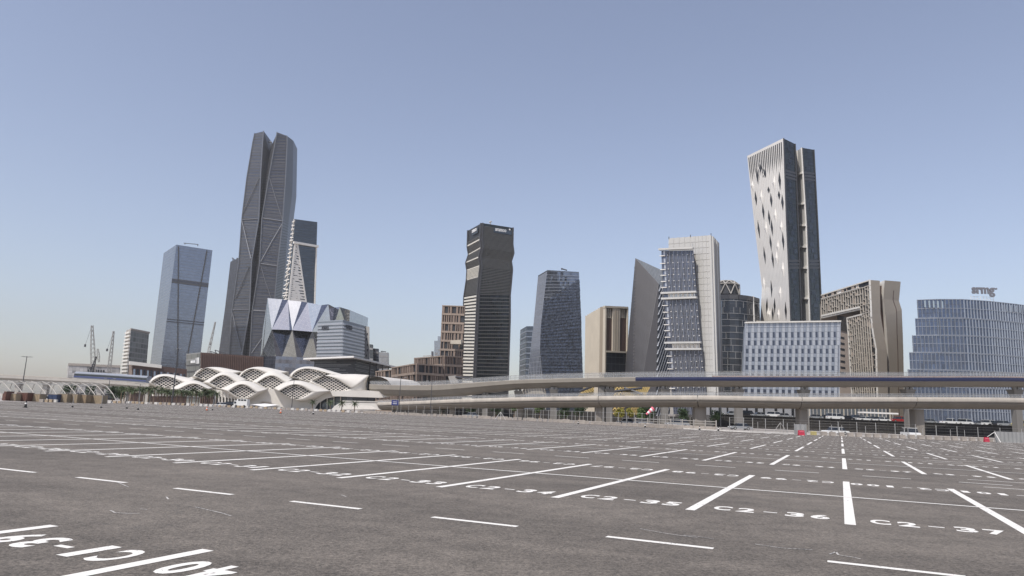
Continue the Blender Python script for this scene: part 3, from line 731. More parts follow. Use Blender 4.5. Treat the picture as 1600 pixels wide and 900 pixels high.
stone_block([edge(392, (692, 477), (688.2, 554)), edge(385, (727, 478.3), (724, 556))], 12, 1.5, 5)
stone_block([edge(372, (648.6, 559.2), (648, 595)), edge(352, (693, 555.6), (693, 596)), edge(364, (722, 557.5), (722, 596))], 6, 1.5, 6)
stone_block([edge(352, (613.5, 574), (613.5, 597)), edge(332, (649.5, 568), (649.5, 598)), edge(348, (692, 571.5), (692, 598))], 5, 1.4, 7, 'brown_stone')
stone_block([edge(365, (588, 580), (588, 600)), edge(358, (614, 577), (614, 600))], 4, 1.6, 8)
L = edge(384, (706, 532.8), (706, 537.6), z0=W(706, 538, 384).z); R_ = edge(383, (722.5, 531.6), (722.3, 536.8), z0=W(706, 538, 384).z)
mb = MB(); Face(L, R_).slab(mb, 0, 1, 0, 1, -.5, 3); mb.build('balcony', 'tan_light', t)
mb = MB(); mb.hexa([W(661, 557, 366), W(675, 556, 366), W(675, 556, 376), W(661, 557, 376)], [W(661, 556, 366), W(675, 555, 366), W(675, 555, 376), W(661, 556, 376)]); mb.build('roof_trellis', 'brown_light', t)
facade('glass_blue_shard', (.075, .088, .115), (.035, .04, .05), 1.9, 4.0, .2, .5, metal=.7, var=.55, wob=.14, rough=.22)
# --- dark louvred tower with wavy sides (aramco lettering at the top)
L = edge(663, (731.8, 360.2), (731, 386.2), (733, 398.5), (728.6, 410.8), (730.6, 423), (729.6, 438), (725.7, 464), (724.7, 500), (721.7, 588))
Cc = edge(640, (753, 348.4), (752, 375), (753.4, 387), (749.6, 402), (751.7, 415.5), (749.8, 432.4), (747.4, 460), (745.6, 500), (741.7, 590))
R_ = edge(655, (801.8, 356), (801.3, 382), (803, 395.6), (799, 408.6), (800.8, 421), (799.4, 438), (797.2, 461), (797.2, 500), (794.2, 591.7))
t = thing('louvred_tower', 'dark office tower with wavy sides and horizontal louvres, aramco lettering at its top', 'tower', base_of(L, Cc, R_))
fl, fr = Face(L, Cc), Face(Cc, R_); B_ = four(L, Cc, R_)
mb = MB(); fl.sheet(mb); mb.build('side_glazing', 'dark_void', t)
mb = MB(); fr.sheet(mb); mb.build('front_glazing', 'glass_teal', t)
mb = MB(); Face(R_, B_).sheet(mb); Face(B_, L).sheet(mb); mb.build('rear_facade', 'glass_black', t)
mb = MB(); mb.face([q[-1] for q in (L, Cc, R_, B_)]); mb.build('roof', 'grey_roofing', t)
for F_, u in ((fl, .012), (fl, .975), (fr, .015), (fr, .985)):
    mb = MB()
    for i in range(F_.n-1): F_.bar(mb, (u, F_.t[i]), (u, F_.t[i+1]), 1.2, 1.3)
    mb.build('corner_trim', 'dark_metal', t)
vs = fl.at(727, 464)[1]
v = .02; k = 0
while v < vs-.005:                                    # broad bright louvres low on the side
    mb = MB(); fl.slab(mb, .04, .94, v, v+.0088, -.1, .9); mb.build('louvre', 'louvre_bright', t); v += .0172
while v < .93:                                        # finer ones above
    band = fl.t and sum(1 for q in fl.t if q < v)
    st = .0068
    big = any(abs(v-q) < .004 for q in fl.t)
    mb = MB(); fl.slab(mb, .04, .94, v, v+(.0033) + (.004 if big else 0), -.1, 1.0 if band % 2 == 0 else .6); mb.build('louvre', 'louvre_bright' if (band in (1, 4) and vs < v) or big else 'louvre_grey', t); v += st
vs2 = fr.at(770, 462)[1]
v = .03
while v < vs2:
    mb = MB(); fr.slab(mb, .02, .98, v, v+.0040, -.1, .5); mb.build('floor_line', 'louvre_grey', t); v += .0190
    for q in range(rnd.choice((0, 1, 2, 3))):
        mb = MB(); u = rnd.uniform(.04, .75); fr.slab(mb, u, u+rnd.uniform(.07, .28), v-.0135, v-.003, -.05, .08); mb.build('pane', 'glass_black', t)
vm = fr.at(770, 421)[1]
while v < vm:
    mb = MB(); fr.slab(mb, .02, .98, v, v+.0035, -.1, .7); mb.build('louvre', 'louvre_grey', t); v += .0082
while v < .985:
    mb = MB(); fr.slab(mb, .02, .98, v, v+.0028, -.1, .7); mb.build('louvre', 'louvre_grey', t); v += .0062
mb = MB(); a = fr.at(771, 356); b = fr.at(799, 367.5); fr.slab(mb, a[0], b[0], b[1], min(.99, a[1]), .7, 1.0); mb.build('sign_panel', 'glass_dark_grey', t)
u, v = fr.at(781.5, 362.3); text_on(fr, 'aramco', u, v, 2.6, 'sign_white', t, 'sign', 11.5, .02, 1.1, .3)
mb = MB(); fl.slab(mb, .38, .8, fl.at(742, 367)[1], min(.985, fl.at(742, 358)[1]), .9, 1.1); mb.build('sign_panel', 'glass_dark_grey', t)
u, v = fl.at(743, 362.6); text_on(fl, 'aramco', u, v, 2.8, 'sign_white', t, 'sign', 9.0, .02, 1.2, .3)
mb = MB(); c = fr.p(*fr.at(795.5, 359), 1.2)
e_ = (fr.p(1, .9)-fr.p(0, .9)).normalized()
star = [c + (e_*math.cos(a_)+V((0, 0, 1))*math.sin(a_))*(1.2 if i_ % 2 == 0 else .6) for i_, a_ in enumerate([q*math.pi/8 for q in range(16)])]
mb.face(star); mb.build('emblem', 'sign_white', t)
mb = MB(); p = W(766.5, 352, 655); mb.tube(p, W(766.5, 346, 655), .5); mb.tube(W(764.5, 347.5, 655), W(768, 346, 655), .8); mb.build('roof_mast', 'galvanised', t)

# --- blue faceted tower
L = edge(590, (840.8, 430.5), (833.2, 511), (829, 548), (825, 586)); Cc = edge(560, (855.3, 422), (849.6, 471), (845, 510), (843.8, 545), (847.5, 586)); Cc = [Cc[0], Cc[1], Cc[2], Cc[4]]
R_ = edge(575, (904.6, 424.8), (908, 501), (909, 545), (910.5, 586))
t = thing('faceted_tower', 'grey-blue glass tower with a diagonal break between smooth and textured glazing', 'tower', base_of(L, Cc, R_))
fl, fr = Face(L, Cc), Face(Cc, R_); B_ = four(L, Cc, R_)
mb = MB(); fl.sheet(mb); mb.build('side_facade', 'glass_blue_tower', t)
mb = MB(); fr.sheet(mb); mb.build('front_facade', 'glass_blue_tower', t)
mb = MB(); Face(R_, B_).sheet(mb); Face(B_, L).sheet(mb); mb.build('rear_facade', 'glass_blue_dark', t)
mb = MB(); mb.face([q[-1] for q in (L, Cc, R_, B_)]); mb.build('roof', 'grey_roofing', t)
for k in range(9):
    mb = MB(); fl.bar(mb, ((k+.5)/9, .02), ((k+.5)/9, .99), .18, .35); mb.build('mullion', 'fin_metal', t)
# textured lower sheet, cut on the diagonal
a = fr.at(849.6, 471); b = fr.at(904.8, 436.4)
mb = MB(); nR = 46
for k in range(nR):
    v0, v1 = k/nR, (k+1)/nR
    def ulim(v): return 0 if v < a[1] else (v-a[1])/(b[1]-a[1])*(b[0]-a[0])+a[0]
    for j in range(24):
        u0, u1 = j/24, (j+1)/24
        if ulim((v0+v1)/2) > u0 or v1 > b[1]: continue
        h_ = (v1-v0)
        for q in range(2):
            uu = u0+(u1-u0)*(q*.5+rnd.uniform(0, .12)); z_ = rnd.uniform(-.35, .35)*h_
            p0 = fr.p(uu, v0+z_*.3+.1*h_, .1); p1 = fr.p(uu+(u1-u0)*.4, v0+z_*.3+.1*h_, rnd.uniform(.3, .9)); p2 = fr.p(uu+(u1-u0)*.4, v1+z_*.3-.05*h_, rnd.uniform(.1, .6)); p3 = fr.p(uu, v1+z_*.3-.05*h_, .25)
            mb.face([p0, p1, p2, p3], [(u0*90, v0*200), (u1*90, v0*200), (u1*90, v1*200), (u0*90, v1*200)])
mb.build('textured_facade', 'glass_blue_shard', t, stuff=True)
mb = MB()
for k in range(nR):
    v0 = k/nR; u_ = 0 if v0 < a[1] else (v0-a[1])/(b[1]-a[1])*(b[0]-a[0])+a[0]
    if u_ < 1: fr.slab(mb, u_, 1, v0, v0+.0035, -.05, .3)
mb.build('floor_ledge', 'dark_metal', t, stuff=True)

mb = MB()
for k in range(38, 46): fr.slab(mb, 0, 1, k/46.5, k/46.5+.003, -.05, .2)
mb.build('floor_ledge', 'fin_metal', t, stuff=True)
mb = MB(); mb.tube(W(878, 421.5, 575), W(877.5, 419, 575), .6); mb.tube(W(877, 419.5, 575), W(886, 422.5, 575), .5); mb.build('roof_crane', 'dark_metal', t)
# smaller neighbour
L = edge(725, (813, 515.6), (811, 588)); Cc = edge(700, (822.8, 509.7), (821, 588)); R_ = edge(712, (834, 509.7), (834, 588))
t = thing('blue_tower', 'small dark blue glass tower half hidden left of the faceted tower', 'tower', base_of(L, Cc, R_))
B_ = four(L, Cc, R_)
mb = MB(); shell(mb, [L, Cc, R_, B_]); mb.build('body', ['glass_blue_dark', 'grey_roofing'], t)
for F_ in (Face(L, Cc), Face(Cc, R_)):
    mb = MB()
    for k in range(1, 16): F_.slab(mb, 0, 1, k/16, k/16+.012, -.1, .35)
    mb.build('floor_band', 'fin_metal', t, stuff=True)
# --- tan building
L = edge(462, (918, 494.5), (917, 584)); Cc = edge(430, (945.3, 478.4), (944, 584)); R_ = edge(442, (980.6, 480), (979.6, 585))
t = thing('tan_building', 'tan fin-clad building with two tall dark window slots, left of the grey wedge', 'building', base_of(L, Cc, R_))
fl, fr = Face(L, Cc), Face(Cc, R_); B_ = four(L, Cc, R_)
mb = MB(); fl.sheet(mb); Face(R_, B_).sheet(mb); Face(B_, L).sheet(mb); mb.build('side_wall', 'tan_cladding', t)
mb = MB(); mb.face([q[-1] - V((0, 0, 3)) for q in (L, Cc, R_, B_)]); mb.build('roof', 'grey_roofing', t)
for k in range(8):
    mb = MB(); u = .03+k*.122
    for d_, (q0, q1) in ((0, (0, .06)), (1, (.06, .09))):
        A = [fl.p(u, 0, -.1), fl.p(u+.03, 0, 2.2), fl.p(u+.085, 0, -.1)]; B2 = [fl.p(u, 1, -.1), fl.p(u+.03, 1, 2.2), fl.p(u+.085, 1, -.1)]
    mb.face([A[0], A[1], B2[1], B2[0]]); mb.face([A[1], A[2], B2[2], B2[1]]); mb.face(B2)
    mb.build('fin', 'tan_light' if k < 7 else 'tan_cladding', t)
    if k in (1, 3, 5):
        mb = MB(); fl.slab(mb, u+.09, u+.118, .35, .93, -.05, .12); mb.build('window', 'dark_void', t)
def px_slab(F_, x0, x1, y0, y1, d0, d1, name, mat, par):
    a = F_.at(x0, (y0+y1)/2)[0]; b = F_.at(x1, (y0+y1)/2)[0]; xm = (x0+x1)/2
    v1 = F_.at(xm, y0)[1]; v0 = F_.at(xm, y1)[1]
    mb = MB(); F_.slab(mb, a, b, v0, v1, d0, d1); return mb.build(name, mat, par)
mb = MB(); fr.sheet(mb, -1.5); mb.build('front_glazing', 'dark_void', t)
F2 = fr
px_slab(F2, 944.6, 946.4, 480, 584, -1.6, .5, 'pier', 'tan_light', t)
px_slab(F2, 957, 968.2, 480.5, 550, -1.6, .3, 'pier', 'tan_light', t)
px_slab(F2, 979.4, 980.6, 481, 586, -1.6, .5, 'pier', 'tan_light', t)
px_slab(F2, 944.6, 980.6, 478.6, 481.6, -1.6, .6, 'parapet', 'tan_light', t)
px_slab(F2, 946.4, 979.4, 548.5, 551, -1.6, .6, 'floor_band', 'tan_light', t)
px_slab(F2, 946.6, 957, 498, 548, -1.4, -.6, 'window', 'rust_panel', t); px_slab(F2, 968.4, 979.2, 497, 548, -1.4, -.6, 'window', 'rust_panel', t)
for x in (948.5, 951.5, 954.5, 970, 973, 976): px_slab(F2, x-.5, x+.5, 482, 497, -1.5, -.3, 'louvre', 'tan_light', t)
for x in (961, 964.6): px_slab(F2, x-.3, x+.3, 482, 549, -.1, .5, 'joint', 'tan_cladding', t)
px_slab(F2, 946.6, 979.2, 551.4, 584, -1.45, -.5, 'window', 'glass_navy', t)
# --- grey wedge building
t = thing('wedge_building', 'dark grey metal-clad wedge building with a sharp slanted peak', 'building', W(1015, 600, 410)); t.location.z = 0
P0 = W(992.7, 403.3, 404); P1 = W(1029.3, 443.3, 396); P2 = W(1038, 424, 430)
gA = edge(404, (992.7, 403.3), (990.6, 480), (990, 583)); gB = edge(392, (1015, 500), (1003, 582))[0]; gC = edge(392, (1029.3, 443.3), (1026.8, 475), (1024.8, 583))
rightb = edge(406, (1050, 470), (1050, 583))[0]
FA = Face([gA[0], P0], [gB, P1]); mb = MB(); FA.sheet(mb); mb.build('front_wall', 'grey_cladding', t)
mb = MB(); mb.face([gB, gC[0], P1]); mb.build('front_wall', 'grey_cladding_dark', t)
rr_ = V((rightb.x, rightb.y, P1.z-6))
mb = MB(); F_ = Face([gC[0], P1], [V((rightb.x, rightb.y, 0)), rr_]); F_.sheet(mb); mb.build('side_wall', 'glass_black', t)
for k in range(26):
    v = -.45+k*.058
    for (a, b) in (((0, v), (1, v+.42)),):
        u0, v0 = a; u1, v1 = b
        if v0 < 0: u0 += (0-v0)/(v1-v0)*(u1-u0); v0 = 0
        if v1 > 1: u1 = u0+(1-v0)/(v1-v0)*(u1-u0); v1 = 1
        if u1 > u0+.03: mb = MB(); F_.bar(mb, (u0, v0), (u1, v1), .35, .6); mb.build('diagonal_fin', 'fin_metal', t)
mb = MB(); top = [P0, P1, rr_, W(1048, 440, 440)]; mb.face([P0, P1, P2]); mb.face([P1, rr_, P2]); mb.build('roof', 'grey_roofing', t)
F_ = Face([P0, P1], [P0.lerp(P2, .99), P2])
for k in range(9):
    mb = MB(); q0 = P0.lerp(P1, (k+1)/10); q1 = P0.lerp(P2, (k+1)/10); mb.tube(q0, q1, .18, 4); mb.build('roof_seam', 'grey_metal', t)
mb = MB(); bk0 = V((P0.x, 450, 0)); mb.face([bk0, gA[0], P0]); mb.face([V((rightb.x, rightb.y, 0)), V((P2.x+6, 450, 0)), P2, rr_]); mb.face([V((P2.x+6, 450, 0)), bk0, P0, P2]); mb.build('rear_wall', 'grey_cladding_dark', t)
FA = Face([gA[0], P0], [gB, P1])
for k in range(1, 22): mb = MB(); FA.bar(mb, (k/22, 0.0), (k/22, .995), .12, .10, -.3); mb.build('seam', 'grey_cladding_dark', t)
for k in range(44): 
    mb = MB(); z_ = 4+k*1.95; q = gA[0].lerp(P0, min(1, z_/P0.z)); mb.box(q-V((.25, 0, 0)), (.5, .6, .9)); mb.build('edge_cleat', 'grey_cladding', t)
# --- concrete tower with projecting glazed bay
L = edge(362, (1044.7, 372.7), (1046.5, 584)); Cc = edge(342, (1111.6, 367.6), (1118.6, 585)); R_ = edge(356, (1121.8, 379.3), (1127.6, 585))
t = thing('concrete_tower', 'pale concrete-panelled tower with a leaning blue glass bay hung on its front', 'tower', base_of(L, Cc, R_))
fl, fr = Face(L, Cc), Face(Cc, R_); B_ = four(L, Cc, R_)
mb = MB(); shell(mb, [L, Cc, R_, B_]); mb.build('core', ['concrete', 'grey_roofing'], t)
pm = unit_slab('panel_concrete', 'panel')
cols = [0, .13, .26, .39, .52, .637, .715, .80, .885, .955]
nrow = 30
for i in range(len(cols)-1):
    for k in range(nrow):
        v0, v1 = k/nrow, (k+1)/nrow
        if i < 5 and v1 < .93: continue
        px_, _ = 0, 0
        e1, e2 = .0009, .0006
        place(pm, 'panel', fl.mat(cols[i]+e1, cols[i+1]-e1, v0+e2, v1-e2, -.05, .22+.02*rnd.random()), t)
mb = MB(); fl.slab(mb, .957, 1.0, 0, 1, -.05, .5); mb.build('corner_strip', 'panel_concrete', t)
for k in range(4): mb = MB(); fr.slab(mb, .03+k*.25, .03+k*.25+.16, 0, .995, -.05, .8); mb.build('vertical_fin', 'panel_concrete' if k % 2 == 0 else 'concrete', t)
for x, y in ((1045.2, 372), (1079, 369), (1111, 366.6)):
    mb = MB(); p = W(x, y+1.5, 348); mb.tube(p, p+V((0, 0, 1.2)), .18); mb.build('roof_post', 'dark_metal', t)
b0 = edge(353, (1033.5, 392), (1036.7, 457), (1041.5, 520), (1047, 583)); b1 = edge(344, (1083.5, 391), (1088.3, 456), (1094, 520), (1100.4, 583))
F_ = Face(b0, b1); Q0 = [away(p, 8) for p in b0]; Q1 = [away(p, 12) for p in b1]
mb = MB(); F_.sheet(mb, nu=1); mb.build('bay_glazing', 'glass_bay', t)
mb = MB(); Face(b1, Q1).sheet(mb); Face(Q0, b0).sheet(mb); mb.face([q[-1] for q in (b0, b1, Q1, Q0)]); mb.build('bay_side', 'glass_navy', t)
for yl, dd in (((390.4, 388.3), 1.6), ((458.5, 456.5), 1.3), ((467.3, 465.3), 1.3), ((535.8, 535.2), 1.3), ((545.6, 545.4), 1.3)):
    va = F_.at(1034, yl[0])[1]; vb = F_.at(1088, yl[1])[1]; mb = MB()
    A = [F_.p(-.05, va, 0), F_.p(1.02, vb, 0), F_.p(1.02, vb, 2.2), F_.p(-.05, va, 2.2)]
    mb.hexa([q-V((0, 0, .45)) for q in A], [q+V((0, 0, .45)) for q in A]); mb.build('ledge', 'panel_concrete', t)
shelf = unit_slab('white_panel', 'bracket')
nr = 0
ysr = [399, 411, 420.5, 429.5, 439, 448.3, 476.5, 487, 496.5, 506.5, 515.8, 526, 555.5, 566, 575.5, 606]
for r_i, y in enumerate(ysr):
    for c_ in range(6):
        u = .19+c_*.155; q = F_.at(1040+c_*8+ (y-400)*.085, y-c_*.3); v = q[1]
        place(shelf, 'bracket', F_.mat(u-.008, u+.022, v-.002, v+.002, -.05, .45), t)
    q = F_.at(1036+(y-400)*.085, y+1)[1]
    mb = MB(); F_.slab(mb, -.05, .12, q-.0022, q+.0022, -.1, .9); mb.build('side_shelf', 'white_panel', t)
    mb = MB(); F_.slab(mb, .066, .12, q+.006, q+.030, -.1, .3); mb.build('side_panel', 'fin_metal', t)
# glazing bars of the bay
for k in range(1, 20):
    mb = MB(); F_.bar(mb, (.13+k*.0435, .0), (.13+k*.0435, .995), .12, .3 if k % 3 else .6); mb.build('glazing_bar', 'fin_metal' if k % 3 == 0 else 'grey_metal', t)
for v0, v1 in ((F_.at(1060, 465)[1], F_.at(1060, 459)[1]), (F_.at(1065, 544)[1], F_.at(1065, 537.5)[1])):
    mb = MB(); F_.slab(mb, .14, .96, v0, v1, -.1, .35); mb.build('service_band', 'glass_mirror_blue', t)
    for k in range(6): mb = MB(); F_.slab(mb, .15+k*.14, .2+k*.14, v0, v1, .3, .5); mb.build('louvre', 'white_panel', t)
# --- dark rounded building with a spoked crown
t = thing('rounded_building', 'dark rounded glass building with a pale spoked crown, behind the concrete tower', 'building', W(1150, 600, 440)); t.location.z = 0
cx = W(1143, 500, 455); zt = W(1150, 461.5, 420).z; rr2 = 17.5
arc = [(W(1121, 470, 445).x, 445)]; 
xs = [(1121, 440), (1128, 430), (1140, 422), (1155, 419), (1168, 422), (1178, 428), (1187, 436)]
tops = [461, 460.3, 460, 460.5, 462, 463.7, 466.5]
cols_ = [edge(Y, (x-1.5 if x > 1150 else x, y), (x+(3 if x > 1170 else .5), 585)) for (x, Y), y in zip(xs, tops)]
bkc = [edge(462, (1187, 467), (1190, 585)), edge(465, (1121, 461), (1121, 585))]
mb = MB(); shell(mb, cols_+bkc); mb.build('body', ['glass_navy', 'grey_roofing'], t)
for i in range(len(cols_)-1):
    Fc = Face(cols_[i], cols_[i+1])
    for k in range(1, 20):
        if k == 18: continue
        mb = MB(); Fc.slab(mb, 0, 1, k/20, k/20+.004, -.05, .3); mb.build('floor_line', 'grey_metal', t)
    mb = MB(); Fc.slab(mb, 0, 1, .965, 1.0, -.1, .5); mb.build('parapet', 'dark_metal', t)
    for k in range(20):
        if rnd.random() < .8:
            u = rnd.uniform(.1, .8); mb = MB(); Fc.slab(mb, u, u+.05, k/20, k/20+.05, -.05, .22); mb.build('mullion', 'grey_metal', t)
mb = MB(); p, q = cols_[5][-1], cols_[5][0]; mb.tube(p+V((0, -.3, .3)), p.lerp(q, .5)+V((0, -.3, 0)), .5); mb.build('edge_trim', 'white_panel', t)
c0 = W(1138, 455, 440); r0 = 8.6
zc0 = W(1135, 462, 440).z; zc1 = W(1135, 441, 440).z
ring = lambda r, z: [V((c0.x-1+r*math.cos(a_*math.pi/8), 440+r*math.sin(a_*math.pi/8), z)) for a_ in range(16)]
mb = MB(); mb.grid([ring(7.6, zc0), ring(7.2, zc1-2.2), ring(4.6, zc1)], closed=True); mb.face(ring(4.6, zc1)); mb.build('crown', 'dark_void', t)
A, B2, C2 = ring(8.3, zc0), ring(7.8, zc1-2), ring(5.0, zc1+.2)
for k in range(16):
    mb = MB(); mb.tube(B2[k], B2[(k+1) % 16], .34); mb.tube(C2[k], C2[(k+1) % 16], .34)
    if k % 2 == 0: mb.tube(A[k], B2[(k+1) % 16], .34); mb.tube(A[(k+2) % 16], B2[(k+1) % 16], .34); mb.tube(B2[(k+1) % 16], C2[k], .4); mb.tube(B2[(k+1) % 16], C2[(k+2) % 16], .4)
    mb.build('crown_strut', 'concrete', t)
# --- leaning white tower with diamond openings
L = edge(462, (1167.4, 243.7), (1178.6, 350), (1190.4, 449), (1188.2, 497.5)); Cc = edge(420, (1223.8, 216), (1228.4, 350), (1233, 449), (1235, 498.4))
D1 = edge(428, (1242.3, 225), (1246.9, 350), (1250.3, 449), (1252.2, 498.4))
E0 = edge(440, (1243, 237), (1247, 350), (1250.5, 449), (1252.6, 498.4)); E1 = edge(431, (1253, 230.8), (1260.4, 350), (1264, 449), (1266, 498.4)); E2 = edge(440, (1271.6, 234), (1277.6, 350), (1282, 449), (1284.4, 498.4))
t = thing('white_tower', 'tall leaning white slab tower punched with dark diamond openings and dark glass ends', 'tower', base_of(L, Cc, E2))
fl = Face(L, Cc); f1 = Face(Cc, D1); fs = Face(E0, E1); f2 = Face(E1, E2)
B_ = four(L, Cc, E2)
mb = MB(); fl.sheet(mb); mb.build('white_facade', 'white_panel', t)
mb = MB(); f1.sheet(mb); mb.build('end_glazing', 'glass_teal', t); mb = MB(); f2.sheet(mb); mb.build('end_glazing', 'glass_teal', t)
mb = MB(); fs.sheet(mb); mb.build('slot_glazing', 'panel_concrete', t)
mb = MB(); Face(D1, E0).sheet(mb); Face(E2, B_).sheet(mb); Face(B_, L).sheet(mb); mb.build('rear_facade', 'glass_teal', t)
mb = MB(); mb.face([q[-1] for q in (L, Cc, D1, E0, B_)]); mb.face([q[-1] for q in (E0, E1, E2, B_)]); mb.build('roof', 'grey_roofing', t)
for (x, y) in ((1247, 271.5), (1250, 318), (1250.5, 351.5), (1253, 385), (1254.5, 418), (1257, 465.5)):
    v = fs.at(x+3, y)[1]; mb = MB(); fs.slab(mb, -.02, 1.02, v-.005, v+.002, -.5, 1.3); mb.build('slot_beam', 'white_panel', t)
mb = MB(); vline(fs, mb, .97, .9, .7); mb.build('edge_trim', 'white_panel', t)
mb = MB(); vline(fs, mb, .45, .25, .3); mb.build('glazing_bar', 'grey_metal', t)
mb = MB(); mb.hexa([fs.p(0, 1, 0)-V((0, 0, 16)), fs.p(.35, 1, 0)-V((0, 0, 14)), fs.p(.35, 1, -2)-V((0, 0, 14)), fs.p(0, 1, -2)-V((0, 0, 16))], [fs.p(0, 1, .8), fs.p(.35, 1, .8), fs.p(.35, 1, -2), fs.p(0, 1, -2)]); mb.build('roof_screen', 'white_panel', t)
def U(z): return z
dia3 = [(207, 430, 95), (193, 650, 75), (265, 780, 85), (342, 670, 75), (424, 480, 95), (451, 690, 80), (322, 840, 80), (265, 405, 45), (281, 410, 45), (236, 355, 60), (317, 570, 35), (418, 620, 45)]
dia4 = [(200, 45, 85), (315, 30, 75), (305, 165, 75), (252, 275, 80), (323, 310, 80), (415, 150, 85), (313, 570, 80), (272, 722, 80), (340, 720, 75), (438, 765, 85), (324, 790, 60)]
dia = [(1150+x/6.207, 205+y/6.207, h_/6.207) for x, y, h_ in dia3] + [(1150+x/5.627, 350+y/5.627, h_/5.627) for x, y, h_ in dia4]
sc3 = [(376, 500, 80), (252, 640, 75), (165, 530, 60), (388, 820, 80), (172, 640, 0)]; sc4 = [(270, 40, 70), (405, 30, 60), (375, 200, 65), (362, 300, 65), (418, 400, 75), (252, 530, 75), (393, 610, 70), (285, 790, 60), (378, 800, 60), (300, 800, 50)]
scl = [(1150+x/6.207, 205+y/6.207, h_/6.207) for x, y, h_ in sc3[:-1]] + [(1150+x/5.627, 350+y/5.627, h_/5.627) for x, y, h_ in sc4]
for x, y, h_ in dia:
    u, v = fl.at(x, y); dv_ = abs(fl.at(x, y-h_)[1]-v); du = 1.6/fl.w
    u = min(u, .985-du)
    T, Bq, Lq, Rq = fl.p(u-.0*du, min(.999, v+dv_), .12), fl.p(u+.2*du, max(0, v-dv_), .12), fl.p(u-du, v, .12), fl.p(u+du, v, .12)
    mb = MB(); mb.face([Bq, Rq, T, Lq]); o = mb.build('diamond_opening', 'dark_void', t)
    mb = MB(); c = fl.p(u-du*1.35, v+dv_*.1, .3); mb.face([Bq, Lq+(c-Lq)*.0, c]); mb.face([c, fl.p(u-du, v, .14), T]); mb.face([fl.p(u-du*2.0, v, .02), c, T]); mb.face([fl.p(u-du*2.0, v, .02), Bq, c]); mb.build('peeled_flap', 'white_panel', t)
for x, y, h_ in scl:
    u, v = fl.at(x, y); dv_ = abs(fl.at(x, y-h_)[1]-v); du = 1.9/fl.w
    T, Bq, Lq, Rq, c = fl.p(u, min(.999, v+dv_), .02), fl.p(u, max(0, v-dv_), .02), fl.p(u-1.6*du, v, .02), fl.p(u+.5*du, v, .02), fl.p(u, v+.1*dv_, 1.0)
    mb = MB(); mb.face([Bq, c, Lq]); mb.face([Bq, Rq, c]); mb.face([Rq, T, c]); mb.face([Lq, c, T]); mb.build('bulging_scale', 'white_panel', t)
for k in range(19):
    u = .045+k*.0502; v0 = .925-.012*(k % 2); mb = MB()
    v0 -= .012*(1-k/19)
    mb.face([fl.p(u, v0-.02, .1), fl.p(u+.013, v0+.02, .1), fl.p(u+.013, .99, .1), fl.p(u-.013, .99, .1), fl.p(u-.013, v0+.02, .1)]); mb.build('top_slot', 'dark_void', t)
for k in range(1, 60):                                  # cladding joints
    u = k/60; mb = MB(); fl.bar(mb, (u, 0.001), (u, .90), .10, .035); 
    if k % 3 == 0: mb.build('joint', 'concrete', t)
for F_ in (f1, f2):
    for a in (.012, .985):
        mb = MB(); vline(F_, mb, a, .6, .5); mb.build('edge_trim', 'dark_metal', t)
    mb = MB()
    for k in range(46):
        u = rnd.choice((.2, .35, .5)); F_.slab(mb, u, u+.34, k/46+.003, k/46+.018, -.05, .14)
    mb.build('pane', 'glass_black', t, stuff=True)
    for v in (F_.at(1245 if F_ is f1 else 1272, 283)[1], F_.at(1245 if F_ is f1 else 1275, 420)[1]):
        for k in range(3): mb = MB(); F_.slab(mb, .02, .98, v+k*.012, v+k*.012+.008, -.05, .2); mb.build('service_band', 'dark_metal', t)
plain('pierced_stone', (.44, .40, .345), .8, var=.1, scale=.3)
facade('window_glass', (.085, .10, .14), (.05, .05, .06), 3, 3, .01, .01, metal=.6, var=.2, wob=.0, rough=.15)
plain('grid_panel_light', (.50, .52, .55), .35, metal=.3, var=.07, scale=.3); plain('grid_panel_mid', (.33, .36, .41), .35, metal=.35, var=.10, scale=.4); plain('grid_wall', (.16, .18, .22), .4, var=.1)
plain('fin_blue', (.30, .33, .38), .3, metal=.5, var=.15, scale=.5); plain('srmg_letters', (.16, .16, .18), .5, var=.05)
# --- pale blue grid office block
L = edge(300, (1164.6, 503.3), (1161.8, 584)); R_ = edge(304, (1312.6, 501.2), (1311, 584))
bb = [away(p, 30) for p in R_]; b2 = [away(p, 30) for p in L]
t = thing('grid_building', 'wide pale blue office block with a regular grid of square dark windows', 'building', base_of(L, R_))
F_ = Face(L, R_)
mb = MB(); shell(mb, [L, R_, bb, b2]); mb.build('body', ['grid_wall', 'grey_roofing'], t) if 'grid_wall' in MT else None
zt = L[-1].z
win = unit_slab('window_glass', 'window'); pn = unit_slab('grid_panel_light', 'panel'); pw = unit_slab('grid_panel_mid', 'spandrel')
nc = 31
ybands = [(503.3, 519, 'top'), (519, 527.5, 'w'), (527.5, 531.8, 's'), (531.8, 539.5, 'w'), (539.5, 545, 's'), (545, 552.2, 'w'), (552.2, 557.8, 's'), (557.8, 565, 'w'), (565, 571, 's'), (571, 578, 'w'), (578, 584, 's'),
          (584, 591, 'w'), (591, 597, 's'), (597, 604, 'w'), (604, 609, 's'), (609, 616, 'w'), (616, 622, 's'), (622, 628, 'w'), (628, 634, 's')]
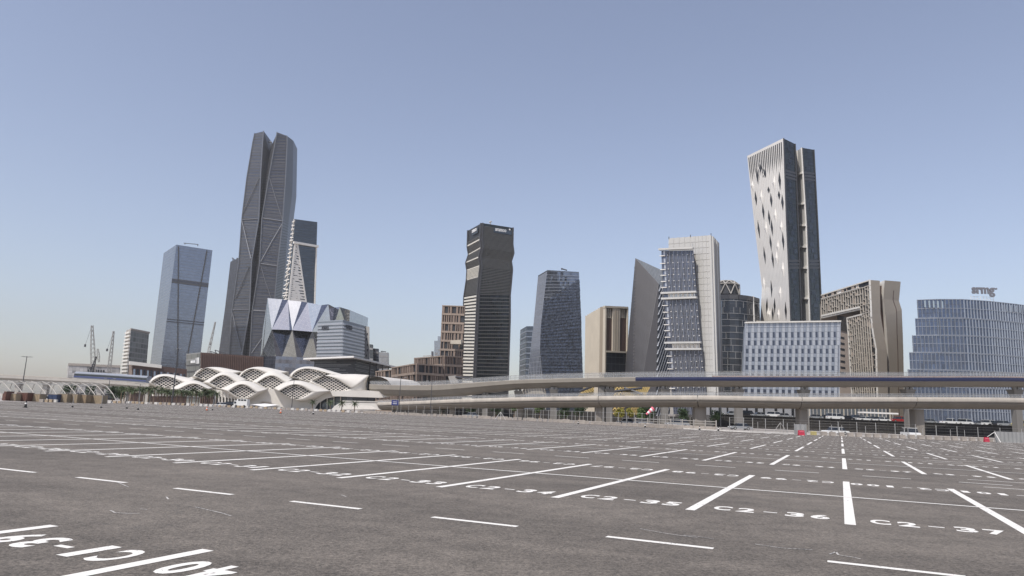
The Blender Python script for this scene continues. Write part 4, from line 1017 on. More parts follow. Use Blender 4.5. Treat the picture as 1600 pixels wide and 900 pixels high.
for ya, yb, kd in ybands:
    v1 = min(.998, F_.at(1230, ya)[1] - (.0 if kd != 'top' else .004)); v0 = F_.at(1230, yb)[1]
    off = 0 if yb < 541 else 1
    for c in range(nc):
        u0, u1 = c/nc, (c+1)/nc
        col_win = (c % 2 == 1) if off == 0 else (c % 2 == 1)
        sh_ = 0 if off == 0 else -.0
        if off == 1: u0, u1 = u0-.5/nc if c else 0, u1-.5/nc
        if kd == 'top':
            for q in range(2):
                va, vb = v0+(v1-v0)*q/2, v0+(v1-v0)*(q+1)/2
                place(pw if col_win else pn, 'spandrel' if col_win else 'panel', F_.mat(u0+.0012, u1-.0012, va+.002, vb-.002, -.02, .12), t)
        elif kd == 'w' and col_win: place(win, 'window', F_.mat(u0+.001, u1-.001, v0, v1, -.02, .05), t)
        else: place(pw if col_win else pn, 'spandrel' if col_win else 'panel', F_.mat(u0+.001, u1-.001, v0+.001, v1-.001, -.02, .12), t)
mb = MB(); F_.slab(mb, -.003, 1.003, .988, 1.002, -.5, .7); mb.build('parapet', 'white_frame', t)
for a in (-.004, .994):
    mb = MB(); F_.slab(mb, a, a+.010, 0, 1, -.05, .3); mb.build('edge_trim', 'fin_metal', t)
mb = MB()
za = zt+.9
for a, b in ((1182, 1236), (1236, 1294)):
    p = W(a, 500, 303); q = W(b, 499.5, 305); p.z = za; q.z = za
    mb.hexa([p, q, q+V((0, .4, 0)), p+V((0, .4, 0))], [x+V((0, 0, .35)) for x in (p, q, q+V((0, .4, 0)), p+V((0, .4, 0)))])
for k in range(14): p = W(1184+k*8.3, 501, 303.5); p.z = zt; mb.box(p+V((0, .4, .5)), (.5, .5, 1.0))
mb.build('roof_rail', 'tan_light', t)

# --- perforated sand-coloured arch building
t = thing('arch_building', 'sand-coloured building shaped like a portal, with a dense pattern of pierced openings', 'building', W(1345, 600, 340)); t.location.z = 0
A0 = edge(372, (1283, 461), (1284, 494), z0=W(1284, 494.5, 372).z)            # far left end of the bridge
C1 = edge(326, (1360, 437.5), (1361.8, 492), (1365.4, 520), (1370.4, 546), (1371.5, 590))
cw_ = []
br_top_f = Face([W(1284.5, 494, 372), W(1284, 461, 372)], [W(1361.8, 476.5, 326), W(1360, 437.5, 326)])
lg0 = edge(348, (1324, 496), (1325.3, 510), (1328.5, 570), (1329.5, 586)); 
lg0z = [p.z for p in lg0]
def on_z(colm, z):
    for a, b in zip(colm, colm[1:]):
        if a.z <= z <= b.z+1e-6: return a.lerp(b, (z-a.z)/(b.z-a.z))
    return colm[-1]
zs = [0, C1[1].z, C1[2].z, C1[3].z]
ztopleg = lg0[-1].z
leg = Face([on_z(lg0, 0), on_z(lg0, C1[1].z), on_z(lg0, C1[2].z), lg0[-1]], [C1[0], C1[1], C1[2], on_z(C1, ztopleg)])
mb = MB(); leg.sheet(mb); br_top_f.sheet(mb)
mid = Face([W(1346, 493, 335), W(1345, 478, 335)], [on_z(C1, C1[3].z-1), W(1361.5, 473, 326)])
mid.sheet(mb); mb.build('pierced_wall', 'dark_void', t)
E0 = edge(328, (1374.6, 438.5), (1375.8, 490), (1378.8, 510), (1385.6, 546), (1386.8, 590))
mb = MB(); Face(C1, E0).sheet(mb); mb.build('end_wall', 'tan_stone', t)
rc = [away(p, 8, 2) for p in E0]
G0 = edge(331, (1382.3, 438), (1380.2, 467), (1383.6, 494), (1385, 510), (1387.5, 546), (1388.5, 590))
G1 = edge(336, (1407.4, 440), (1404.6, 470), (1409, 484), (1410.6, 520), (1411.5, 550), (1412.2, 585))
mb = MB(); g_f = Face(G0, G1); g_f.sheet(mb); mb.build('end_wall', 'tan_stone', t)
rb = [away(p, 10, -1) for p in G0]
mb = MB(); mb.face([on_z(E0, 0)+V((-1, 3, 0)), on_z(G0, 0)+V((3, 3, 0)), G0[-1]+V((1, 3, -2)), E0[-1]+V((-1, 3, -2))]); Face(E0, [p+V((0, 8, 0)) for p in E0]).sheet(mb); mb.build('recess', 'rust_panel', t)
mb = MB(); Face([p+V((0, 6, 0)) for p in G0], G0).sheet(mb); mb.build('recess_cheek', 'white_frame', t)
mb = MB(); g = [g_f.at(x, y) for x, y in ((1396.4, 454), (1395.4, 468), (1400, 482), (1401.5, 520), (1403.5, 585))]
for a, b in zip(g, g[1:]): g_f.bar(mb, a, b, .45, .06, -.02)
g_f.bar(mb, (g[-1][0], 0.001), g[-1], .45, .06, -.02); mb.build('slit', 'rust_panel', t)
G1b = [away(p, 30, -2) for p in G1]
mb = MB(); Face(G1, G1b).sheet(mb); mb.build('side_wall', 'tan_stone', t)
zz = A0[-1]
topL = W(1284, 461, 372); topLb = away(topL, 28)
mb = MB(); mb.face([topL, C1[-1], E0[-1], away(E0[-1], 30), topLb]); mb.face([G0[-1], G1[-1], G1b[-1], away(G0[-1], 28)]); mb.build('roof', 'tan_stone', t)
mb = MB(); mb.face([away(W(1284.5, 494, 372), 26), W(1284.5, 494, 372), W(1346, 480, 335), away(W(1346, 480, 335), 26)]); mb.build('soffit', 'brown_stone', t)
iw = Face([V((W(1309, 560, 362).x, 362, 0)), W(1309, 492, 362)], [on_z(lg0, 0)+V((.0, .5, 0)), lg0[-1]+V((0, .5, 0))])
mb = MB(); iw.sheet(mb); mb.build('inner_wall', 'brown_light', t)
mb = MB(); u0, v0 = iw.at(1318, 517); iw.slab(mb, 0, 1, v0, 1, -.1, .35); mb.build('painted_shade_band', 'concrete_wall_shaded', t)  # dark slab: shade under the bridge put into the colour
for k, y in enumerate((528, 537, 546, 555.5, 565, 574.5, 583, 593, 603)):
    u0, v0 = iw.at(1317, y+1.6); _, v1 = iw.at(1317, y-1.6); ua = iw.at(1313.5, y)[0]; ub = iw.at(1319.5+k*.3, y)[0]
    mb = MB(); iw.slab(mb, ua, ub, v0, v1, -.05, .12); mb.build('window', 'dark_void', t)
# body of leg and rear
mb = MB(); bk_ = [away(p, 28) for p in leg.L]; Face(bk_, leg.L).sheet(mb); Face([away(p, 28, -2) for p in C1], bk_[:1]+[away(p, 28) for p in C1[1:]]) ; mb.build('leg_side', 'brown_stone', t)
mb = MB(); br = br_top_f
mb.face([away(br.L[0], 28), away(br.L[1], 28), away(br.R[1], 28), away(br.R[0], 28)]); mb.face([on_z(G1b, 0), G1b[-1], away(C1[-1], 28), away(C1[0], 28)]); mb.build('rear_wall', 'tan_stone', t)
# white outline edges
def outl(F_, a, b, wd=.55, nm='edge_frame'):
    mb = MB(); F_.bar(mb, a, b, wd, .55); mb.build(nm, 'white_frame', t)
outl(leg, (.012, 0), (.012, .995)); outl(leg, (0, .992), (.66, .992)); outl(leg, (.985, 0), (.985, .99))
outl(br, (0, .99), (1, .99)); outl(br, (.0, .012), (.8, .012), .9); outl(br, (.994, 0), (.994, .99)); 
mb = MB(); a = W(1284.6, 496.5, 372); b = W(1346, 482.8, 335); mb.tube(a, b, .45); mb.build('edge_frame', 'white_frame', t)
outl(mid, (.985, 0), (.985, 1))
# the pierced pattern: offset tall openings left between L-shaped frames
rq = random.Random(11)
def pierced(F_, cw, ch, name='pierced_frame', u1=1.0, v0_=0.0, v1_=1.0, skip=None):
    nu = max(3, int(F_.w*u1/cw)); nv = max(2, int(F_.h*(v1_-v0_)/ch)); mb = MB(); mb2 = MB()
    for c in range(nu):
        u0 = c*u1/nu; du = u1/nu; sh = rq.choice((0, .33, .5, .66))
        F_.slab(mb, u0, u0+du*.14, v0_, v1_, -.05, .5)
        r = -1+sh
        while r < nv:
            hh = rq.choice((.7, 1, 1, 1.3)); va = v0_+max(0, r)/nv*(v1_-v0_); vb = v0_+min(nv, r+hh)/nv*(v1_-v0_)
            if vb-va > .2/nv:
                F_.slab(mb, u0+du*.16, u0+du, vb-.10*(v1_-v0_)/nv, vb, -.05, .5)
                if rq.random() < .25: F_.slab(mb2, u0+du*(.16 if rq.random() < .5 else .55), u0+du*(.55 if rq.random() < .6 else .98), va, va+(vb-va)*rq.choice((.3, .45, .8)), -.05, .3)
            r += hh
    mb.build(name, 'pierced_stone', t, stuff=True); mb2.build('infill_panel', 'brown_light', t, stuff=True)
pierced(leg, 2.0, 3.3); pierced(br, 2.1, 3.1, v0_=.06, v1_=.80); pierced(mid, 2.0, 3.3)
mb = MB(); br.slab(mb, 0, .80, .80, .825, -.05, .6); mb.build('sill', 'white_frame', t)
for k in range(8): mb = MB(); u = .02+k*.105; br.slab(mb, u, u+(.012 if k % 2 else .05), .825, .985, -.05, .35); mb.build('roof_frame_post', 'brown_light', t)
mb = MB(); br.slab(mb, .33, .44, .84, .965, -.04, .1); br.slab(mb, .73, .78, .84, .965, -.04, .1); mb.build('sky_tone_panel', 'white_panel', t)  # solid white panels painted as bright sky showing through the roof frame

# --- stepped blue glass headquarters with curved front
t = thing('stepped_building', 'blue glass building stepping in tier by tier, with roof lettering, at the right edge', 'building', W(1500, 620, 300)); t.location.z = 0
def tier(xl, yt, n, z0, z1, xside, seed):
    pts = []
    # plan of the front: left bend at xl, gentle curve out past the frame
    P_ = [(xl, 292), (1470, 288.5), (1510, 286.5), (1550, 288), (1590, 292), (1640, 299), (1700, 309), (1760, 322)]
    return [V((W(x, 560, Y).x, Y, z0)) for x, Y in P_], P_
yT = [467.3, 497, 524, 551, 578]
Zs = [W(1470, y, 288.5).z for y in yT] + [max(0, W(1470, 604, 288.5).z), 0]
xls = [1438, 1433.5, 1427, 1421, 1417, 1414, 1412]; xsd = [1431.6, 1426.5, 1420, 1414, 1410, 1407, 1405]
rq = random.Random(5); fin_unit = unit_slab('fin_metal', 'fin')
plan_cache = []
tierfaces = []
for i in range(6):
    z1, z0 = Zs[i], Zs[i+1]
    if z1-z0 < .5: continue
    xx = W(xls[i], 560, 292).x; xs_ = W(xsd[i], 560, 305).x
    P_ = [(xx, 292)] + [(W(x, 560, Y).x, Y) for x, Y in ((1470, 288.5), (1510, 286.5), (1550, 288), (1590, 292), (1640, 299), (1700, 309), (1760, 322))]
    poly_ = [(xs_, 300)] + P_ + [(P_[-1][0]+10, 360), (xs_*1.2+6, 360)]
    mb = MB(); top = [V((x, y, z1)) for x, y in poly_]; bot = [V((x, y, z0)) for x, y in poly_]
    acc = 0
    for k in range(len(poly_)):
        a, b = k, (k+1) % len(poly_); ln = (top[b]-top[a]).length
        mb.face([bot[a], bot[b], top[b], top[a]], [(acc, z0), (acc+ln, z0), (acc+ln, z1), (acc, z1)], 0 if 0 < k < len(poly_)-3 else 1); acc += ln
    mb.face(top, mi=2); mb.face(bot[::-1], mi=2); mb.build('tier', ['glass_srmg', 'glass_dark_grey' if i == 0 else 'glass_navy', 'grey_roofing'], t)
    # fins
    acc = 0; pitch = 1.42; off = (i % 2)*.5
    mbf = MB(); mbl = MB()
    for k in range(len(P_)-1):
        A, B = V((*P_[k], z0)), V((*P_[k+1], z0)); ln = (B-A).length; e = (B-A)/ln; n = V((e.y, -e.x, 0))
        s0 = pitch*off if k == 0 else (pitch-acc) % pitch
        s_ = s0; acc2 = acc
        while s_ < ln:
            p = A+e*s_
            if p.x < .78*p.y:
                q = [p+n*.02, p+e*.10+n*.02, p+e*.34+n*.42, p+e*.24+n*.42]
                mbf.hexa(q, [x+V((0, 0, z1-z0-.15)) for x in q])
            s_ += pitch
        acc = (acc+ln) % pitch
        for zz_ in ((z0+z1)/2, z0+.08, z1-.25):
            q = [A+n*.02, B+n*.02, B+n*.30, A+n*.30]; mbl.hexa([V((x.x, x.y, zz_)) for x in q], [V((x.x, x.y, zz_+.14)) for x in q])
    mbf.build('glass_fin', 'fin_blue', t, stuff=True); mbl.build('floor_ledge', 'fin_metal', t, stuff=True)
    if i == 0:
        for k in range(24):
            x = 1444+k*6.7
            if x > 1600: break
            p = W(x, 480, 290); Yp = 288.2 if x < 1540 else 289+(x-1540)*.06
            p = W(x, 471.6, Yp-.35); q = W(x+2.6, 471.6, Yp-.35); zt_ = z1-1.0; zb_ = z1-3.8
            mb = MB(); mb.face([V((p.x, p.y, zb_)), V((q.x, q.y, zb_)), V((q.x, q.y, zt_)), V((p.x, p.y, zt_))]); mb.build('clear_pane', 'glass_mirror' if k < 13 else 'glass_mirror_blue', t)
zr = Zs[0]
sf = Face([W(1510, 500, 296), V((W(1510, 460, 296).x, 296, zr+8))], [W(1565, 500, 296), V((W(1565, 460, 296).x, 296, zr+8))])
u, v = sf.at(1536.5, 464); text_on(sf, 'srmg', u, v, 4.1, 'srmg_letters', t, 'sign', 9.8, .035, .1, .4)
mb = MB()
for k in range(8): p = W(1517+k*5, 466, 296.6); p.z = zr; mb.tube(p, p+V((0, 0, 3.4)), .07, 4)
p, q = W(1516, 466, 296.6), W(1553, 466, 296.6)
for z_ in (.9, 2.2, 3.2): mb.tube(V((p.x, p.y, zr+z_)), V((q.x, q.y, zr+z_)), .06, 4)
mb.build('sign_frame', 'white_metal', t)
mb = MB(); p = W(1556, 451.5, 295.5); mb.tube(p, p+V((0, -.4, 0)), .42, 8); mb.build('sign_dot', 'srmg_letters', t)
plain("rust_rib", (.14, .085, .065), .6, var=.2, scale=.8); plain("crane_pale", (.38, .36, .33), .5, var=.1)
# ------------------------------------------------------------ left background
def tower2(name, label, cat, L, Cc, R_, side, front, roof='grey_roofing'):
    t = thing(name, label, cat, base_of(L, Cc, R_)); B_ = [away((Cc[i]), (L[i].y-Cc[i].y)+(R_[i].y-Cc[i].y)+6) for i in range(len(Cc))]
    mb = MB(); Face(L, Cc).sheet(mb); mb.build('side_facade', side, t)
    mb = MB(); Face(Cc, R_).sheet(mb); mb.build('front_facade', front, t)
    mb = MB(); Face(R_, B_).sheet(mb); Face(B_, L).sheet(mb); mb.build('rear_facade', side, t)
    mb = MB(); mb.face([q[-1] for q in (L, Cc, R_, B_)]); mb.build('roof', roof, t)
    return t, Face(L, Cc), Face(Cc, R_)
facade('mottled', (.30, .29, .28), (.22, .21, .21), 2.2, 1.6, .1, .1, metal=.1, var=.75, wob=0, rough=.6)
facade('glass_grey_tower', (.16, .165, .155), (.26, .26, .25), 2.4, 3.8, .3, .8, metal=.45, var=.4, wob=.05, rough=.3)
t, fl, fr = tower2('concrete_block', 'low mottled grey building behind the construction cranes at far left', 'building', edge(505, (105.5, 571.5), (104.5, 590)), edge(500, (107.5, 569), (106.5, 591)), edge(515, (188, 572.5), (187, 592)), 'mottled', 'mottled')
for k in range(7):
    mb = MB(); u = .38+k*.045; fr.slab(mb, u, u+.03, .62, .70, -.05, .3); mb.build('window', 'dark_void', t)
    mb = MB(); u = .36+k*.05; fr.slab(mb, u, u+.03, .80, .87, -.05, .3); mb.build('window', 'dark_void', t)
rq = random.Random(8); mb = MB(); fr.slab(mb, -.01, 1.0, .96, 1.03, -.3, .4); mb.build('parapet', 'block_concrete', t)
t, fl, fr = tower2('grey_tower', 'slim grey tower with pale balconies on its left edge, left of the pale glass tower', 'tower', edge(535, (197.5, 516), (189.5, 588)), edge(520, (204.5, 514), (198.5, 590)), edge(535, (233, 519.5), (227.5, 590)), 'concrete', 'glass_grey_tower')
for k in range(19): mb = MB(); fl.slab(mb, 0, 1, .04+k*.05, .065+k*.05, -.05, .9); mb.build('balcony', 'white_frame', t)
mb = MB(); fr.slab(mb, -.02, 1.02, .985, 1.01, -.3, .5); mb.build('parapet', 'block_concrete', t)
L = edge(392, (201.5, 568.5), (200.5, 592)); Cc = edge(385, (207, 567), (206, 593)); R_ = edge(400, (292, 577), (291.5, 594))
t, fl, fr = tower2('brown_lowrise', 'long low brown building with a pale roof edge under the pale glass tower', 'building', L, Cc, R_, 'brown_stone', 'rust_panel')
mb = MB(); fr.slab(mb, -.06, .52, .94, 1.03, -1.5, 1.5); mb.build('roof_edge', 'white_frame', t)
for k in range(16): mb = MB(); u = .02+k*.061; fr.slab(mb, u, u+.035, .3+.2*(k % 3 == 0), .85, -.05, .15); mb.build('window', 'glass_navy' if k % 2 else 'glass_pale', t)
mb = MB(); fr.slab(mb, 0, 1, .22, .27, -.1, .5); mb.build('floor_band', 'brown_light', t)
L = edge(450, (291, 553), (290.5, 585)); Cc = edge(440, (313.5, 550.5), (313, 586)); R_ = edge(455, (412, 557.5), (411.5, 589))
t, fl, fr = tower2('ribbed_building', 'low building with dark rust-brown ribs and a glazed left end bearing a white sign', 'building', L, Cc, R_, 'glass_grey_tower', 'rust_panel')
for k in range(34): mb = MB(); u = .005+k*.0295; fr.slab(mb, u, u+.013, .0, .985, -.05, .9); mb.build('rib', 'rust_rib', t)
for k in range(6): mb = MB(); fl.slab(mb, .05, .95, .1+k*.13, .12+k*.13, -.05, .3); mb.build('floor_band', 'dark_metal', t)
for u0, u1 in ((.36, .52), (.55, .66), (.72, .76), (.82, .92)): mb = MB(); fl.slab(mb, u0, u1, .80 if u0 < .7 else .78, .85 if u0 < .7 else .9, .1, .4); mb.build('sign', 'sign_white', t)
for x, y in ((338, 547), (345, 549), (331, 549)): mb = MB(); mb.tube(W(x, y+5, 445), W(x-2, y, 445), .25); mb.tube(W(x-2, y, 445), W(x+9, y+3.5, 445), .25); mb.build('roof_rail', 'dark_metal', t)

# ------------------------------------------------------------ lattice cranes
def lattice(mb, p, q, wd, n, r):
    p, q = V(p), V(q); d = (q-p).normalized(); a = d.orthogonal().normalized(); b = d.cross(a)
    cs = [(a+b), (a-b), (-a-b), (b-a)]
    for k in range(n):
        f0, f1 = k/n, (k+1)/n; w0 = wd*(.35+.65*math.sin(math.pi*min(.93, max(.07, f0)))); w1 = wd*(.35+.65*math.sin(math.pi*min(.93, max(.07, f1))))
        for i in range(4):
            c0 = p.lerp(q, f0)+cs[i]*w0*.5; c1 = p.lerp(q, f1)+cs[i]*w1*.5; e1 = p.lerp(q, f1)+cs[(i+1) % 4]*w1*.5
            mb.tube(c0, c1, r, 3, cap=False); mb.tube(c0, e1, r*.7, 3, cap=False)
def crane(label, base, tip, wd, mat, group='lattice boom cranes over the rooftops', jib=None):
    t = thing('lattice_crane', label, 'crane', (base.x, base.y, 0), group)
    mb = MB(); lattice(mb, base, tip, wd, 16, .17); mb.build('boom', mat, t)
    mb = MB(); mb.box((base.x, base.y, 2.3), (9, 4, 3), .4); mb.build('cab', 'dark_metal', t)
    mb = MB(); mb.box((base.x, base.y-2.4, .6), (8, 1.2, 1.2), .4); mb.build('track', 'black_rubber', t)
    mb = MB(); mb.box((base.x, base.y+2.4, .6), (8, 1.2, 1.2), .4); mb.build('track', 'black_rubber', t)
    mb = MB(); hk = tip+V((-2.5, 0, -tip.z*.28)); mb.tube(tip, hk, .07, 4); mb.build('hoist_cable', 'dark_metal', t)
    mb = MB(); mb.box(hk, (.8, .8, 1.6)); mb.build('hook_block', 'dark_metal', t)
    if jib: mb = MB(); lattice(mb, jib[0], jib[1], wd*.6, 8, .12); mb.build('jib', mat, t)
def b2(x, y, Y): p = W(x, y, Y); return V((p.x, p.y, 3.0))
crane('tallest near-vertical pale lattice crane at far left', b2(149, 600, 440), W(143.8, 508.5, 440), 2.2, 'crane_pale', jib=(W(154.5, 566, 440), W(152.5, 545, 440)))
crane('grey lattice crane just left of the slim grey tower', b2(168, 600, 445), W(177.6, 517.5, 445), 1.6, 'crane_pale')
crane('short dark leaning crane boom in front of the mottled building', b2(134.5, 600, 430), W(150.5, 557, 430), 1.3, 'dark_metal')
crane('thin inclined crane boom between the pale glass tower and the tallest skyscraper', b2(312, 600, 620), W(336.5, 503, 620), 1.8, 'crane_pale')

# ------------------------------------------------------------ metro station: cream shells with pierced eye-shaped screens
t = thing('metro_station', 'cream metro station of wavy lens-shaped shells with diamond-pierced screens', 'station', W(420, 640, 290)); t.location.z = 0
station = t
def zc(x, y, Y): return W(220+x/4, 560+y/4, Y)
def lens(xl, yl, xr, yr, yt, yb, pk=.5, pb=.5, n=30, e=1.15):
    """closed outline in picture units: upper edge left to right, lower edge back"""
    P_ = []
    for i in range(n):
        s_ = i/(n-1); a = s_**(math.log(.5)/math.log(pk)); P_.append((xl+(xr-xl)*s_, yl+(yr-yl)*s_ - ((yl+yr)/2-yt)*math.sin(math.pi*a)**e))
    for i in range(1, n-1):
        s_ = 1-i/(n-1); a = s_**(math.log(.5)/math.log(pb)); P_.append((xl+(xr-xl)*s_, yl+(yr-yl)*s_ + (yb-(yl+yr)/2)*math.sin(math.pi*a)**e))
    return P_
def inside(P_, x, y):
    c = False
    for i in range(len(P_)):
        a, b = P_[i], P_[(i+1) % len(P_)]
        if (a[1] > y) != (b[1] > y) and x < (b[0]-a[0])*(y-a[1])/(b[1]-a[1])+a[0]: c = not c
    return c
def pod(Y, outer, inner, cell=27, back=26):
    n = len(inner); rings = []
    for f, dy in ((0, 0.2), (.06, -.5), (.35, -.1), (.7, .9), (1, 3.2)):
        rings.append([zc(a[0]+(b[0]-a[0])*f, a[1]+(b[1]-a[1])*f, Y+dy) for a, b in zip(inner, outer)])
    lip = [zc(a[0], a[1], Y+1.6) for a in inner]
    sk = [p+V((p.x/p.y*back, back, (-1.2 if i < n//2 else 0))) for i, p in enumerate(rings[-1])]
    mb = MB(); mb.grid([lip]+rings+[sk], closed=True); mb.build('shell', 'cream_shell', station, smooth=True)
    cxy = (sum(a[0] for a in inner)/n, sum(a[1] for a in inner)/n)
    # pierced screen
    mb = MB(); cw, ch = cell, cell*.62
    x0, x1 = min(a[0] for a in inner), max(a[0] for a in inner); y0, y1 = min(a[1] for a in inner), max(a[1] for a in inner)
    j = 0; y = y0-ch
    while y < y1+ch:
        x = x0-cw + (cw/2 if j % 2 else 0)
        while x < x1+cw:
            if inside(inner, x, y) or inside(inner, x-cw*.3, y) or inside(inner, x+cw*.3, y):
                edge_ = not (inside(inner, x-cw*.4, y) and inside(inner, x+cw*.4, y) and inside(inner, x, y-ch*.4) and inside(inner, x, y+ch*.4))
                O = [(x-cw/2, y), (x, y+ch/2), (x+cw/2, y), (x, y-ch/2)]
                k = .55 if edge_ else .79
                I = [(x+(a-x)*k, y+(b-y)*k) for a, b in O]
                Of = [zc(*q, Y+.7) for q in O]; If = [zc(*q, Y+.7) for q in I]; Ib = [zc(*q, Y+1.2) for q in I]
                for q in range(4):
                    r = (q+1) % 4; mb.face([Of[q], Of[r], If[r], If[q]]); mb.face([If[q], If[r], Ib[r], Ib[q]])
            x += cw
        y += ch/2; j += 1
    mb.build('pierced_screen', 'cream_lattice', station, stuff=True)
    mb = MB(); mb.face([zc(cxy[0]+(a[0]-cxy[0])*1.02, cxy[1]+(a[1]-cxy[1])*1.02, Y+2.4) for a in inner]); mb.build('glazing', 'dark_void', station)
def resamp(P_, n):
    d = [0]
    for a, b in zip(P_, P_[1:]): d.append(d[-1]+math.hypot(b[0]-a[0], b[1]-a[1]))
    out = []
    for k in range(n):
        t_ = d[-1]*k/(n-1); i = 0
        while i < len(d)-2 and d[i+1] < t_: i += 1
        f = (t_-d[i])/(d[i+1]-d[i]); out.append((P_[i][0]+(P_[i+1][0]-P_[i][0])*f, P_[i][1]+(P_[i+1][1]-P_[i][1])*f))
    return out
def blunt(up, lo): return resamp(up, 30)+resamp(lo, 30)[1:-1]
pods = [  # Y, outer lens, inner lens
    (300, lens(322, 118, 640, 82, 49, 150, .34), lens(338, 108, 512, 96, 60, 136, .4)),
    (300, lens(606, 118, 925, 84, 48, 152, .34), lens(622, 112, 795, 98, 64, 141, .4)),
    (300, lens(925, 118, 1285, 104, 48, 150, .32), lens(944, 112, 1185, 96, 62, 142, .34)),
    (294, lens(50, 160, 345, 128, 91, 196, .28), lens(62, 150, 268, 152, 112, 186, .42)),
    (293, lens(385, 150, 660, 132, 83, 204, .52), lens(432, 150, 594, 150, 106, 190, .5)),
    (293, lens(690, 150, 952, 128, 80, 206, .50), lens(728, 150, 908, 156, 110, 194, .5)),
    (292, blunt([(1030, 160), (1080, 138), (1150, 108), (1240, 98), (1340, 98), (1426, 104)], [(1424, 106), (1414, 140), (1409, 175), (1416, 206), (1330, 214), (1180, 208), (1090, 186), (1030, 160)]), lens(1070, 140, 1322, 188, 116, 206, .42)),
    (286, lens(182, 190, 452, 186, 136, 226, .52), lens(245, 190, 418, 190, 160, 212, .5)),
    (286, lens(500, 190, 792, 194, 138, 262, .5), lens(552, 205, 722, 212, 164, 250, .48)),
    (285, lens(830, 188, 1185, 204, 139, 268, .42), lens(866, 205, 1068, 210, 164, 256, .5)),
]
for Y, o_, i_ in pods: pod(Y, o_, i_)
# base body between the shells, with arched cheeks
def slabpoly(name, pts, Y, depth, mat='cream_shell', par=None):
    F0 = [zc(x, y, Y) for x, y in pts]
    for p in F0: p.z = max(p.z, 0)
    B0 = [p+V((p.x/p.y*depth, depth, 0)) for p in F0]; mb = MB()
    mb.face(F0) if (F0[1]-F0[0]).cross(F0[2]-F0[0]).y < 0 else mb.face(F0[::-1])
    mb.face(B0)
    for i in range(len(F0)): j = (i+1) % len(F0); mb.face([F0[i], F0[j], B0[j], B0[i]])
    return mb.build(name, mat, par or station)
slabpoly('core', [(70, 180), (340, 110), (640, 105), (940, 100), (1290, 112), (1400, 140), (1400, 205), (1180, 205), (1180, 235), (70, 235)], 306, 20, 'cream_lattice')
slabpoly('base_wall', [(440, 190), (620, 215), (850, 190), (1180, 205), (1415, 206), (1415, 232), (1250, 234), (1160, 250), (1110, 280), (1085, 322), (905, 322), (860, 300), (800, 272), (760, 270), (720, 290), (700, 322), (650, 322), (650, 258), (560, 250), (470, 235)], 290.6, 11)
slabpoly('arch_soffit', [(700, 322), (722, 288), (765, 266), (800, 268), (862, 298), (905, 322)], 292, 10, 'cream_lattice')
slabpoly('entrance_glazing', [(1085, 322), (1110, 278), (1160, 248), (1250, 236), (1290, 236), (1290, 322)], 294, 4, 'glass_lobby')
slabpoly('column_screen', [(455, 195), (650, 240), (650, 322), (455, 322)], 291, 4, 'concrete_dark')
for k in range(9): slabpoly('column', [(462+k*20, 200+k*4), (470+k*20, 202+k*4), (470+k*20, 318), (462+k*20, 318)], 290.2, .7, 'cream_shell')
for k in range(4): slabpoly('door_post', [(1120+k*42, 250-k*4), (1126+k*42, 248-k*4), (1126+k*42, 320), (1120+k*42, 320)], 293, .8, 'cream_shell')
slabpoly('ledge', [(1180, 205), (1415, 200), (1560, 212), (1560, 238), (1500, 246), (1200, 236)], 289, 9)
# right-hand tunnel mouth
mb = MB(); rows = []
prof = [(1418, 104), (1455, 108), (1500, 115), (1540, 132), (1562, 160), (1568, 205)]
for f, dy in ((0, 0), (.5, -.8), (1, 0)):
    pass
mouth = [(1424, 104), (1424, 125), (1416, 150), (1410, 175), (1412, 196), (1426, 208)]
mouthl = [(1360, 108), (1366, 130), (1366, 155), (1368, 180), (1375, 198), (1385, 206)]
mb.grid([[zc(*q, 293.5) for q in mouth], [zc(*q, 299) for q in mouth]]); mb.build('tunnel_rim', 'cream_shell', station, smooth=True)
f0 = [zc(*q, 294) for q in [(1418, 106)]+prof[1:]]; f1 = [p+V((10, 26, 0)) for p in f0]; f2 = [p+V((0, .0, -.8)) for p in f0]
mb = MB(); mb.grid([f0, f1]); mb.build('tunnel_roof', 'cream_shell', station, smooth=True)
for k in range(7):
    a = [zc(q[0]-6-k*16, q[1]+4+k*1.5, 297+k*.5) for q in prof if q[0] > 1440]; mb = MB(); mb.grid([a, [p+V((0, .8, 0)) for p in a], [p+V((0, .4, -.5)) for p in a]]); mb.build('tunnel_rib', 'concrete', station)
slabpoly('tunnel_backing', [(1420, 108), (1500, 118), (1540, 135), (1562, 165), (1565, 206), (1418, 206)], 302, 8, 'concrete_wall_shaded')
# low ramp building on the right foot
r_ = thing('ramp_building', 'low cream ramp building with a slanted right end beside the station entrance', 'building', W(558, 640, 262)); r_.location.z = 0
slabpoly('body', [(1190, 322), (1210, 298), (1235, 282), (1270, 276), (1470, 280), (1520, 322)], 262, 10, 'cream_shell', r_)
slabpoly('inset_panel', [(1262, 318), (1275, 292), (1440, 294), (1475, 318)], 261.9, .05, 'cream_lattice', r_)
slabpoly('slanted_end', [(1470, 280), (1500, 282), (1550, 322), (1520, 322)], 261, 10, 'block_white', r_)
slabpoly('link_deck', [(1260, 262), (1560, 270), (1560, 278), (1250, 272)], 266, 6, 'concrete', r_)
s_ = thing('shade_sail', 'low white tent-like shade sail in front of the station arch', 'canopy', W(412, 637, 258)); s_.location.z = 0
mb = MB(); a, b, c, d, e = zc(690, 287, 262), zc(770, 302, 255), zc(865, 290, 262), zc(775, 282, 272), zc(770, 306, 254)
mb.face([a, b, d]); mb.face([b, c, d]); mb.face([V(p)-V((0, 0, .12)) for p in (a, d, b)]); mb.face([V(p)-V((0, 0, .12)) for p in (b, d, c)]); mb.build('fabric', 'white_cloth', s_)
for p in (a, c): mb = MB(); mb.tube((p.x, p.y, 0), p, .12); mb.build('mast', 'white_metal', s_)
plain('arch_steel', (.36, .335, .30), .5, var=.1)
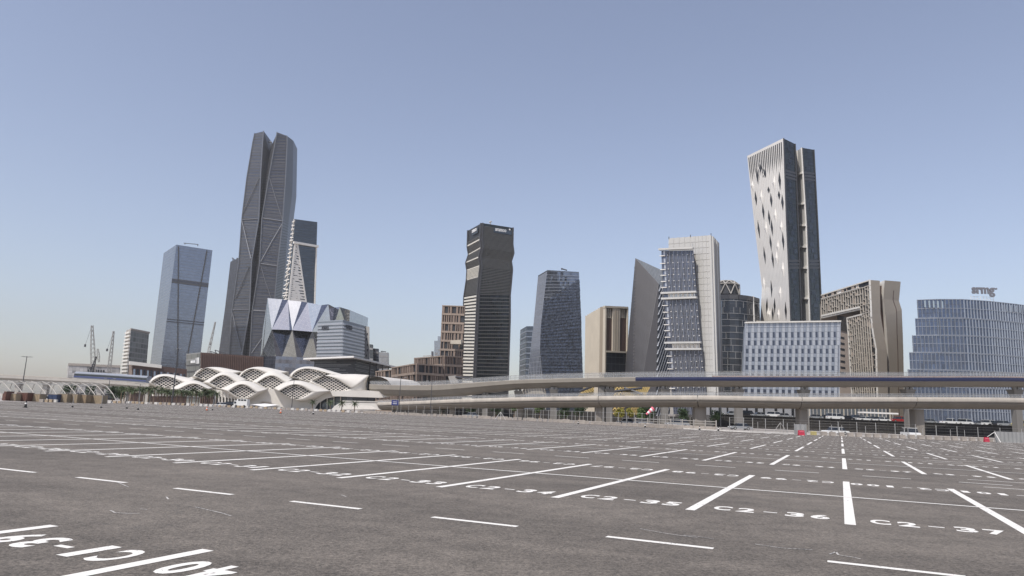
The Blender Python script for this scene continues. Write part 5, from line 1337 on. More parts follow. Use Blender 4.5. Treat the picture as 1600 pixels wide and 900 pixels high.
plain('parapet_concrete', (.43, .39, .335), .7, var=.2, scale=.35, streak=True); plain('guideway_concrete', (.235, .212, .18), .8, var=.1, scale=.15)
plain('deck_concrete_shaded', (.17, .15, .125), .8, var=.12, scale=.3); plain('wall_rib', (.06, .056, .05), .9, var=.2); plain('tray_orange', (.40, .20, .12), .6, var=.3, scale=.4); plain('gold_dark', (.10, .075, .03), .6, var=.3); plain('block_tan', (.40, .31, .21), .9, var=.2, scale=1.5)  # deck concrete darkened: shade on the underside is put into its colour
plain('corrugated', (.34, .34, .33), .5, metal=.3, var=.12, scale=.5); plain('beige_dark', (.30, .22, .14), .8, var=.15)
plain('concrete_pier', (.21, .19, .165), .85, var=.2, scale=.5, streak=True)
facade('glass_lobby_pale', (.34, .34, .35), (.2, .2, .2), 2.6, 6.0, .1, .1, metal=.5, var=.2, wob=.03, rough=.2)
# ------------------------------------------------------------ viaducts
def path_pts(pts, step=6.0):
    """smooth path through surveyed deck-edge pixels (x, y, depth)"""
    P_ = [W(*p) for p in pts]; out = []
    for i in range(len(P_)-1):
        a, b = P_[i], P_[i+1]; p0 = P_[i-1] if i else a*2-b; p3 = P_[i+2] if i+2 < len(P_) else b*2-a
        n = max(2, int((b-a).length/step))
        for k in range(n):
            s_ = k/n; s2, s3 = s_*s_, s_*s_*s_
            out.append(.5*((2*a)+(b-p0)*s_+(2*p0-5*a+4*b-p3)*s2+(3*a-p0-3*b+p3)*s3))
    out.append(P_[-1]); return out
def frames(P_):
    fr_ = []
    for i, p in enumerate(P_):
        d = (P_[min(i+1, len(P_)-1)]-P_[max(i-1, 0)]); d.z = 0; d.normalize()
        n = V((d.y, -d.x, 0))
        if n.y > 0: n = -n
        fr_.append((p, n))
    return fr_
def loft(mb, fr_, prof, sc=None, close=True):
    rows = []
    for i, (p, n) in enumerate(fr_):
        k = sc(i) if sc else 1.0
        rows.append([p + n*q[0] + V((0, 0, q[1]*k)) for q in prof])
    m_ = len(prof)
    for a, b in zip(rows, rows[1:]):
        for i in range(m_ if close else m_-1):
            j = (i+1) % m_; mb.face([a[i], b[i], b[j], a[j]])
    if close: mb.face(rows[0]); mb.face(rows[-1][::-1])
def rail(par, fr_, base_z, h, post_every, nm='handrail'):
    for zz, r in ((h, .05), (h*.5, .03)):
        mb = MB()
        for (p, n), (q, n2) in zip(fr_, fr_[1:]): mb.tube(p+V((0, 0, base_z+zz))-n*.15, q+V((0, 0, base_z+zz))-n2*.15, r, 4, cap=False)
        mb.build(nm, 'galvanised', par)
    acc = 0; mb = MB()
    for (p, n), (q, n2) in zip(fr_, fr_[1:]):
        ln = (q-p).length; s_ = (-acc) % post_every
        while s_ < ln:
            c = p.lerp(q, s_/ln)-n*.15; mb.tube(c+V((0, 0, base_z)), c+V((0, 0, base_z+h)), .05, 4); s_ += post_every
        acc += ln
    mb.build('rail_post', 'galvanised', par, stuff=True)
    mb = MB()
    for (p, n), (q, n2) in zip(fr_, fr_[1:]):
        a, b = p-n*.22, q-n2*.22
        mb.face([a+V((0, 0, base_z+.05)), b+V((0, 0, base_z+.05)), b+V((0, 0, base_z+h-.08)), a+V((0, 0, base_z+h-.08))])
    mb.build('glass_screen', 'balustrade_glass', par)
lowp = path_pts([(1740, 627.5, 166), (1600, 621.8, 160), (1433, 620.4, 157), (1253, 620, 156), (1090, 617.6, 160), (935, 618.6, 171), (800, 620.8, 187), (700, 624, 208), (640, 626.8, 224), (590, 628.6, 240)])
lv = thing('lower_viaduct', 'lower concrete viaduct with a pale rounded parapet crossing the right half on thick piers', 'viaduct', (0, 0, 0))
fr_ = frames(lowp)
sec_par = [(0, -.05), (.12, -.45), (.10, -.85), (0, -1.02), (-.35, -1.02), (-.35, 0)]
sec_box = [(-.30, -1.05), (-.22, -1.3), (-.30, -1.55), (-.9, -2.15), (-2.0, -2.55), (-6.4, -2.55), (-7.4, -2.1), (-8.0, -1.4), (-8.0, -1.05)]
JP = [1433, 1253, 1090, 935]
# split into spans at the joints over the piers
def span_split(fr_, pxs):
    cuts = [0]
    for x in pxs:
        best = min(range(len(fr_)), key=lambda i: abs(PR(fr_[i][0])[0]-x)); cuts.append(best)
    cuts.append(len(fr_)-1); return [fr_[a:b+1] for a, b in zip(cuts, cuts[1:])]
for sp in span_split(fr_, JP):
    sp = list(sp); d = (sp[1][0]-sp[0][0]).normalized(); sp[0] = (sp[0][0]+d*.08, sp[0][1]); d = (sp[-2][0]-sp[-1][0]).normalized(); sp[-1] = (sp[-1][0]+d*.08, sp[-1][1])
    mb = MB(); loft(mb, sp, sec_box); mb.build('deck_span', 'deck_concrete_shaded', lv)
    mb = MB(); loft(mb, sp, sec_par); mb.build('parapet', 'parapet_concrete', lv)
    mb = MB(); loft(mb, sp, [(-7.7, -1.0), (-7.7, 0), (-8.05, 0), (-8.05, -1.0)]); mb.build('rear_parapet', 'concrete', lv)
rail(lv, fr_, -.02, .75, 2.4)
def pier(par, px, Y, wd, dp, ztop, cap=None, mat='concrete_pier', shade=None):
    x = W(px, 660, Y).x; mb = MB()
    if cap is None:
        c = .22
        mb.prism([(x-wd/2+c, Y-dp/2), (x+wd/2-c, Y-dp/2), (x+wd/2, Y-dp/2+c), (x+wd/2, Y+dp/2), (x-wd/2, Y+dp/2), (x-wd/2, Y-dp/2+c)], -.28, ztop)
        o = mb.build('pier', mat, par)
    else:
        mb.prism([(x-wd/2, Y-dp/2), (x+wd/2, Y-dp/2), (x+wd/2, Y+dp/2), (x-wd/2, Y+dp/2)], -.28, ztop-cap[1]); o = mb.build('pier', mat, par)
        b = [V((x+sx*wd/2, Y+sy*dp/2, ztop-cap[1]+.002)) for sx, sy in ((-1, -1), (1, -1), (1, 1), (-1, 1))]
        tp = [V((x+sx*cap[0]/2, Y+sy*dp*.8, ztop)) for sx, sy in ((-1, -1), (1, -1), (1, 1), (-1, 1))]
        mb = MB(); mb.hexa(b, tp); k = mb.build('pier_cap', mat, par)
        for sx in (-.5, .5):
            mb = MB(); mb.box((x+sx*cap[0]*.42, Y-dp*.3, ztop+.35), (cap[0]*.30, .8, .7)); mb.build('bearing', 'concrete', par)
for px, wd in ((1433.5, 2.1), (1253, 1.9), (1093, 2.6), (935, 1.7), (812, 1.9), (706, 1.6)):
    i = min(range(len(fr_)), key=lambda i: abs(PR(fr_[i][0])[0]-px)); p, n = fr_[i]
    pier(lv, px, p.y+4.0, wd, 2.4, p.z-2.56)
upp = path_pts([(1760, 597.5, 212), (1600, 591.6, 201), (1430, 591, 197), (1250, 590.6, 195), (1150, 590.2, 197), (1040, 590.2, 202), (950, 591, 209), (870, 592.6, 217), (800, 595, 227), (730, 599.4, 243), (680, 602.4, 258), (640, 602.8, 270), (608, 602.2, 282), (577, 601.5, 294)])
uv_ = thing('metro_viaduct', 'upper metro viaduct with a navy band and railings, running into the station', 'viaduct', (0, 0, 0))
fu = frames(upp)
def usc(i):
    x = PR(fu[i][0])[0]
    return 1.0 if x > 800 else 1.0 + min(1, (800-x)/110)*.7
mb = MB(); loft(mb, fu, [(0, 0), (0, -.95), (-.5, -1.25), (-1.4, -1.95), (-2.3, -2.3), (-5.6, -2.3), (-6.8, -1.7), (-7.6, -.9), (-7.6, 0)], sc=usc); mb.build('guideway', 'guideway_concrete', uv_)
mb = MB(); loft(mb, fu, [(.03, .0), (.05, .22), (-.3, .22), (-.3, 0.002)]); mb.build('coping', 'parapet_concrete', uv_)
bl_ = [q for q in fu if PR(q[0])[0] > 992]
mb = MB(); rows = []
loft(mb, bl_, [(.16, .18), (.20, -.30), (.10, -.82), (.02, -.82), (.02, .18)]); mb.build('navy_band', 'blue_fascia', uv_)
rail(uv_, fu, .22, 1.45, 2.0)
tray = [q for q in fu if PR(q[0])[0] > 1080]
mb = MB(); loft(mb, [(p, n) for p, n in tray], [(-.8, .25), (-.8, .62), (-1.1, .62), (-1.1, .25)]); mb.build('cable_tray', 'tray_orange', uv_)
for px, cw_w in ((1590, 2.9), (1421, 2.9), (1257, 2.7), (1154, 2.7), (1038, 2.9), (951, 3.0), (939, 2.4), (864, 2.8), (808, 2.8), (757, 2.4)):
    i = min(range(len(fu)), key=lambda i: abs(PR(fu[i][0])[0]-px)); p, n = fu[i]
    pier(uv_, px, p.y+3.6, 1.8, 2.2, p.z-2.3*usc(i)-.7 if px != 939 else p.z-2.35, cap=(cw_w, 1.9) if px != 939 else None, mat='concrete_dark')
# diagonal strut wall and ramp pieces beside the left half
mb = MB(); a, b, c, d = W(700, 588, 300), W(712, 586.5, 300), W(716, 598, 300), W(704, 599, 300)
hz = thing('wedge_screen', 'pale tilted slab standing on the metro viaduct below the stone building', 'wall', (0, 0, 0))
mb.hexa([d, c, c+V((0, 2, 0)), d+V((0, 2, 0))], [a, b, b+V((0, 2, 0)), a+V((0, 2, 0))]); mb.build('slab', 'concrete', hz)
mb = MB(); mb.tube(W(712, 589, 300), W(752, 593, 290), .35, 5); mb.build('strut', 'dark_metal', hz)

# far-left metro viaduct and its train
lp2 = path_pts([(242, 600.5, 322), (160, 594.5, 334), (60, 589, 345), (-60, 583, 360)])
v3 = thing('left_viaduct', 'pale metro viaduct at far left carrying a train into the station', 'viaduct', (0, 0, 0)); f3 = frames(lp2)
mb = MB(); loft(mb, f3, [(0, 0), (0, -1.3), (-1.5, -2.4), (-5.5, -2.4), (-7, -1.3), (-7, 0)]); mb.build('guideway', 'concrete', v3)
mb = MB(); loft(mb, f3, [(.05, 0), (.05, .25), (-.3, .25), (-.3, 0.002)]); mb.build('coping', 'parapet_concrete', v3)
for px in (225, 190, 150, 108, 64, 20):
    i = min(range(len(f3)), key=lambda i: abs(PR(f3[i][0])[0]-px)); p, n = f3[i]; pier(v3, px, p.y+3.5, 2.2, 2.2, p.z-2.4, cap=(4, 1.6), mat='concrete')
tr = thing('metro_train', 'white metro train with a blue lower stripe on the far-left viaduct', 'train', (0, 0, 0))
ft = [q for q in f3 if 98 < PR(q[0])[0] < 236]
nst = 6; per = max(1, len(ft)//nst)
for k in range(0, len(ft)-1, per):
    sg = ft[k:k+per+1]
    if len(sg) < 2: continue
    mb = MB(); loft(mb, sg, [(-1.0, .3), (-.8, 1.3), (-.9, 2.9), (-1.5, 3.5), (-3.2, 3.5), (-3.7, 2.9), (-3.8, .3)]); car = mb.build('carriage', 'train_white', tr)
    mb = MB(); loft(mb, sg, [(-.78, 1.5), (-.83, 2.5), (-.95, 2.5), (-.95, 1.5)]); mb.build('window_band', 'car_glass', car)
    mb = MB(); loft(mb, sg, [(-.72, .9), (-.70, 1.4), (-.95, 1.4), (-.95, .9)]); mb.build('stripe', 'train_blue', car)

# ------------------------------------------------------------ raised road, retaining wall, lobby
def wx(px, Y): return W(px, 650, Y).x
mb = MB(); z_w = 3.55
x0, x1 = wx(1117, 212), wx(1800, 214)
mb.prism([(x0, 212), (x1, 214), (x1, 212.0-0+2.5), (x0, 212.5)], -.28, z_w); rw = thing('retaining_wall', 'long dark concrete retaining wall holding up the road with parked cars', 'wall', (0, 0, 0)); mb.build('wall', 'concrete_wall_shaded', rw)
n = 46
for k in range(n):
    a = V((x0+(x1-x0)*k/n, 212+2*k/n, 0)); mb = MB(); mb.box((a.x, a.y-.06, z_w/2), (.16, .14, z_w)); mb.build('wall_joint', 'wall_rib', rw)
for z_ in (1.3, 2.6): mb = MB(); mb.box(((x0+x1)/2, 212.93, z_), (x1-x0, .14, .1), math.atan2(2, x1-x0)); mb.build('panel_line', 'wall_rib', rw)
mb = MB(); mb.box(((x0+x1)/2, 213.15, z_w+.06), (x1-x0, .8, .12), math.atan2(2, x1-x0)); mb.build('coping', 'wall_rib', rw)
mb = MB(); mb.prism([(x0, 214), (x1, 215.5), (x1, 262), (x0, 262)], -.28, 3.40); setting(mb, 'raised_road', 'road_asphalt')
mb = MB(); mb.prism([(x0-.1, 262.01), (x1, 262.01), (x1, 283), (x0, 283)], -.28, 3.5); setting(mb, 'pavement', 'paving')
# dark wall and planting under the decks on the left half
for (a, b, Y, zt_, lb) in ((612, 780, 262, 3.4, 'low dark wall under the viaducts left of the trees'), (780, 930, 248, 3.2, 'low dark wall behind the trees under the viaducts'), (925, 1118, 238, 2.6, 'low dark wall behind the golden pavilion and parked cars')):
    w_ = thing('dark_wall', lb, 'wall', (wx((a+b)/2, Y), Y, 0)); mb = MB(); mb.box((wx((a+b)/2, Y), Y, zt_/2), (wx(b, Y)-wx(a, Y), .6, zt_)); mb.build('wall', 'concrete_wall_shaded', w_)
    for k in range(12): mb = MB(); mb.box((wx(a+(b-a)*(k+.5)/12, Y), Y-.4, zt_/2), (.3, .3, zt_)); mb.build('buttress', 'concrete_dark', w_)
lo = thing('lobby_building', 'long low glazed lobby with dark columns behind the raised road', 'building', (wx(1180, 276), 276, 0))
zt_ = W(1180, 631, 276).z; zb_ = W(1180, 651.5, 276).z
mb = MB(); mb.prism([(wx(1098, 278), 278), (wx(1396, 278), 280), (wx(1396, 278), 292), (wx(1098, 278), 292)], 0, zt_+2); mb.build('body', 'dark_void', lo)
x = 1100; k = 0
while x < 1262:
    wd = (10, 13, 10, 17)[k % 4]; a, b = wx(x, 277.5), wx(x+wd, 277.5)
    mb = MB(); mb.box(((a+b)/2, 277.7, (zt_+zb_)/2), (b-a-.5, .3, zt_-zb_)); mb.build('window', 'glass_lobby_pale', lo)
    x += wd+(2.5 if k % 2 else 1); k += 1
for k in range(22):
    a = wx(1265+k*6, 277.5); mb = MB(); mb.box((a, 277.7, (zt_+zb_)/2), (.25, .5, zt_-zb_+.6)); mb.build('mullion', 'tan_light' if k % 3 == 0 else 'concrete', lo)
for k in range(10):
    a, b = wx(1266+k*12, 277.9), wx(1276+k*12, 277.9); mb = MB(); mb.box(((a+b)/2, 277.95, (zt_+zb_)/2), (b-a, .1, zt_-zb_)); mb.build('window', 'glass_lobby', lo)
mb = MB(); mb.box((wx(1372, 268), 268, W(1372, 645.4, 268).z), (wx(1400, 268)-wx(1345, 268), 4, .55)); mb.build('entrance_canopy', 'white_panel', lo)
for x in (1349, 1395): mb = MB(); zz_ = W(1372, 645.4, 268).z-.3; mb.tube((wx(x, 268), 268, 3.4), (wx(x, 268), 268, zz_), .15); mb.build('canopy_post', 'white_metal', lo)

# golden pierced pavilion
gp = thing('golden_pavilion', 'faceted golden pierced-screen pavilion glimpsed under the two viaducts', 'pavilion', W(970, 640, 246)); gp.location.z = 0
gq = [((957, 649, 244), (975, 649, 244), (974, 604, 250), (960, 601, 250)), ((974, 604, 250), (1018, 600, 256), (1009, 617, 250), (975, 619, 244)), ((985, 648, 243), (999, 648, 246), (997, 618, 250), (988, 620, 246)), ((903, 620, 248), (927, 617, 250), (928, 600, 256), (914, 604, 254))]
for q in gq:
    p = [W(*a) for a in q]; mb = MB(); F_ = Face([p[0], p[3]], [p[1], p[2]]); mb.face([p[0], p[1], p[2], p[3]]); mb.build('panel_backing', 'gold_dark', gp)
    mb = MB()
    nu, nv = max(3, int(F_.w/.9)), max(3, int(F_.h/.9))
    for i in range(nu):
        for j in range(nv):
            u, v = (i+.5*(j % 2))/nu, j/nv; F_.bar(mb, (min(1, u), v), (min(1, u+.5/nu), min(1, v+1/nv)), .25, .3); F_.bar(mb, (min(1, u+.5/nu), min(1, v+1/nv)), (min(1, u+1/nu), v), .25, .3)
    mb.build('gold_lattice', 'gold_mesh', gp, stuff=True)
for a, b in (((975, 606, 248), (1004, 616, 246)), ((957, 612, 246), (1003, 606, 248)), ((928, 603, 250), (905, 612, 248))): mb = MB(); mb.tube(W(*a), W(*b), .45, 5); mb.build('beam', 'dark_metal', gp)
va = thing('vault_canopy', 'pale ribbed vault roof glimpsed between the two viaducts', 'canopy', W(832, 610, 260)); va.location.z = 0
arc = [(813, 617), (818, 608), (828, 603), (843, 603), (852, 608), (854, 616)]
mb = MB(); mb.grid([[W(x, y, 258) for x, y in arc], [W(x-3, y-1, 270) for x, y in arc]]); mb.face([W(x, y, 259) for x, y in arc]); mb.build('roof', 'concrete', va)
for k in range(9): x = 816+k*4.3; mb = MB(); mb.tube(W(x, 604+abs(k-4)*.8, 257.8), W(x+2, 616, 257.8), .12, 4); mb.build('rib', 'tan_light', va)
for k in (0, 1): mb = MB(); p = W(814+39*k, 616.5, 258.5); mb.tube((p.x, p.y, 0), p, .25); mb.build('column', 'concrete', va)
# ------------------------------------------------------------ blocks, fences, posts along the lot edge
def edgeY(px):
    d = _f*FPX + _r*(px-800) + _u*(450-(hor_(px)+10)); k = d.x/d.y; best = None
    for (ax, ay), (bx, by) in zip(EDGE, EDGE[1:]):
        den = (bx-ax) - k*(by-ay)
        if abs(den) < 1e-9: continue
        s_ = (k*ay-ax)/den
        if 0 <= s_ <= 1:
            y = ay+(by-ay)*s_
            if y > 20 and (best is None or y > best): best = y
    return best
def hor_(px):
    # picture height of the horizon at this column
    a = _f.z*FPX + _r.z*(px-800); return 450 + a/_u.z
blocks = []
def block_mesh(w_, d_, h_, mat):
    mb = MB(); c = .05
    b = [V((-w_/2, -d_/2, 0)), V((w_/2, -d_/2, 0)), V((w_/2, d_/2, 0)), V((-w_/2, d_/2, 0))]; m1 = [p+V((0, 0, h_-c)) for p in b]; tp = [V((p.x*(1-2*c/w_), p.y*(1-2*c/d_), h_)) for p in b]
    mb.face(b[::-1]); mb.face(tp)
    for i in range(4):
        j = (i+1) % 4; mb.face([b[i], b[j], m1[j], m1[i]]); mb.face([m1[i], m1[j], tp[j], tp[i]])
    o = mb.build('tmp', mat); me = o.data; bpy.data.objects.remove(o); return me
BM = {'g': block_mesh(.78, .6, .62, 'block_concrete'), 'w': block_mesh(.8, .6, .62, 'block_white'), 'y': block_mesh(.8, .6, .62, 'block_yellow'), 'l': block_mesh(1.6, .6, .68, 'block_concrete'), 'o': block_mesh(.8, .6, .6, 'block_tan')}
rb_ = random.Random(21)
def put_block(px, kind, label, group, off=0.6):
    Y = edgeY(px)+off; x = W(px, 660, Y).x
    o = bpy.data.objects.new('barrier_block', BM[kind]); C.objects.link(o); o.location = (x, Y, 0.002 if inlot(x, Y) else -.02); o.rotation_euler = (0, 0, rb_.uniform(-.12, .12)); s_ = rb_.uniform(.92, 1.08); o.scale = (s_, 1, rb_.uniform(.92, 1.1))
    o['label'] = {'l': 'long ', 'w': 'white-painted ', 'o': 'tan-painted ', 'y': '', 'g': ''}[kind] + label; o['category'] = 'barrier block'; o['group'] = {'l': 'long ', 'w': 'white ', 'o': 'tan ', 'y': '', 'g': ''}[kind] + group
px = 1287; k = 0
while px < 1606:
    if abs(px-1537) > 5: put_block(px+rb_.uniform(-1, 1), 'g', 'grey concrete cube block in the spaced row along the right end of the lot', 'concrete blocks along the right edge of the car park', -1.2)
    px += 13.55
put_block(1270.5, 'y', 'yellowish concrete block just right of the red barrier', 'concrete blocks along the right edge of the car park', -1.2)
px = 884
while px < 1062: put_block(px+rb_.uniform(-.6, .6), rb_.choice('gggl'), 'grey concrete block under the lower viaduct, in the middle of the lot edge', 'concrete blocks under the lower viaduct', -1); px += 8.3
px = 560
while px < 880: put_block(px+rb_.uniform(-.6, .6), rb_.choice('ggl'), 'grey concrete block in the row left of the tall viaduct piers', 'concrete blocks left of the piers', -1); px += rb_.choice((7, 8.3))
px = 60
while px < 560: put_block(px+rb_.uniform(-.6, .6), rb_.choice('owogw'), 'block in the alternating row in front of the station and palms', 'blocks in front of the station', -1); px += 7.2
# wire fence on the right
wf = thing('wire_fence', 'wire fence of slender grey posts running in front of the retaining wall', 'fence', (wx(1400, 124), 124, 0))
fpx = [1140, 1162, 1176, 1196, 1224, 1280.5, 1309.5, 1338.5, 1368, 1398, 1430, 1462, 1494.5, 1527, 1561.5, 1595, 1630]
tops_ = []
for x in fpx:
    Y = max(119, edgeY(x)+1.5 if edgeY(x) else 122); X = W(x, 660, Y).x; mb = MB(); mb.tube((X, Y, -.05), (X, Y, 2.35), .055, 6); mb.build('post', 'galvanised', wf); tops_.append(V((X, Y, 0)))
for z_ in (.4, .9, 1.4, 1.9, 2.3):
    mb = MB()
    for a, b in zip(tops_, tops_[1:]): mb.tube(a+V((0, 0, z_)), b+V((0, 0, z_)), .012, 3, cap=False)
    mb.build('wire', 'galvanised', wf)
for x in (1184, 1230, 1299, 1315, 1352, 1418, 1441, 1484, 1506): 
    Y = edgeY(x)+5 if edgeY(x) else 126; X = W(x, 660, Y).x; mb = MB(); mb.tube((X, Y, -.05), (X, Y, 1.75), .045, 6); mb.build('short_post', 'galvanised', wf)
wl = thing('mesh_fence', 'fence of thin posts and rails in front of the trees under the viaducts', 'fence', (wx(850, 172), 172, 0)); prev = None
for k in range(36):
    x = 625+k*12.2
    if x > 1062: break
    Y = edgeY(x)+2.5; X = W(x, 660, Y).x; hh = 2.6; mb = MB(); mb.tube((X, Y, -.05), (X, Y, hh), .05, 5); mb.build('post', 'galvanised', wl)
    p = V((X, Y, 0))
    if prev is not None:
        mb = MB()
        for z_ in (.5, 1.5, 2.5): mb.tube(prev+V((0, 0, z_)), p+V((0, 0, z_)), .018, 3, cap=False)
        mb.build('rail', 'galvanised', wl, stuff=True)
    prev = p
# concrete fence with rails around x 1000-1120
cf = thing('rail_fence', 'low precast fence with posts and two rails beside the windsock pole', 'fence', (wx(1080, 122), 122, 0)); prev = None
for x in (993, 1012, 1030, 1048, 1066, 1084, 1102, 1119):
    Y = edgeY(x)+3; X = W(x, 660, Y).x; mb = MB(); mb.box((X, Y, .85), (.16, .16, 1.75)); mb.build('post', 'concrete', cf); p = V((X, Y, 0))
    if prev is not None:
        for z_, h_ in ((1.5, .10), (1.05, .08)):
            mb = MB(); c = (p+prev)/2; d = p-prev; mb.box((c.x, c.y, z_), (d.length, .07, h_), math.atan2(d.y, d.x)); mb.build('rail', 'concrete', cf)
        mb = MB(); mb.box((c.x, c.y, .35), (d.length-.25, .1, .55), math.atan2(d.y, d.x)); mb.build('panel', 'block_concrete', cf)
    prev = p
# corrugated sheets and red plastic barriers
def sheet_fence(label, xa, xb, Y, h_, zr=0):
    t = thing('corrugated_fence', label, 'fence', (wx((xa+xb)/2, Y), Y, 0)); a, b = wx(xa, Y), wx(xb, Y); n = max(3, int((b-a)/.32)); mb = MB(); rows0 = []; rows1 = []
    for k in range(n+1):
        x = a+(b-a)*k/n; y = Y+(.06 if k % 2 else 0); rows0.append((x, y, 0)); rows1.append((x, y, h_))
    mb.grid([rows0, rows1]); mb.build('sheeting', 'corrugated', t)
    for f in (0, .5, 1): mb = MB(); x = a+(b-a)*f; mb.tube((x, Y+.1, 0), (x, Y+.1, h_+.1), .05, 5); mb.build('post', 'galvanised', t)
    for z_ in (.4, h_-.3): mb = MB(); mb.tube((a, Y+.12, z_), (b, Y+.12, z_), .035, 4); mb.build('rail', 'galvanised', t)
sheet_fence('short grey corrugated sheet fence behind the red barrier near the pier', 1241, 1259.5, 110.5, 1.62)
sheet_fence('long grey corrugated sheet fence at the far right edge of the lot', 1553, 1640, 116.5, 1.72)
mb = MB(); p = V((wx(1552, 116), 116, 1.6)); t = thing('brace', 'slanted pale steel brace propping the corrugated fence end', 'brace', (p.x, p.y, 0)); mb.tube(p, (p.x+.45, 115.4, 0), .07, 5); mb.build('strut', 'white_metal', t)
mb = MB(); mb.tube(p, (p.x-1.1, 116.2, .8), .04, 5); mb.build('stay', 'white_metal', t)
def red_barrier(label, px_, Y, w_=.9):
    x = wx(px_, Y); t = thing('plastic_barrier', label, 'barrier', (x, Y, 0), 'red plastic barriers')
    mb = MB(); mb.hexa([V((x-w_/2, Y-.25, 0)), V((x+w_/2, Y-.25, 0)), V((x+w_/2, Y+.25, 0)), V((x-w_/2, Y+.25, 0))], [V((x-w_/2, Y-.18, .35)), V((x+w_/2, Y-.18, .35)), V((x+w_/2, Y+.18, .35)), V((x-w_/2, Y+.18, .35))]); mb.build('foot', 'red_plastic', t)
    mb = MB(); mb.hexa([V((x-w_/2, Y-.16, .352)), V((x+w_/2, Y-.16, .352)), V((x+w_/2, Y+.16, .352)), V((x-w_/2, Y+.16, .352))], [V((x-w_/2, Y-.08, .74)), V((x+w_/2, Y-.08, .74)), V((x+w_/2, Y+.08, .74)), V((x-w_/2, Y+.08, .74))]); mb.build('wall', 'red_plastic', t)
    mb = MB(); mb.box((x, Y-.17, .52), (w_*.7, .03, .12)); mb.build('reflector', 'pink_cloth', t)
red_barrier('bright red plastic barrier in front of the short corrugated fence', 1251, 108.6, .92)
red_barrier('red plastic barrier among the grey blocks, left of the far right fence', 1538.5, 115, .74)
# cones and marker posts
def cone(label, px_, py_, h_, mat='cone_orange'):
    g_ = G(px_, py_); x, y = g_.x, g_.y
    if not inlot(x, y): y = edgeY(px_)-2; x = W(px_, 660, y).x
    t = thing('traffic_cone', label, 'cone', (x, y, 0), 'small cones and marker posts scattered on the lot')
    mb = MB(); mb.box((x, y, .03), (.42, .42, .05)); mb.build('base', 'black_rubber', t)
    mb = MB(); mb.tube((x, y, .056), (x, y, h_), .16, 10, .03); mb.build('body', mat, t)
    mb = MB(); mb.tube((x, y, h_*.45), (x, y, h_*.62), .125, 10, .098); mb.build('band', 'white_cloth', t)
cone('dark cone alone on the far left asphalt', 39.5, 637, .95, 'black_rubber'); cone('small red cone in front of the station arch', 438.5, 646, .8); cone('small dark cone right of the station arch', 489.5, 647.5, .7, 'black_rubber')
cone('small black and white cone near the tall pier', 903.5, 662.5, .6, 'black_rubber'); cone('dark cone left of the windsock pole', 1008, 668, .75, 'black_rubber'); cone('dark cone at the rail fence', 1093, 671, .7, 'black_rubber'); cone('dark cone at the right end of the rail fence', 1122.5, 673.5, .75, 'black_rubber')
cone('tiny orange cone at left of the parked cars by the palms', 323, 641.5, .7)
for x, y, h_, lb in ((113, 636.5, 1.75, 'thin marker pole on the left of the lot, below the second canopy arches'), (158, 637.5, 1.9, 'thin marker pole on the lot under the canopy end'), (198, 638.5, 1.8, 'thin marker pole on the lot left of the twin posts'), (215.5, 640.5, 2.6, 'tallest thin marker pole on the left of the lot'), (332, 641, 2.0, 'thin pole in front of the box truck')):
    g_ = G(x, y); t = thing('marker_pole', lb, 'pole', (g_.x, g_.y, 0)); mb = MB(); mb.tube(g_, g_+V((0, 0, h_)), .035, 6); mb.build('pole', 'galvanised', t); mb = MB(); mb.tube(g_, g_+V((0, 0, .22)), .16, 8, .10); mb.build('foot', 'black_rubber', t)
# windsock
Y = edgeY(1021.5)-1.0; x = wx(1021.5, Y); t = thing('windsock', 'pink and white striped windsock drooping from a pole', 'windsock', (x, Y, 0))
zt2 = W(1021.5, 636.5, Y).z
mb = MB(); mb.tube((x, Y, 0), (x, Y, zt2), .045, 6); mb.build('pole', 'galvanised', t)
p = W(1021, 638, Y); q = W(1010, 647.5, Y)
for k in range(5):
    a, b = p.lerp(q, k/5), p.lerp(q, (k+1)/5); mb = MB(); mb.tube(a, b, .42-.05*k, 10, .42-.05*(k+1)); mb.build('sock_band', 'pink_cloth' if k % 2 == 0 else 'white_cloth', t)
# tripod braces
for x_, Y_, lb in ((1219, 119, 'small steel A-frame with cables left of the red barrier'), (782, 168, 'small white A-frame among the blocks in the middle')):
    x = wx(x_, Y_); t = thing('a_frame', lb, 'frame', (x, Y_, 0))
    for dx in (-1.4, 0, 1.4): mb = MB(); mb.tube((x+dx*.9, Y_, 0), (x, Y_, 1.75), .045, 5); mb.build('leg', 'galvanised' if x_ > 1000 else 'white_metal', t)
    mb = MB(); mb.tube((x-.7, Y_, .75), (x+.7, Y_, .75), .03, 4); mb.build('cross_bar', 'galvanised', t)
# lamp posts
def lamp(label, px_, ytop, Y, r=.10, heads=2, mat='dark_metal', arm=1.3):
    x = wx(px_, Y); zt_ = W(px_, ytop, Y).z; t = thing('street_lamp', label, 'street lamp', (x, Y, 0), 'tall lamp posts behind the lot')
    mb = MB(); mb.tube((x, Y, 0), (x, Y, zt_), r*1.4, 8, r*.8); mb.build('pole', mat, t); mb = MB(); mb.tube((x, Y, 0), (x, Y, .5), .3, 8); mb.build('base', 'concrete', t)
    for k in range(heads):
        a = 2*math.pi*k/heads+.3; c = V((x+math.cos(a)*arm, Y+math.sin(a)*arm*.6, zt_+.15)); mb = MB(); mb.tube((x, Y, zt_), c, .05, 4); mb.build('arm', mat, t); mb = MB(); mb.box(c, (.7, .4, .14), a); mb.build('lamp_head', 'grey_metal', t)
lamp('high-mast lamp with a ring of heads at far left', 27.5, 557.5, 255, .14, 8, arm=1.5); lamp('tall dark mast rising in front of the station left end', 266, 545, 226, .17, 3, arm=.5); lamp('thin lamp post in front of the station centre', 454.5, 592, 224, .09)
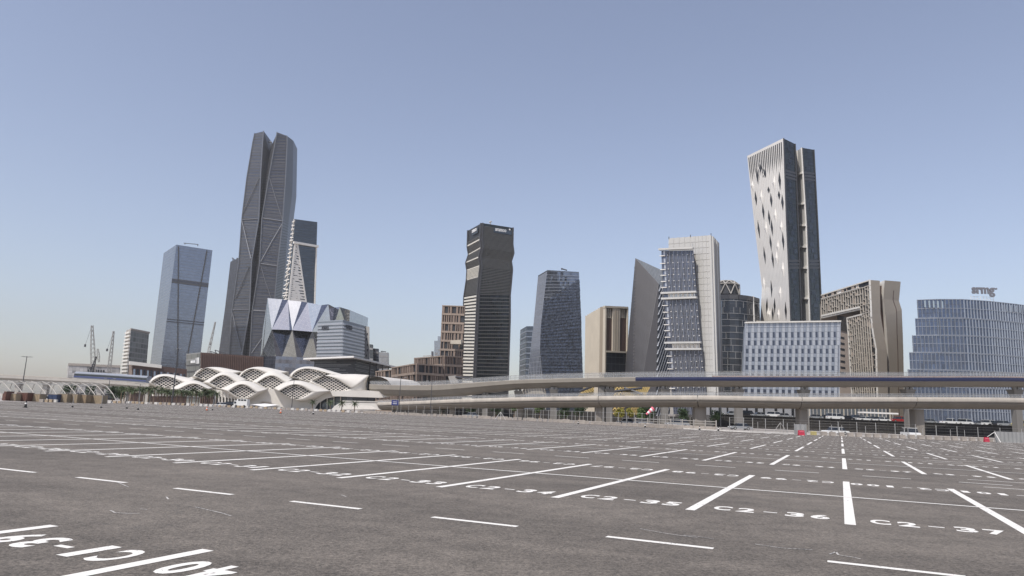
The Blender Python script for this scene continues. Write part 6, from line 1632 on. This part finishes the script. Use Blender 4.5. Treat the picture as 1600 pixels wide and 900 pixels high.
lamp('lamp post by the blue road sign', 622.5, 590, 205, .09); lamp('lamp post below the leaning slab', 672, 596, 203, .09); lamp('slim pole in front of the rounded building', 1126, 634, 128, .06, 0); lamp('thin lamp post among the palms', 213, 600, 226, .08); lamp('thin lamp post at the right of the palms', 332, 600, 226, .08)
lamp('thin lamp post near the left canopy end', 164, 592, 222, .09)
t = thing('road_sign', 'small blue rectangular road sign on posts left under the lower viaduct', 'sign', (wx(617, 206), 206, 0)); a, b = W(611.5, 633, 206), W(623, 625.5, 206)
mb = MB(); mb.box(((a.x+b.x)/2, 206, (a.z+b.z)/2), (b.x-a.x, .12, b.z-a.z)); mb.build('panel', 'sign_blue', t)
for z_ in (.3, .65): mb = MB(); mb.box(((a.x+b.x)/2, 205.9, a.z+(b.z-a.z)*z_), ((b.x-a.x)*.6, .03, .12)); mb.build('lettering', 'sign_white', t)
for x in (a.x+.3, b.x-.3): mb = MB(); mb.tube((x, 206.1, 0), (x, 206.1, b.z), .06, 5); mb.build('post', 'galvanised', t)

# ------------------------------------------------------------ vehicles
def make_car(name, label, cat, kind, mat):
    L_, Wd, Hh, cab = {'sedan': (4.6, 1.8, 1.42, (.24, .36, .74, .88)), 'suv': (4.8, 1.9, 1.78, (.20, .28, .86, .97)), 'van': (5.0, 1.95, 2.0, (.08, .22, .93, .99)), 'pickup': (5.2, 1.9, 1.75, (.22, .32, .56, .62))}[kind]
    t = thing(name, label, cat)
    hb = Hh*.55; mb = MB()
    prof = [(0, .3), (0, hb*.82), (.04, hb*.93), (cab[0], hb), (cab[3], hb), (.985, hb*.94), (1, hb*.6), (1, .3)]
    A = [V(((x-.5)*L_, -Wd/2, z)) for x, z in prof]; B2 = [V(((x-.5)*L_, Wd/2, z)) for x, z in prof]
    mb.face(A); mb.face(B2[::-1])
    for i in range(len(prof)): j = (i+1) % len(prof); mb.face([A[j], A[i], B2[i], B2[j]])
    body = mb.build('body', mat, t)
    mb = MB(); c = [(cab[0], hb-.002), (cab[1], Hh-.06), (cab[2], Hh-.06), (cab[3], hb-.002)]
    A = [V(((x-.5)*L_, -Wd/2+.05+(.12 if i in (1, 2) else 0), z)) for i, (x, z) in enumerate(c)]; B2 = [V((p.x, -p.y, p.z)) for p in A]
    mb.face(A); mb.face(B2[::-1])
    for i in (0, 2): mb.face([A[i+1], A[i], B2[i], B2[i+1]])
    mb.build('windows', 'car_glass', t)
    mb = MB(); x1_, x2_ = (cab[1]-.5)*L_, (cab[2]-.5)*L_; mb.box(((x1_+x2_)/2, 0, Hh-.03), (x2_-x1_+.1, Wd-.26, .07)); mb.build('roof', mat, t)
    for f in (.5,) if kind != 'van' else (.42, .7):
        for sy in (-1, 1):
            mb = MB(); xx = (cab[0]+(cab[3]-cab[0])*f-.5)*L_; mb.box((xx, sy*(Wd/2-.06), (hb+Hh)/2-.03), (.1, .05, Hh-hb-.05)); mb.build('pillar', mat, t)
    for x in (.19, .80):
        for sy in (-1, 1):
            mb = MB(); mb.tube(((x-.5)*L_, sy*(Wd/2-.2), .33), ((x-.5)*L_, sy*(Wd/2+.01), .33), .33, 12); wh = mb.build('wheel', 'black_rubber', t)
            mb = MB(); mb.tube(((x-.5)*L_, sy*(Wd/2+.005), .33), ((x-.5)*L_, sy*(Wd/2+.03), .33), .19, 10); mb.build('rim', 'galvanised', wh)
    for sy in (-1, 1):
        mb = MB(); mb.box((L_*-.5+.03, sy*(Wd/2-.25), hb*.78), (.08, .35, .14)); mb.build('headlight', 'sign_white', t)
        mb = MB(); mb.box((L_*.5-.02, sy*(Wd/2-.22), hb*.78), (.06, .25, .16)); mb.build('tail_light', 'car_red', t)
    return t
protos = {}
def car(label, px_, Y, z_, kind, mat, rz=0.0, name=None, cat='car'):
    name = name or ('parked_van' if kind == 'van' else 'parked_car')
    if kind not in protos:
        protos[kind] = make_car(name, label, cat, kind, mat); o = protos[kind]; o.location = (wx(px_, Y), Y, z_); o.rotation_euler = (0, 0, rz); o['label'] = label; o['category'] = cat
    else:
        o = dup(protos[kind], (wx(px_, Y), Y, z_), rz, label=label, swap={'body': mat, 'roof': mat, 'pillar': mat}); o.name = name; o['category'] = cat
    o['group'] = 'cars parked along the raised road' if z_ > 1 else 'cars on the ground behind the lot edge'
    return o
ZR = 3.402
car('silver sedan at the left end of the raised road', 1143, 218, ZR, 'sedan', 'car_silver'); car('silver sedan between the two left piers on the raised road', 1186, 218, ZR, 'sedan', 'car_silver', .1)
car('white hatch suv right of the second pier group', 1207, 218.5, ZR, 'suv', 'car_white'); car('silver-grey sedan just left of the pier by the red barrier', 1226, 218, ZR, 'sedan', 'car_silver', 3.1)
car('dark sedan right behind the pier by the red barrier', 1273, 218, ZR, 'sedan', 'car_silver'); car('white van parked in the middle of the raised road', 1304, 218, ZR, 'van', 'car_white', 3.14)
car('black sedan nose to tail with the white van', 1322, 219, ZR, 'sedan', 'car_black'); car('white sedan left under the white entrance canopy', 1352, 218, ZR, 'sedan', 'car_white', 3.14)
car('white sedan right under the white entrance canopy', 1378, 218, ZR, 'sedan', 'car_white'); car('dark red car beside the big pier', 1404, 218.5, ZR, 'suv', 'car_red')
car('white pickup left of the white suv', 1483, 218.5, ZR, 'pickup', 'car_white', 3.14); car('white suv on the right of the raised road', 1505, 218, ZR, 'suv', 'car_white')
car('black sedan left of the yellow taxi', 1553, 219, ZR, 'sedan', 'car_black'); car('dark grey suv between the white suv and the yellow taxi', 1566, 219, ZR, 'suv', 'car_silver', 3.14)
car('yellow taxi at the far right edge', 1594, 218, ZR, 'van', 'car_yellow', name='parked_taxi', cat='taxi')
for px_, md_, mt_, lb_ in ((1165, 'suv', 'car_black', 'black suv between the two silver sedans left of the grid building piers'), (1290, 'sedan', 'car_black', 'black sedan just left of the white van'), (1338, 'suv', 'car_silver', 'silver suv between the black sedan and the white canopy'), (1365, 'sedan', 'car_black', 'black sedan between the two white sedans under the canopy'), (1450, 'sedan', 'car_silver', 'silver sedan just right of the big pier on the raised road'), (1528, 'sedan', 'car_silver', 'silver sedan right of the white suv on the raised road'), (1541, 'suv', 'car_white', 'white suv left of the black sedan near the right edge')):
    car(lb_, px_, 219.5, ZR, md_, mt_, .05)
car('white sedan low behind the blocks right of the yellowish block', 1304, 131, -.02, 'sedan', 'car_white', .2); car('white suv half hidden left of the big pier', 1421, 133, -.02, 'suv', 'car_white', 1.4)
car('silver sedan low behind the slim pole', 1156, 150, -.02, 'sedan', 'car_silver', .1); car('silver suv under the viaduct right of the windsock', 1058, 152, -.02, 'suv', 'car_silver', .2)
car('silver sedan left of the yellow trees', 978, 178, -.02, 'sedan', 'car_silver'); car('white sedan beneath the windsock', 1004, 172, -.02, 'sedan', 'car_white', 3.1)
car('white sedan just left of the box truck and palms', 342, 228, -.02, 'sedan', 'car_white'); car('black suv touching the box truck', 357, 229, -.02, 'suv', 'car_black'); car('silver sedan behind the blocks near the white A-frame', 736, 188, -.02, 'sedan', 'car_silver')
car('white sedan among the site containers at far left', 74, 167, -.02, 'sedan', 'car_white')
t = thing('box_truck', 'white box truck with dark windows parked in front of the station', 'truck', (wx(376, 227), 227, 0)); x = wx(376, 227)
mb = MB(); mb.box((x+.35, 227, 1.65), (3.3, 2.3, 2.1)); mb.build('cargo_box', 'car_white', t); mb = MB(); mb.box((x-1.75, 227, 1.25), (.88, 2.1, 1.7)); mb.build('cab', 'car_white', t)
mb = MB(); mb.box((x-1.75, 225.9, 1.55), (.6, .12, .55)); mb.build('window', 'car_glass', t)
for dx in (-.9, 0, .9): mb = MB(); mb.box((x+.4+dx, 225.82, 2.35), (.7, .06, .45)); mb.build('window', 'car_glass', t)
for dx in (-1.4, 1.2): mb = MB(); mb.tube((x+dx, 225.75, .42), (x+dx, 226.1, .42), .42, 12); mb.build('wheel', 'black_rubber', t)

# ------------------------------------------------------------ site containers and the arched canopy at far left
cont = [(0, 5, 611.5, 'container_red', 'dark red cabin cut by the left frame edge'), (5, 20, 615, 'beige_sheet', 'beige hoarding with a reddish stack left of the lot'), (20, 38, 613.5, 'container_red', 'reddish brown container under the leftmost arches'), (39, 58, 615.5, 'beige_sheet', 'beige container third from the left'), (70, 84.5, 616, 'container_blue', 'dark blue container between two beige ones'),
        (86, 101, 615.5, 'beige_sheet', 'beige container right of the dark blue one'), (102, 117, 615.8, 'beige_sheet', 'second beige container right of the dark blue one'), (118, 131, 616.8, 'beige_dark', 'darker tan container between wide beige ones'), (131.5, 156, 617.5, 'beige_sheet', 'widest beige container at the right end of the row')]
for a, b, yt, mt, lb in cont:
    Y = 160 + (b-40)*.1; xa, xb = wx(a+.3, Y), wx(b-.3, Y); h_ = W((a+b)/2, yt, Y).z; t = thing('site_container', lb, 'container', ((xa+xb)/2, Y, 0), 'containers and hoardings at far left')
    mb = MB(); mb.box(((xa+xb)/2, Y+1.2, h_/2), (xb-xa, 2.4, h_)); mb.build('body', mt, t)
    mb = MB(); n = max(3, int((xb-xa)/.35))
    for k in range(n): mb.box((xa+(xb-xa)*(k+.5)/n, Y-.02, h_/2), (.14, .05, h_*.86))
    mb.build('corrugation', mt, t, stuff=True)
    mb = MB(); mb.box(((xa+xb)/2, Y+1.2, h_+.05), (xb-xa+.1, 2.5, .1)); mb.build('roof', 'block_concrete', t)
    mb = MB(); mb.box((xa+(xb-xa)*.3, Y-.06, h_*.42), (.7, .04, h_*.75)); mb.build('door', 'beige_dark' if mt == 'beige_sheet' else mt, t)
t = thing('arched_canopy', 'row of pale bent steel arches forming a long open canopy at far left', 'canopy', (wx(90, 200), 200, 0))
feet = [-12, 5.5, 24, 41, 59, 77, 94, 109, 125, 140, 155, 170, 184.5]
arcs = []
for i, fx in enumerate(feet):
    Y = 196+i*1.2; kx, kz = fx-17.5, None
    f_ = W(fx, 617+fx*.039, Y); f_.z = 0; kn = W(fx-18, 598.5+(fx-18)*.03-(184-fx)*.045*.0, Y+3); ap = W(fx-28, 594+(fx-28)*.035, Y+8); l2 = W(fx-40, 598+(fx-40)*.03, Y+16); l3 = V((l2.x-2.5, l2.y+2, 0))
    m0 = f_.lerp(kn, .5)+V((.2, 0, .25)); arcs.append([f_, m0, kn, ap, l2, l3]); mb = MB()
    for a, b in zip(arcs[-1], arcs[-1][1:]): mb.tube(a, b, .12, 6)
    mb.build('arch', 'arch_steel', t)
for q in range(1, 5):
    for a, b in zip(arcs, arcs[1:]):
        mb = MB(); mb.tube(a[q], b[q], .06, 4); mb.build('purlin', 'galvanised', t)
        if q > 1: mb = MB(); mb.tube(a[q], b[q-1], .04, 4); mb.build('brace', 'galvanised', t)
for a, b in zip(arcs[::2], arcs[1::2]): mb = MB(); mb.tube(a[2].lerp(a[0], .5), b[2], .05, 4); mb.build('brace', 'galvanised', t)

# ------------------------------------------------------------ palms and trees
def palm_meshes(seed, R0=2.0):
    r = random.Random(seed); mb = MB(); n = 24
    for k in range(n):
        a = k*2.399+r.uniform(-.2, .2); el = r.uniform(-.5, 1.15); ln = R0*r.uniform(.85, 1.15); P_ = [V((0, 0, 0))]
        d = V((math.cos(a)*math.cos(el), math.sin(a)*math.cos(el), math.sin(el)))
        for s_ in range(5): P_.append(P_[-1]+d*ln/5); d = (d+V((0, 0, -.30))).normalized()
        for s_ in range(5):
            a_, b_ = P_[s_], P_[s_+1]; t_ = (b_-a_).normalized(); sd_ = t_.cross(V((0, 0, 1))); sd_ = sd_.normalized() if sd_.length > 1e-4 else V((1, 0, 0))
            for q in range(3):
                c = a_.lerp(b_, q/3); wl_ = R0*.20*(1-abs(s_*3+q-5)/12)
                for sg in (-1, 1): mb.face([c, c+t_*.14, c+sd_*sg*wl_+t_*.2+V((0, 0, -wl_*.5))])
    o = mb.build('crown', 'palm_leaf'); me = o.data; bpy.data.objects.remove(o)
    mb = MB(); pr = [(0, .22), (.3, .17), (1.5, .15), (3.2, .14), (4.0, .2)]
    for (z0, r0), (z1, r1) in zip(pr, pr[1:]): mb.tube((0, 0, z0), (0.05*math.sin(z1), 0, z1), r0, 8, r1, cap=False)
    o = mb.build('trunk', 'bark'); me2 = o.data; bpy.data.objects.remove(o); return me, me2
PM = [palm_meshes(s_) for s_ in (1, 2, 3)]
def palm(label, px_, Y, h_, group, i):
    t = thing('palm_tree', label, 'palm tree', (wx(px_, Y), Y, 0), group); me, me2 = PM[i % 3]
    tr_ = bpy.data.objects.new('trunk', me2); cr = bpy.data.objects.new('crown', me); C.objects.link(tr_); C.objects.link(cr); tr_.parent = t; cr.parent = t; tr_.scale = (1, 1, h_/4.0); cr.location = (0, 0, h_); cr.rotation_euler = (0, 0, i*1.3); t.rotation_euler = (0, 0, i*.7)
rp = random.Random(4)
for i in range(30):
    x = 186+i*5.1+rp.uniform(-1.5, 1.5); palm('date palm in the dense row of palms in front of the station left end', x, 230+rp.uniform(0, 18), rp.uniform(3.6, 4.9), 'palms in front of the station', i)
for i, (x, Y) in enumerate(((487, 250), (515, 248), (533, 248), (553, 248))): palm('small lone palm by the entrance ramp, %s' % ('leftmost, before the dark arch', 'second from left', 'third from left', 'rightmost, on the ramp wall')[i], x, Y, 2.6, 'palms by the entrance ramp', i)
def foliage(R_, n, mat, seed, leaf=.28):
    r = random.Random(seed); mb = MB(); cl = []
    for k in range(9): a = r.uniform(0, 6.28); cl.append((V((math.cos(a)*R_[0]*r.uniform(.1, .65), math.sin(a)*R_[0]*r.uniform(.1, .65), r.uniform(-.6, .75)*R_[1])), r.uniform(.35, .62)*R_[0]))
    for k in range(n):
        c, q = r.choice(cl); d = V((r.gauss(0, 1), r.gauss(0, 1), r.gauss(0, 1))).normalized()*q*r.uniform(.55, 1.08)
        p = c+d; a = V((r.gauss(0, 1), r.gauss(0, 1), r.gauss(0, .6))).normalized(); b = a.cross(V((r.gauss(0, 1), r.gauss(0, 1), r.gauss(0, 1)))).normalized(); s_ = leaf*r.uniform(.6, 1.4)
        mb.face([p-a*s_, p-b*s_*.5, p+a*s_, p+b*s_*.5])
    o = mb.build('crown', mat); me = o.data; bpy.data.objects.remove(o); return me
FM = {('leaf_green', i): foliage((2.1, 1.8), 900, 'leaf_green', 30+i) for i in range(2)}
FM.update({('leaf_yellow', 0): foliage((1.8, 1.6), 800, 'leaf_yellow', 40), ('leaf_dark', 0): foliage((2.6, 1.9), 1100, 'leaf_dark', 41), ('leaf_dark', 1): foliage((2.4, 2.0), 1100, 'leaf_dark', 42)})
def tree(label, px_, Y, h_, mat, i, sc=1.0, group='trees under the viaducts'):
    t = thing('tree', label, 'tree', (wx(px_, Y), Y, 0), group); x, y = t.location.x, t.location.y; mb = MB()
    mb.tube((x, y, 0), (x+.1, y, h_*.6), .2, 7, .12); 
    for k in range(4): a = k*1.6+i; mb.tube((x+.1, y, h_*.55), (x+math.cos(a)*1.1, y+math.sin(a)*1.1, h_*.95), .09, 5, .03)
    mb.build('trunk', 'bark', t); o = bpy.data.objects.new('crown', FM[mat, i % (2 if mat != 'leaf_yellow' else 1)]); C.objects.link(o); o.parent = t; o.location = (0, 0, h_*.98); o.scale = (sc, sc, sc); o.rotation_euler = (0, 0, i*2.1)
for i, (x, Y, h_, mat, sc, lb) in enumerate(((690, 230, 2.6, 'leaf_dark', .8, 'dark low tree right of the blue sign'), (735, 226, 2.8, 'leaf_dark', .9, 'dark low tree near the left pier'), (775, 222, 2.6, 'leaf_dark', .8, 'dark low tree behind the white A-frame'), (803, 214, 3.6, 'leaf_green', .8, 'green tree at the left of the pier cluster'),
        (843, 205, 3.4, 'leaf_green', .85, 'bright green tree between the left piers'), (883, 206, 3.0, 'leaf_dark', 1.0, 'dark tree left of the tall pier'), (905, 206, 3.2, 'leaf_dark', .9, 'dark tree touching the tall pier'), (969, 200, 2.8, 'leaf_yellow', .85, 'yellow-green bush before the golden pavilion, left one'), (984, 198, 2.9, 'leaf_yellow', .8, 'yellow-green bush before the golden pavilion, right one'),
        (1001, 198, 2.6, 'leaf_green', .85, 'green bush right of the yellow bushes'), (1015, 200, 3.0, 'leaf_dark', .9, 'dark tree behind the windsock'), (1069, 200, 2.7, 'leaf_dark', .9, 'dark tree left of the brown pier'), (1118, 205, 2.8, 'leaf_dark', .8, 'dark tree at the left end of the retaining wall'))): tree(lb, x, Y, h_, mat, i, sc)
for i, (x, lb) in enumerate(((100, 'scrubby tree behind the containers, leftmost'), (135, 'scrubby tree behind the widest beige container'), (172, 'scrubby tree right of the canopy end'), (186, 'scrubby tree touching the first palms'))): tree(lb, x, 262, 3.4, 'leaf_dark', i, 1.0, 'scrub trees by the left canopy')
# ------------------------------------------------------------ light dusty air
mb = MB(); mb.box((0, 0, 229), (8200, 8200, 461)); hz_ = mb.build('haze', 'sand'); hz_['kind'] = 'stuff'
m, t_, b_ = nodes('haze_air'); t_.nodes.remove(b_); pv = t_.nodes.new('ShaderNodeVolumePrincipled'); pv.inputs['Density'].default_value = .0001; pv.inputs['Color'].default_value = (.96, .94, .91, 1); pv.inputs['Anisotropy'].default_value = .3
t_.links.new(pv.outputs[0], t_.nodes['Material Output'].inputs['Volume']); hz_.data.materials[0] = m
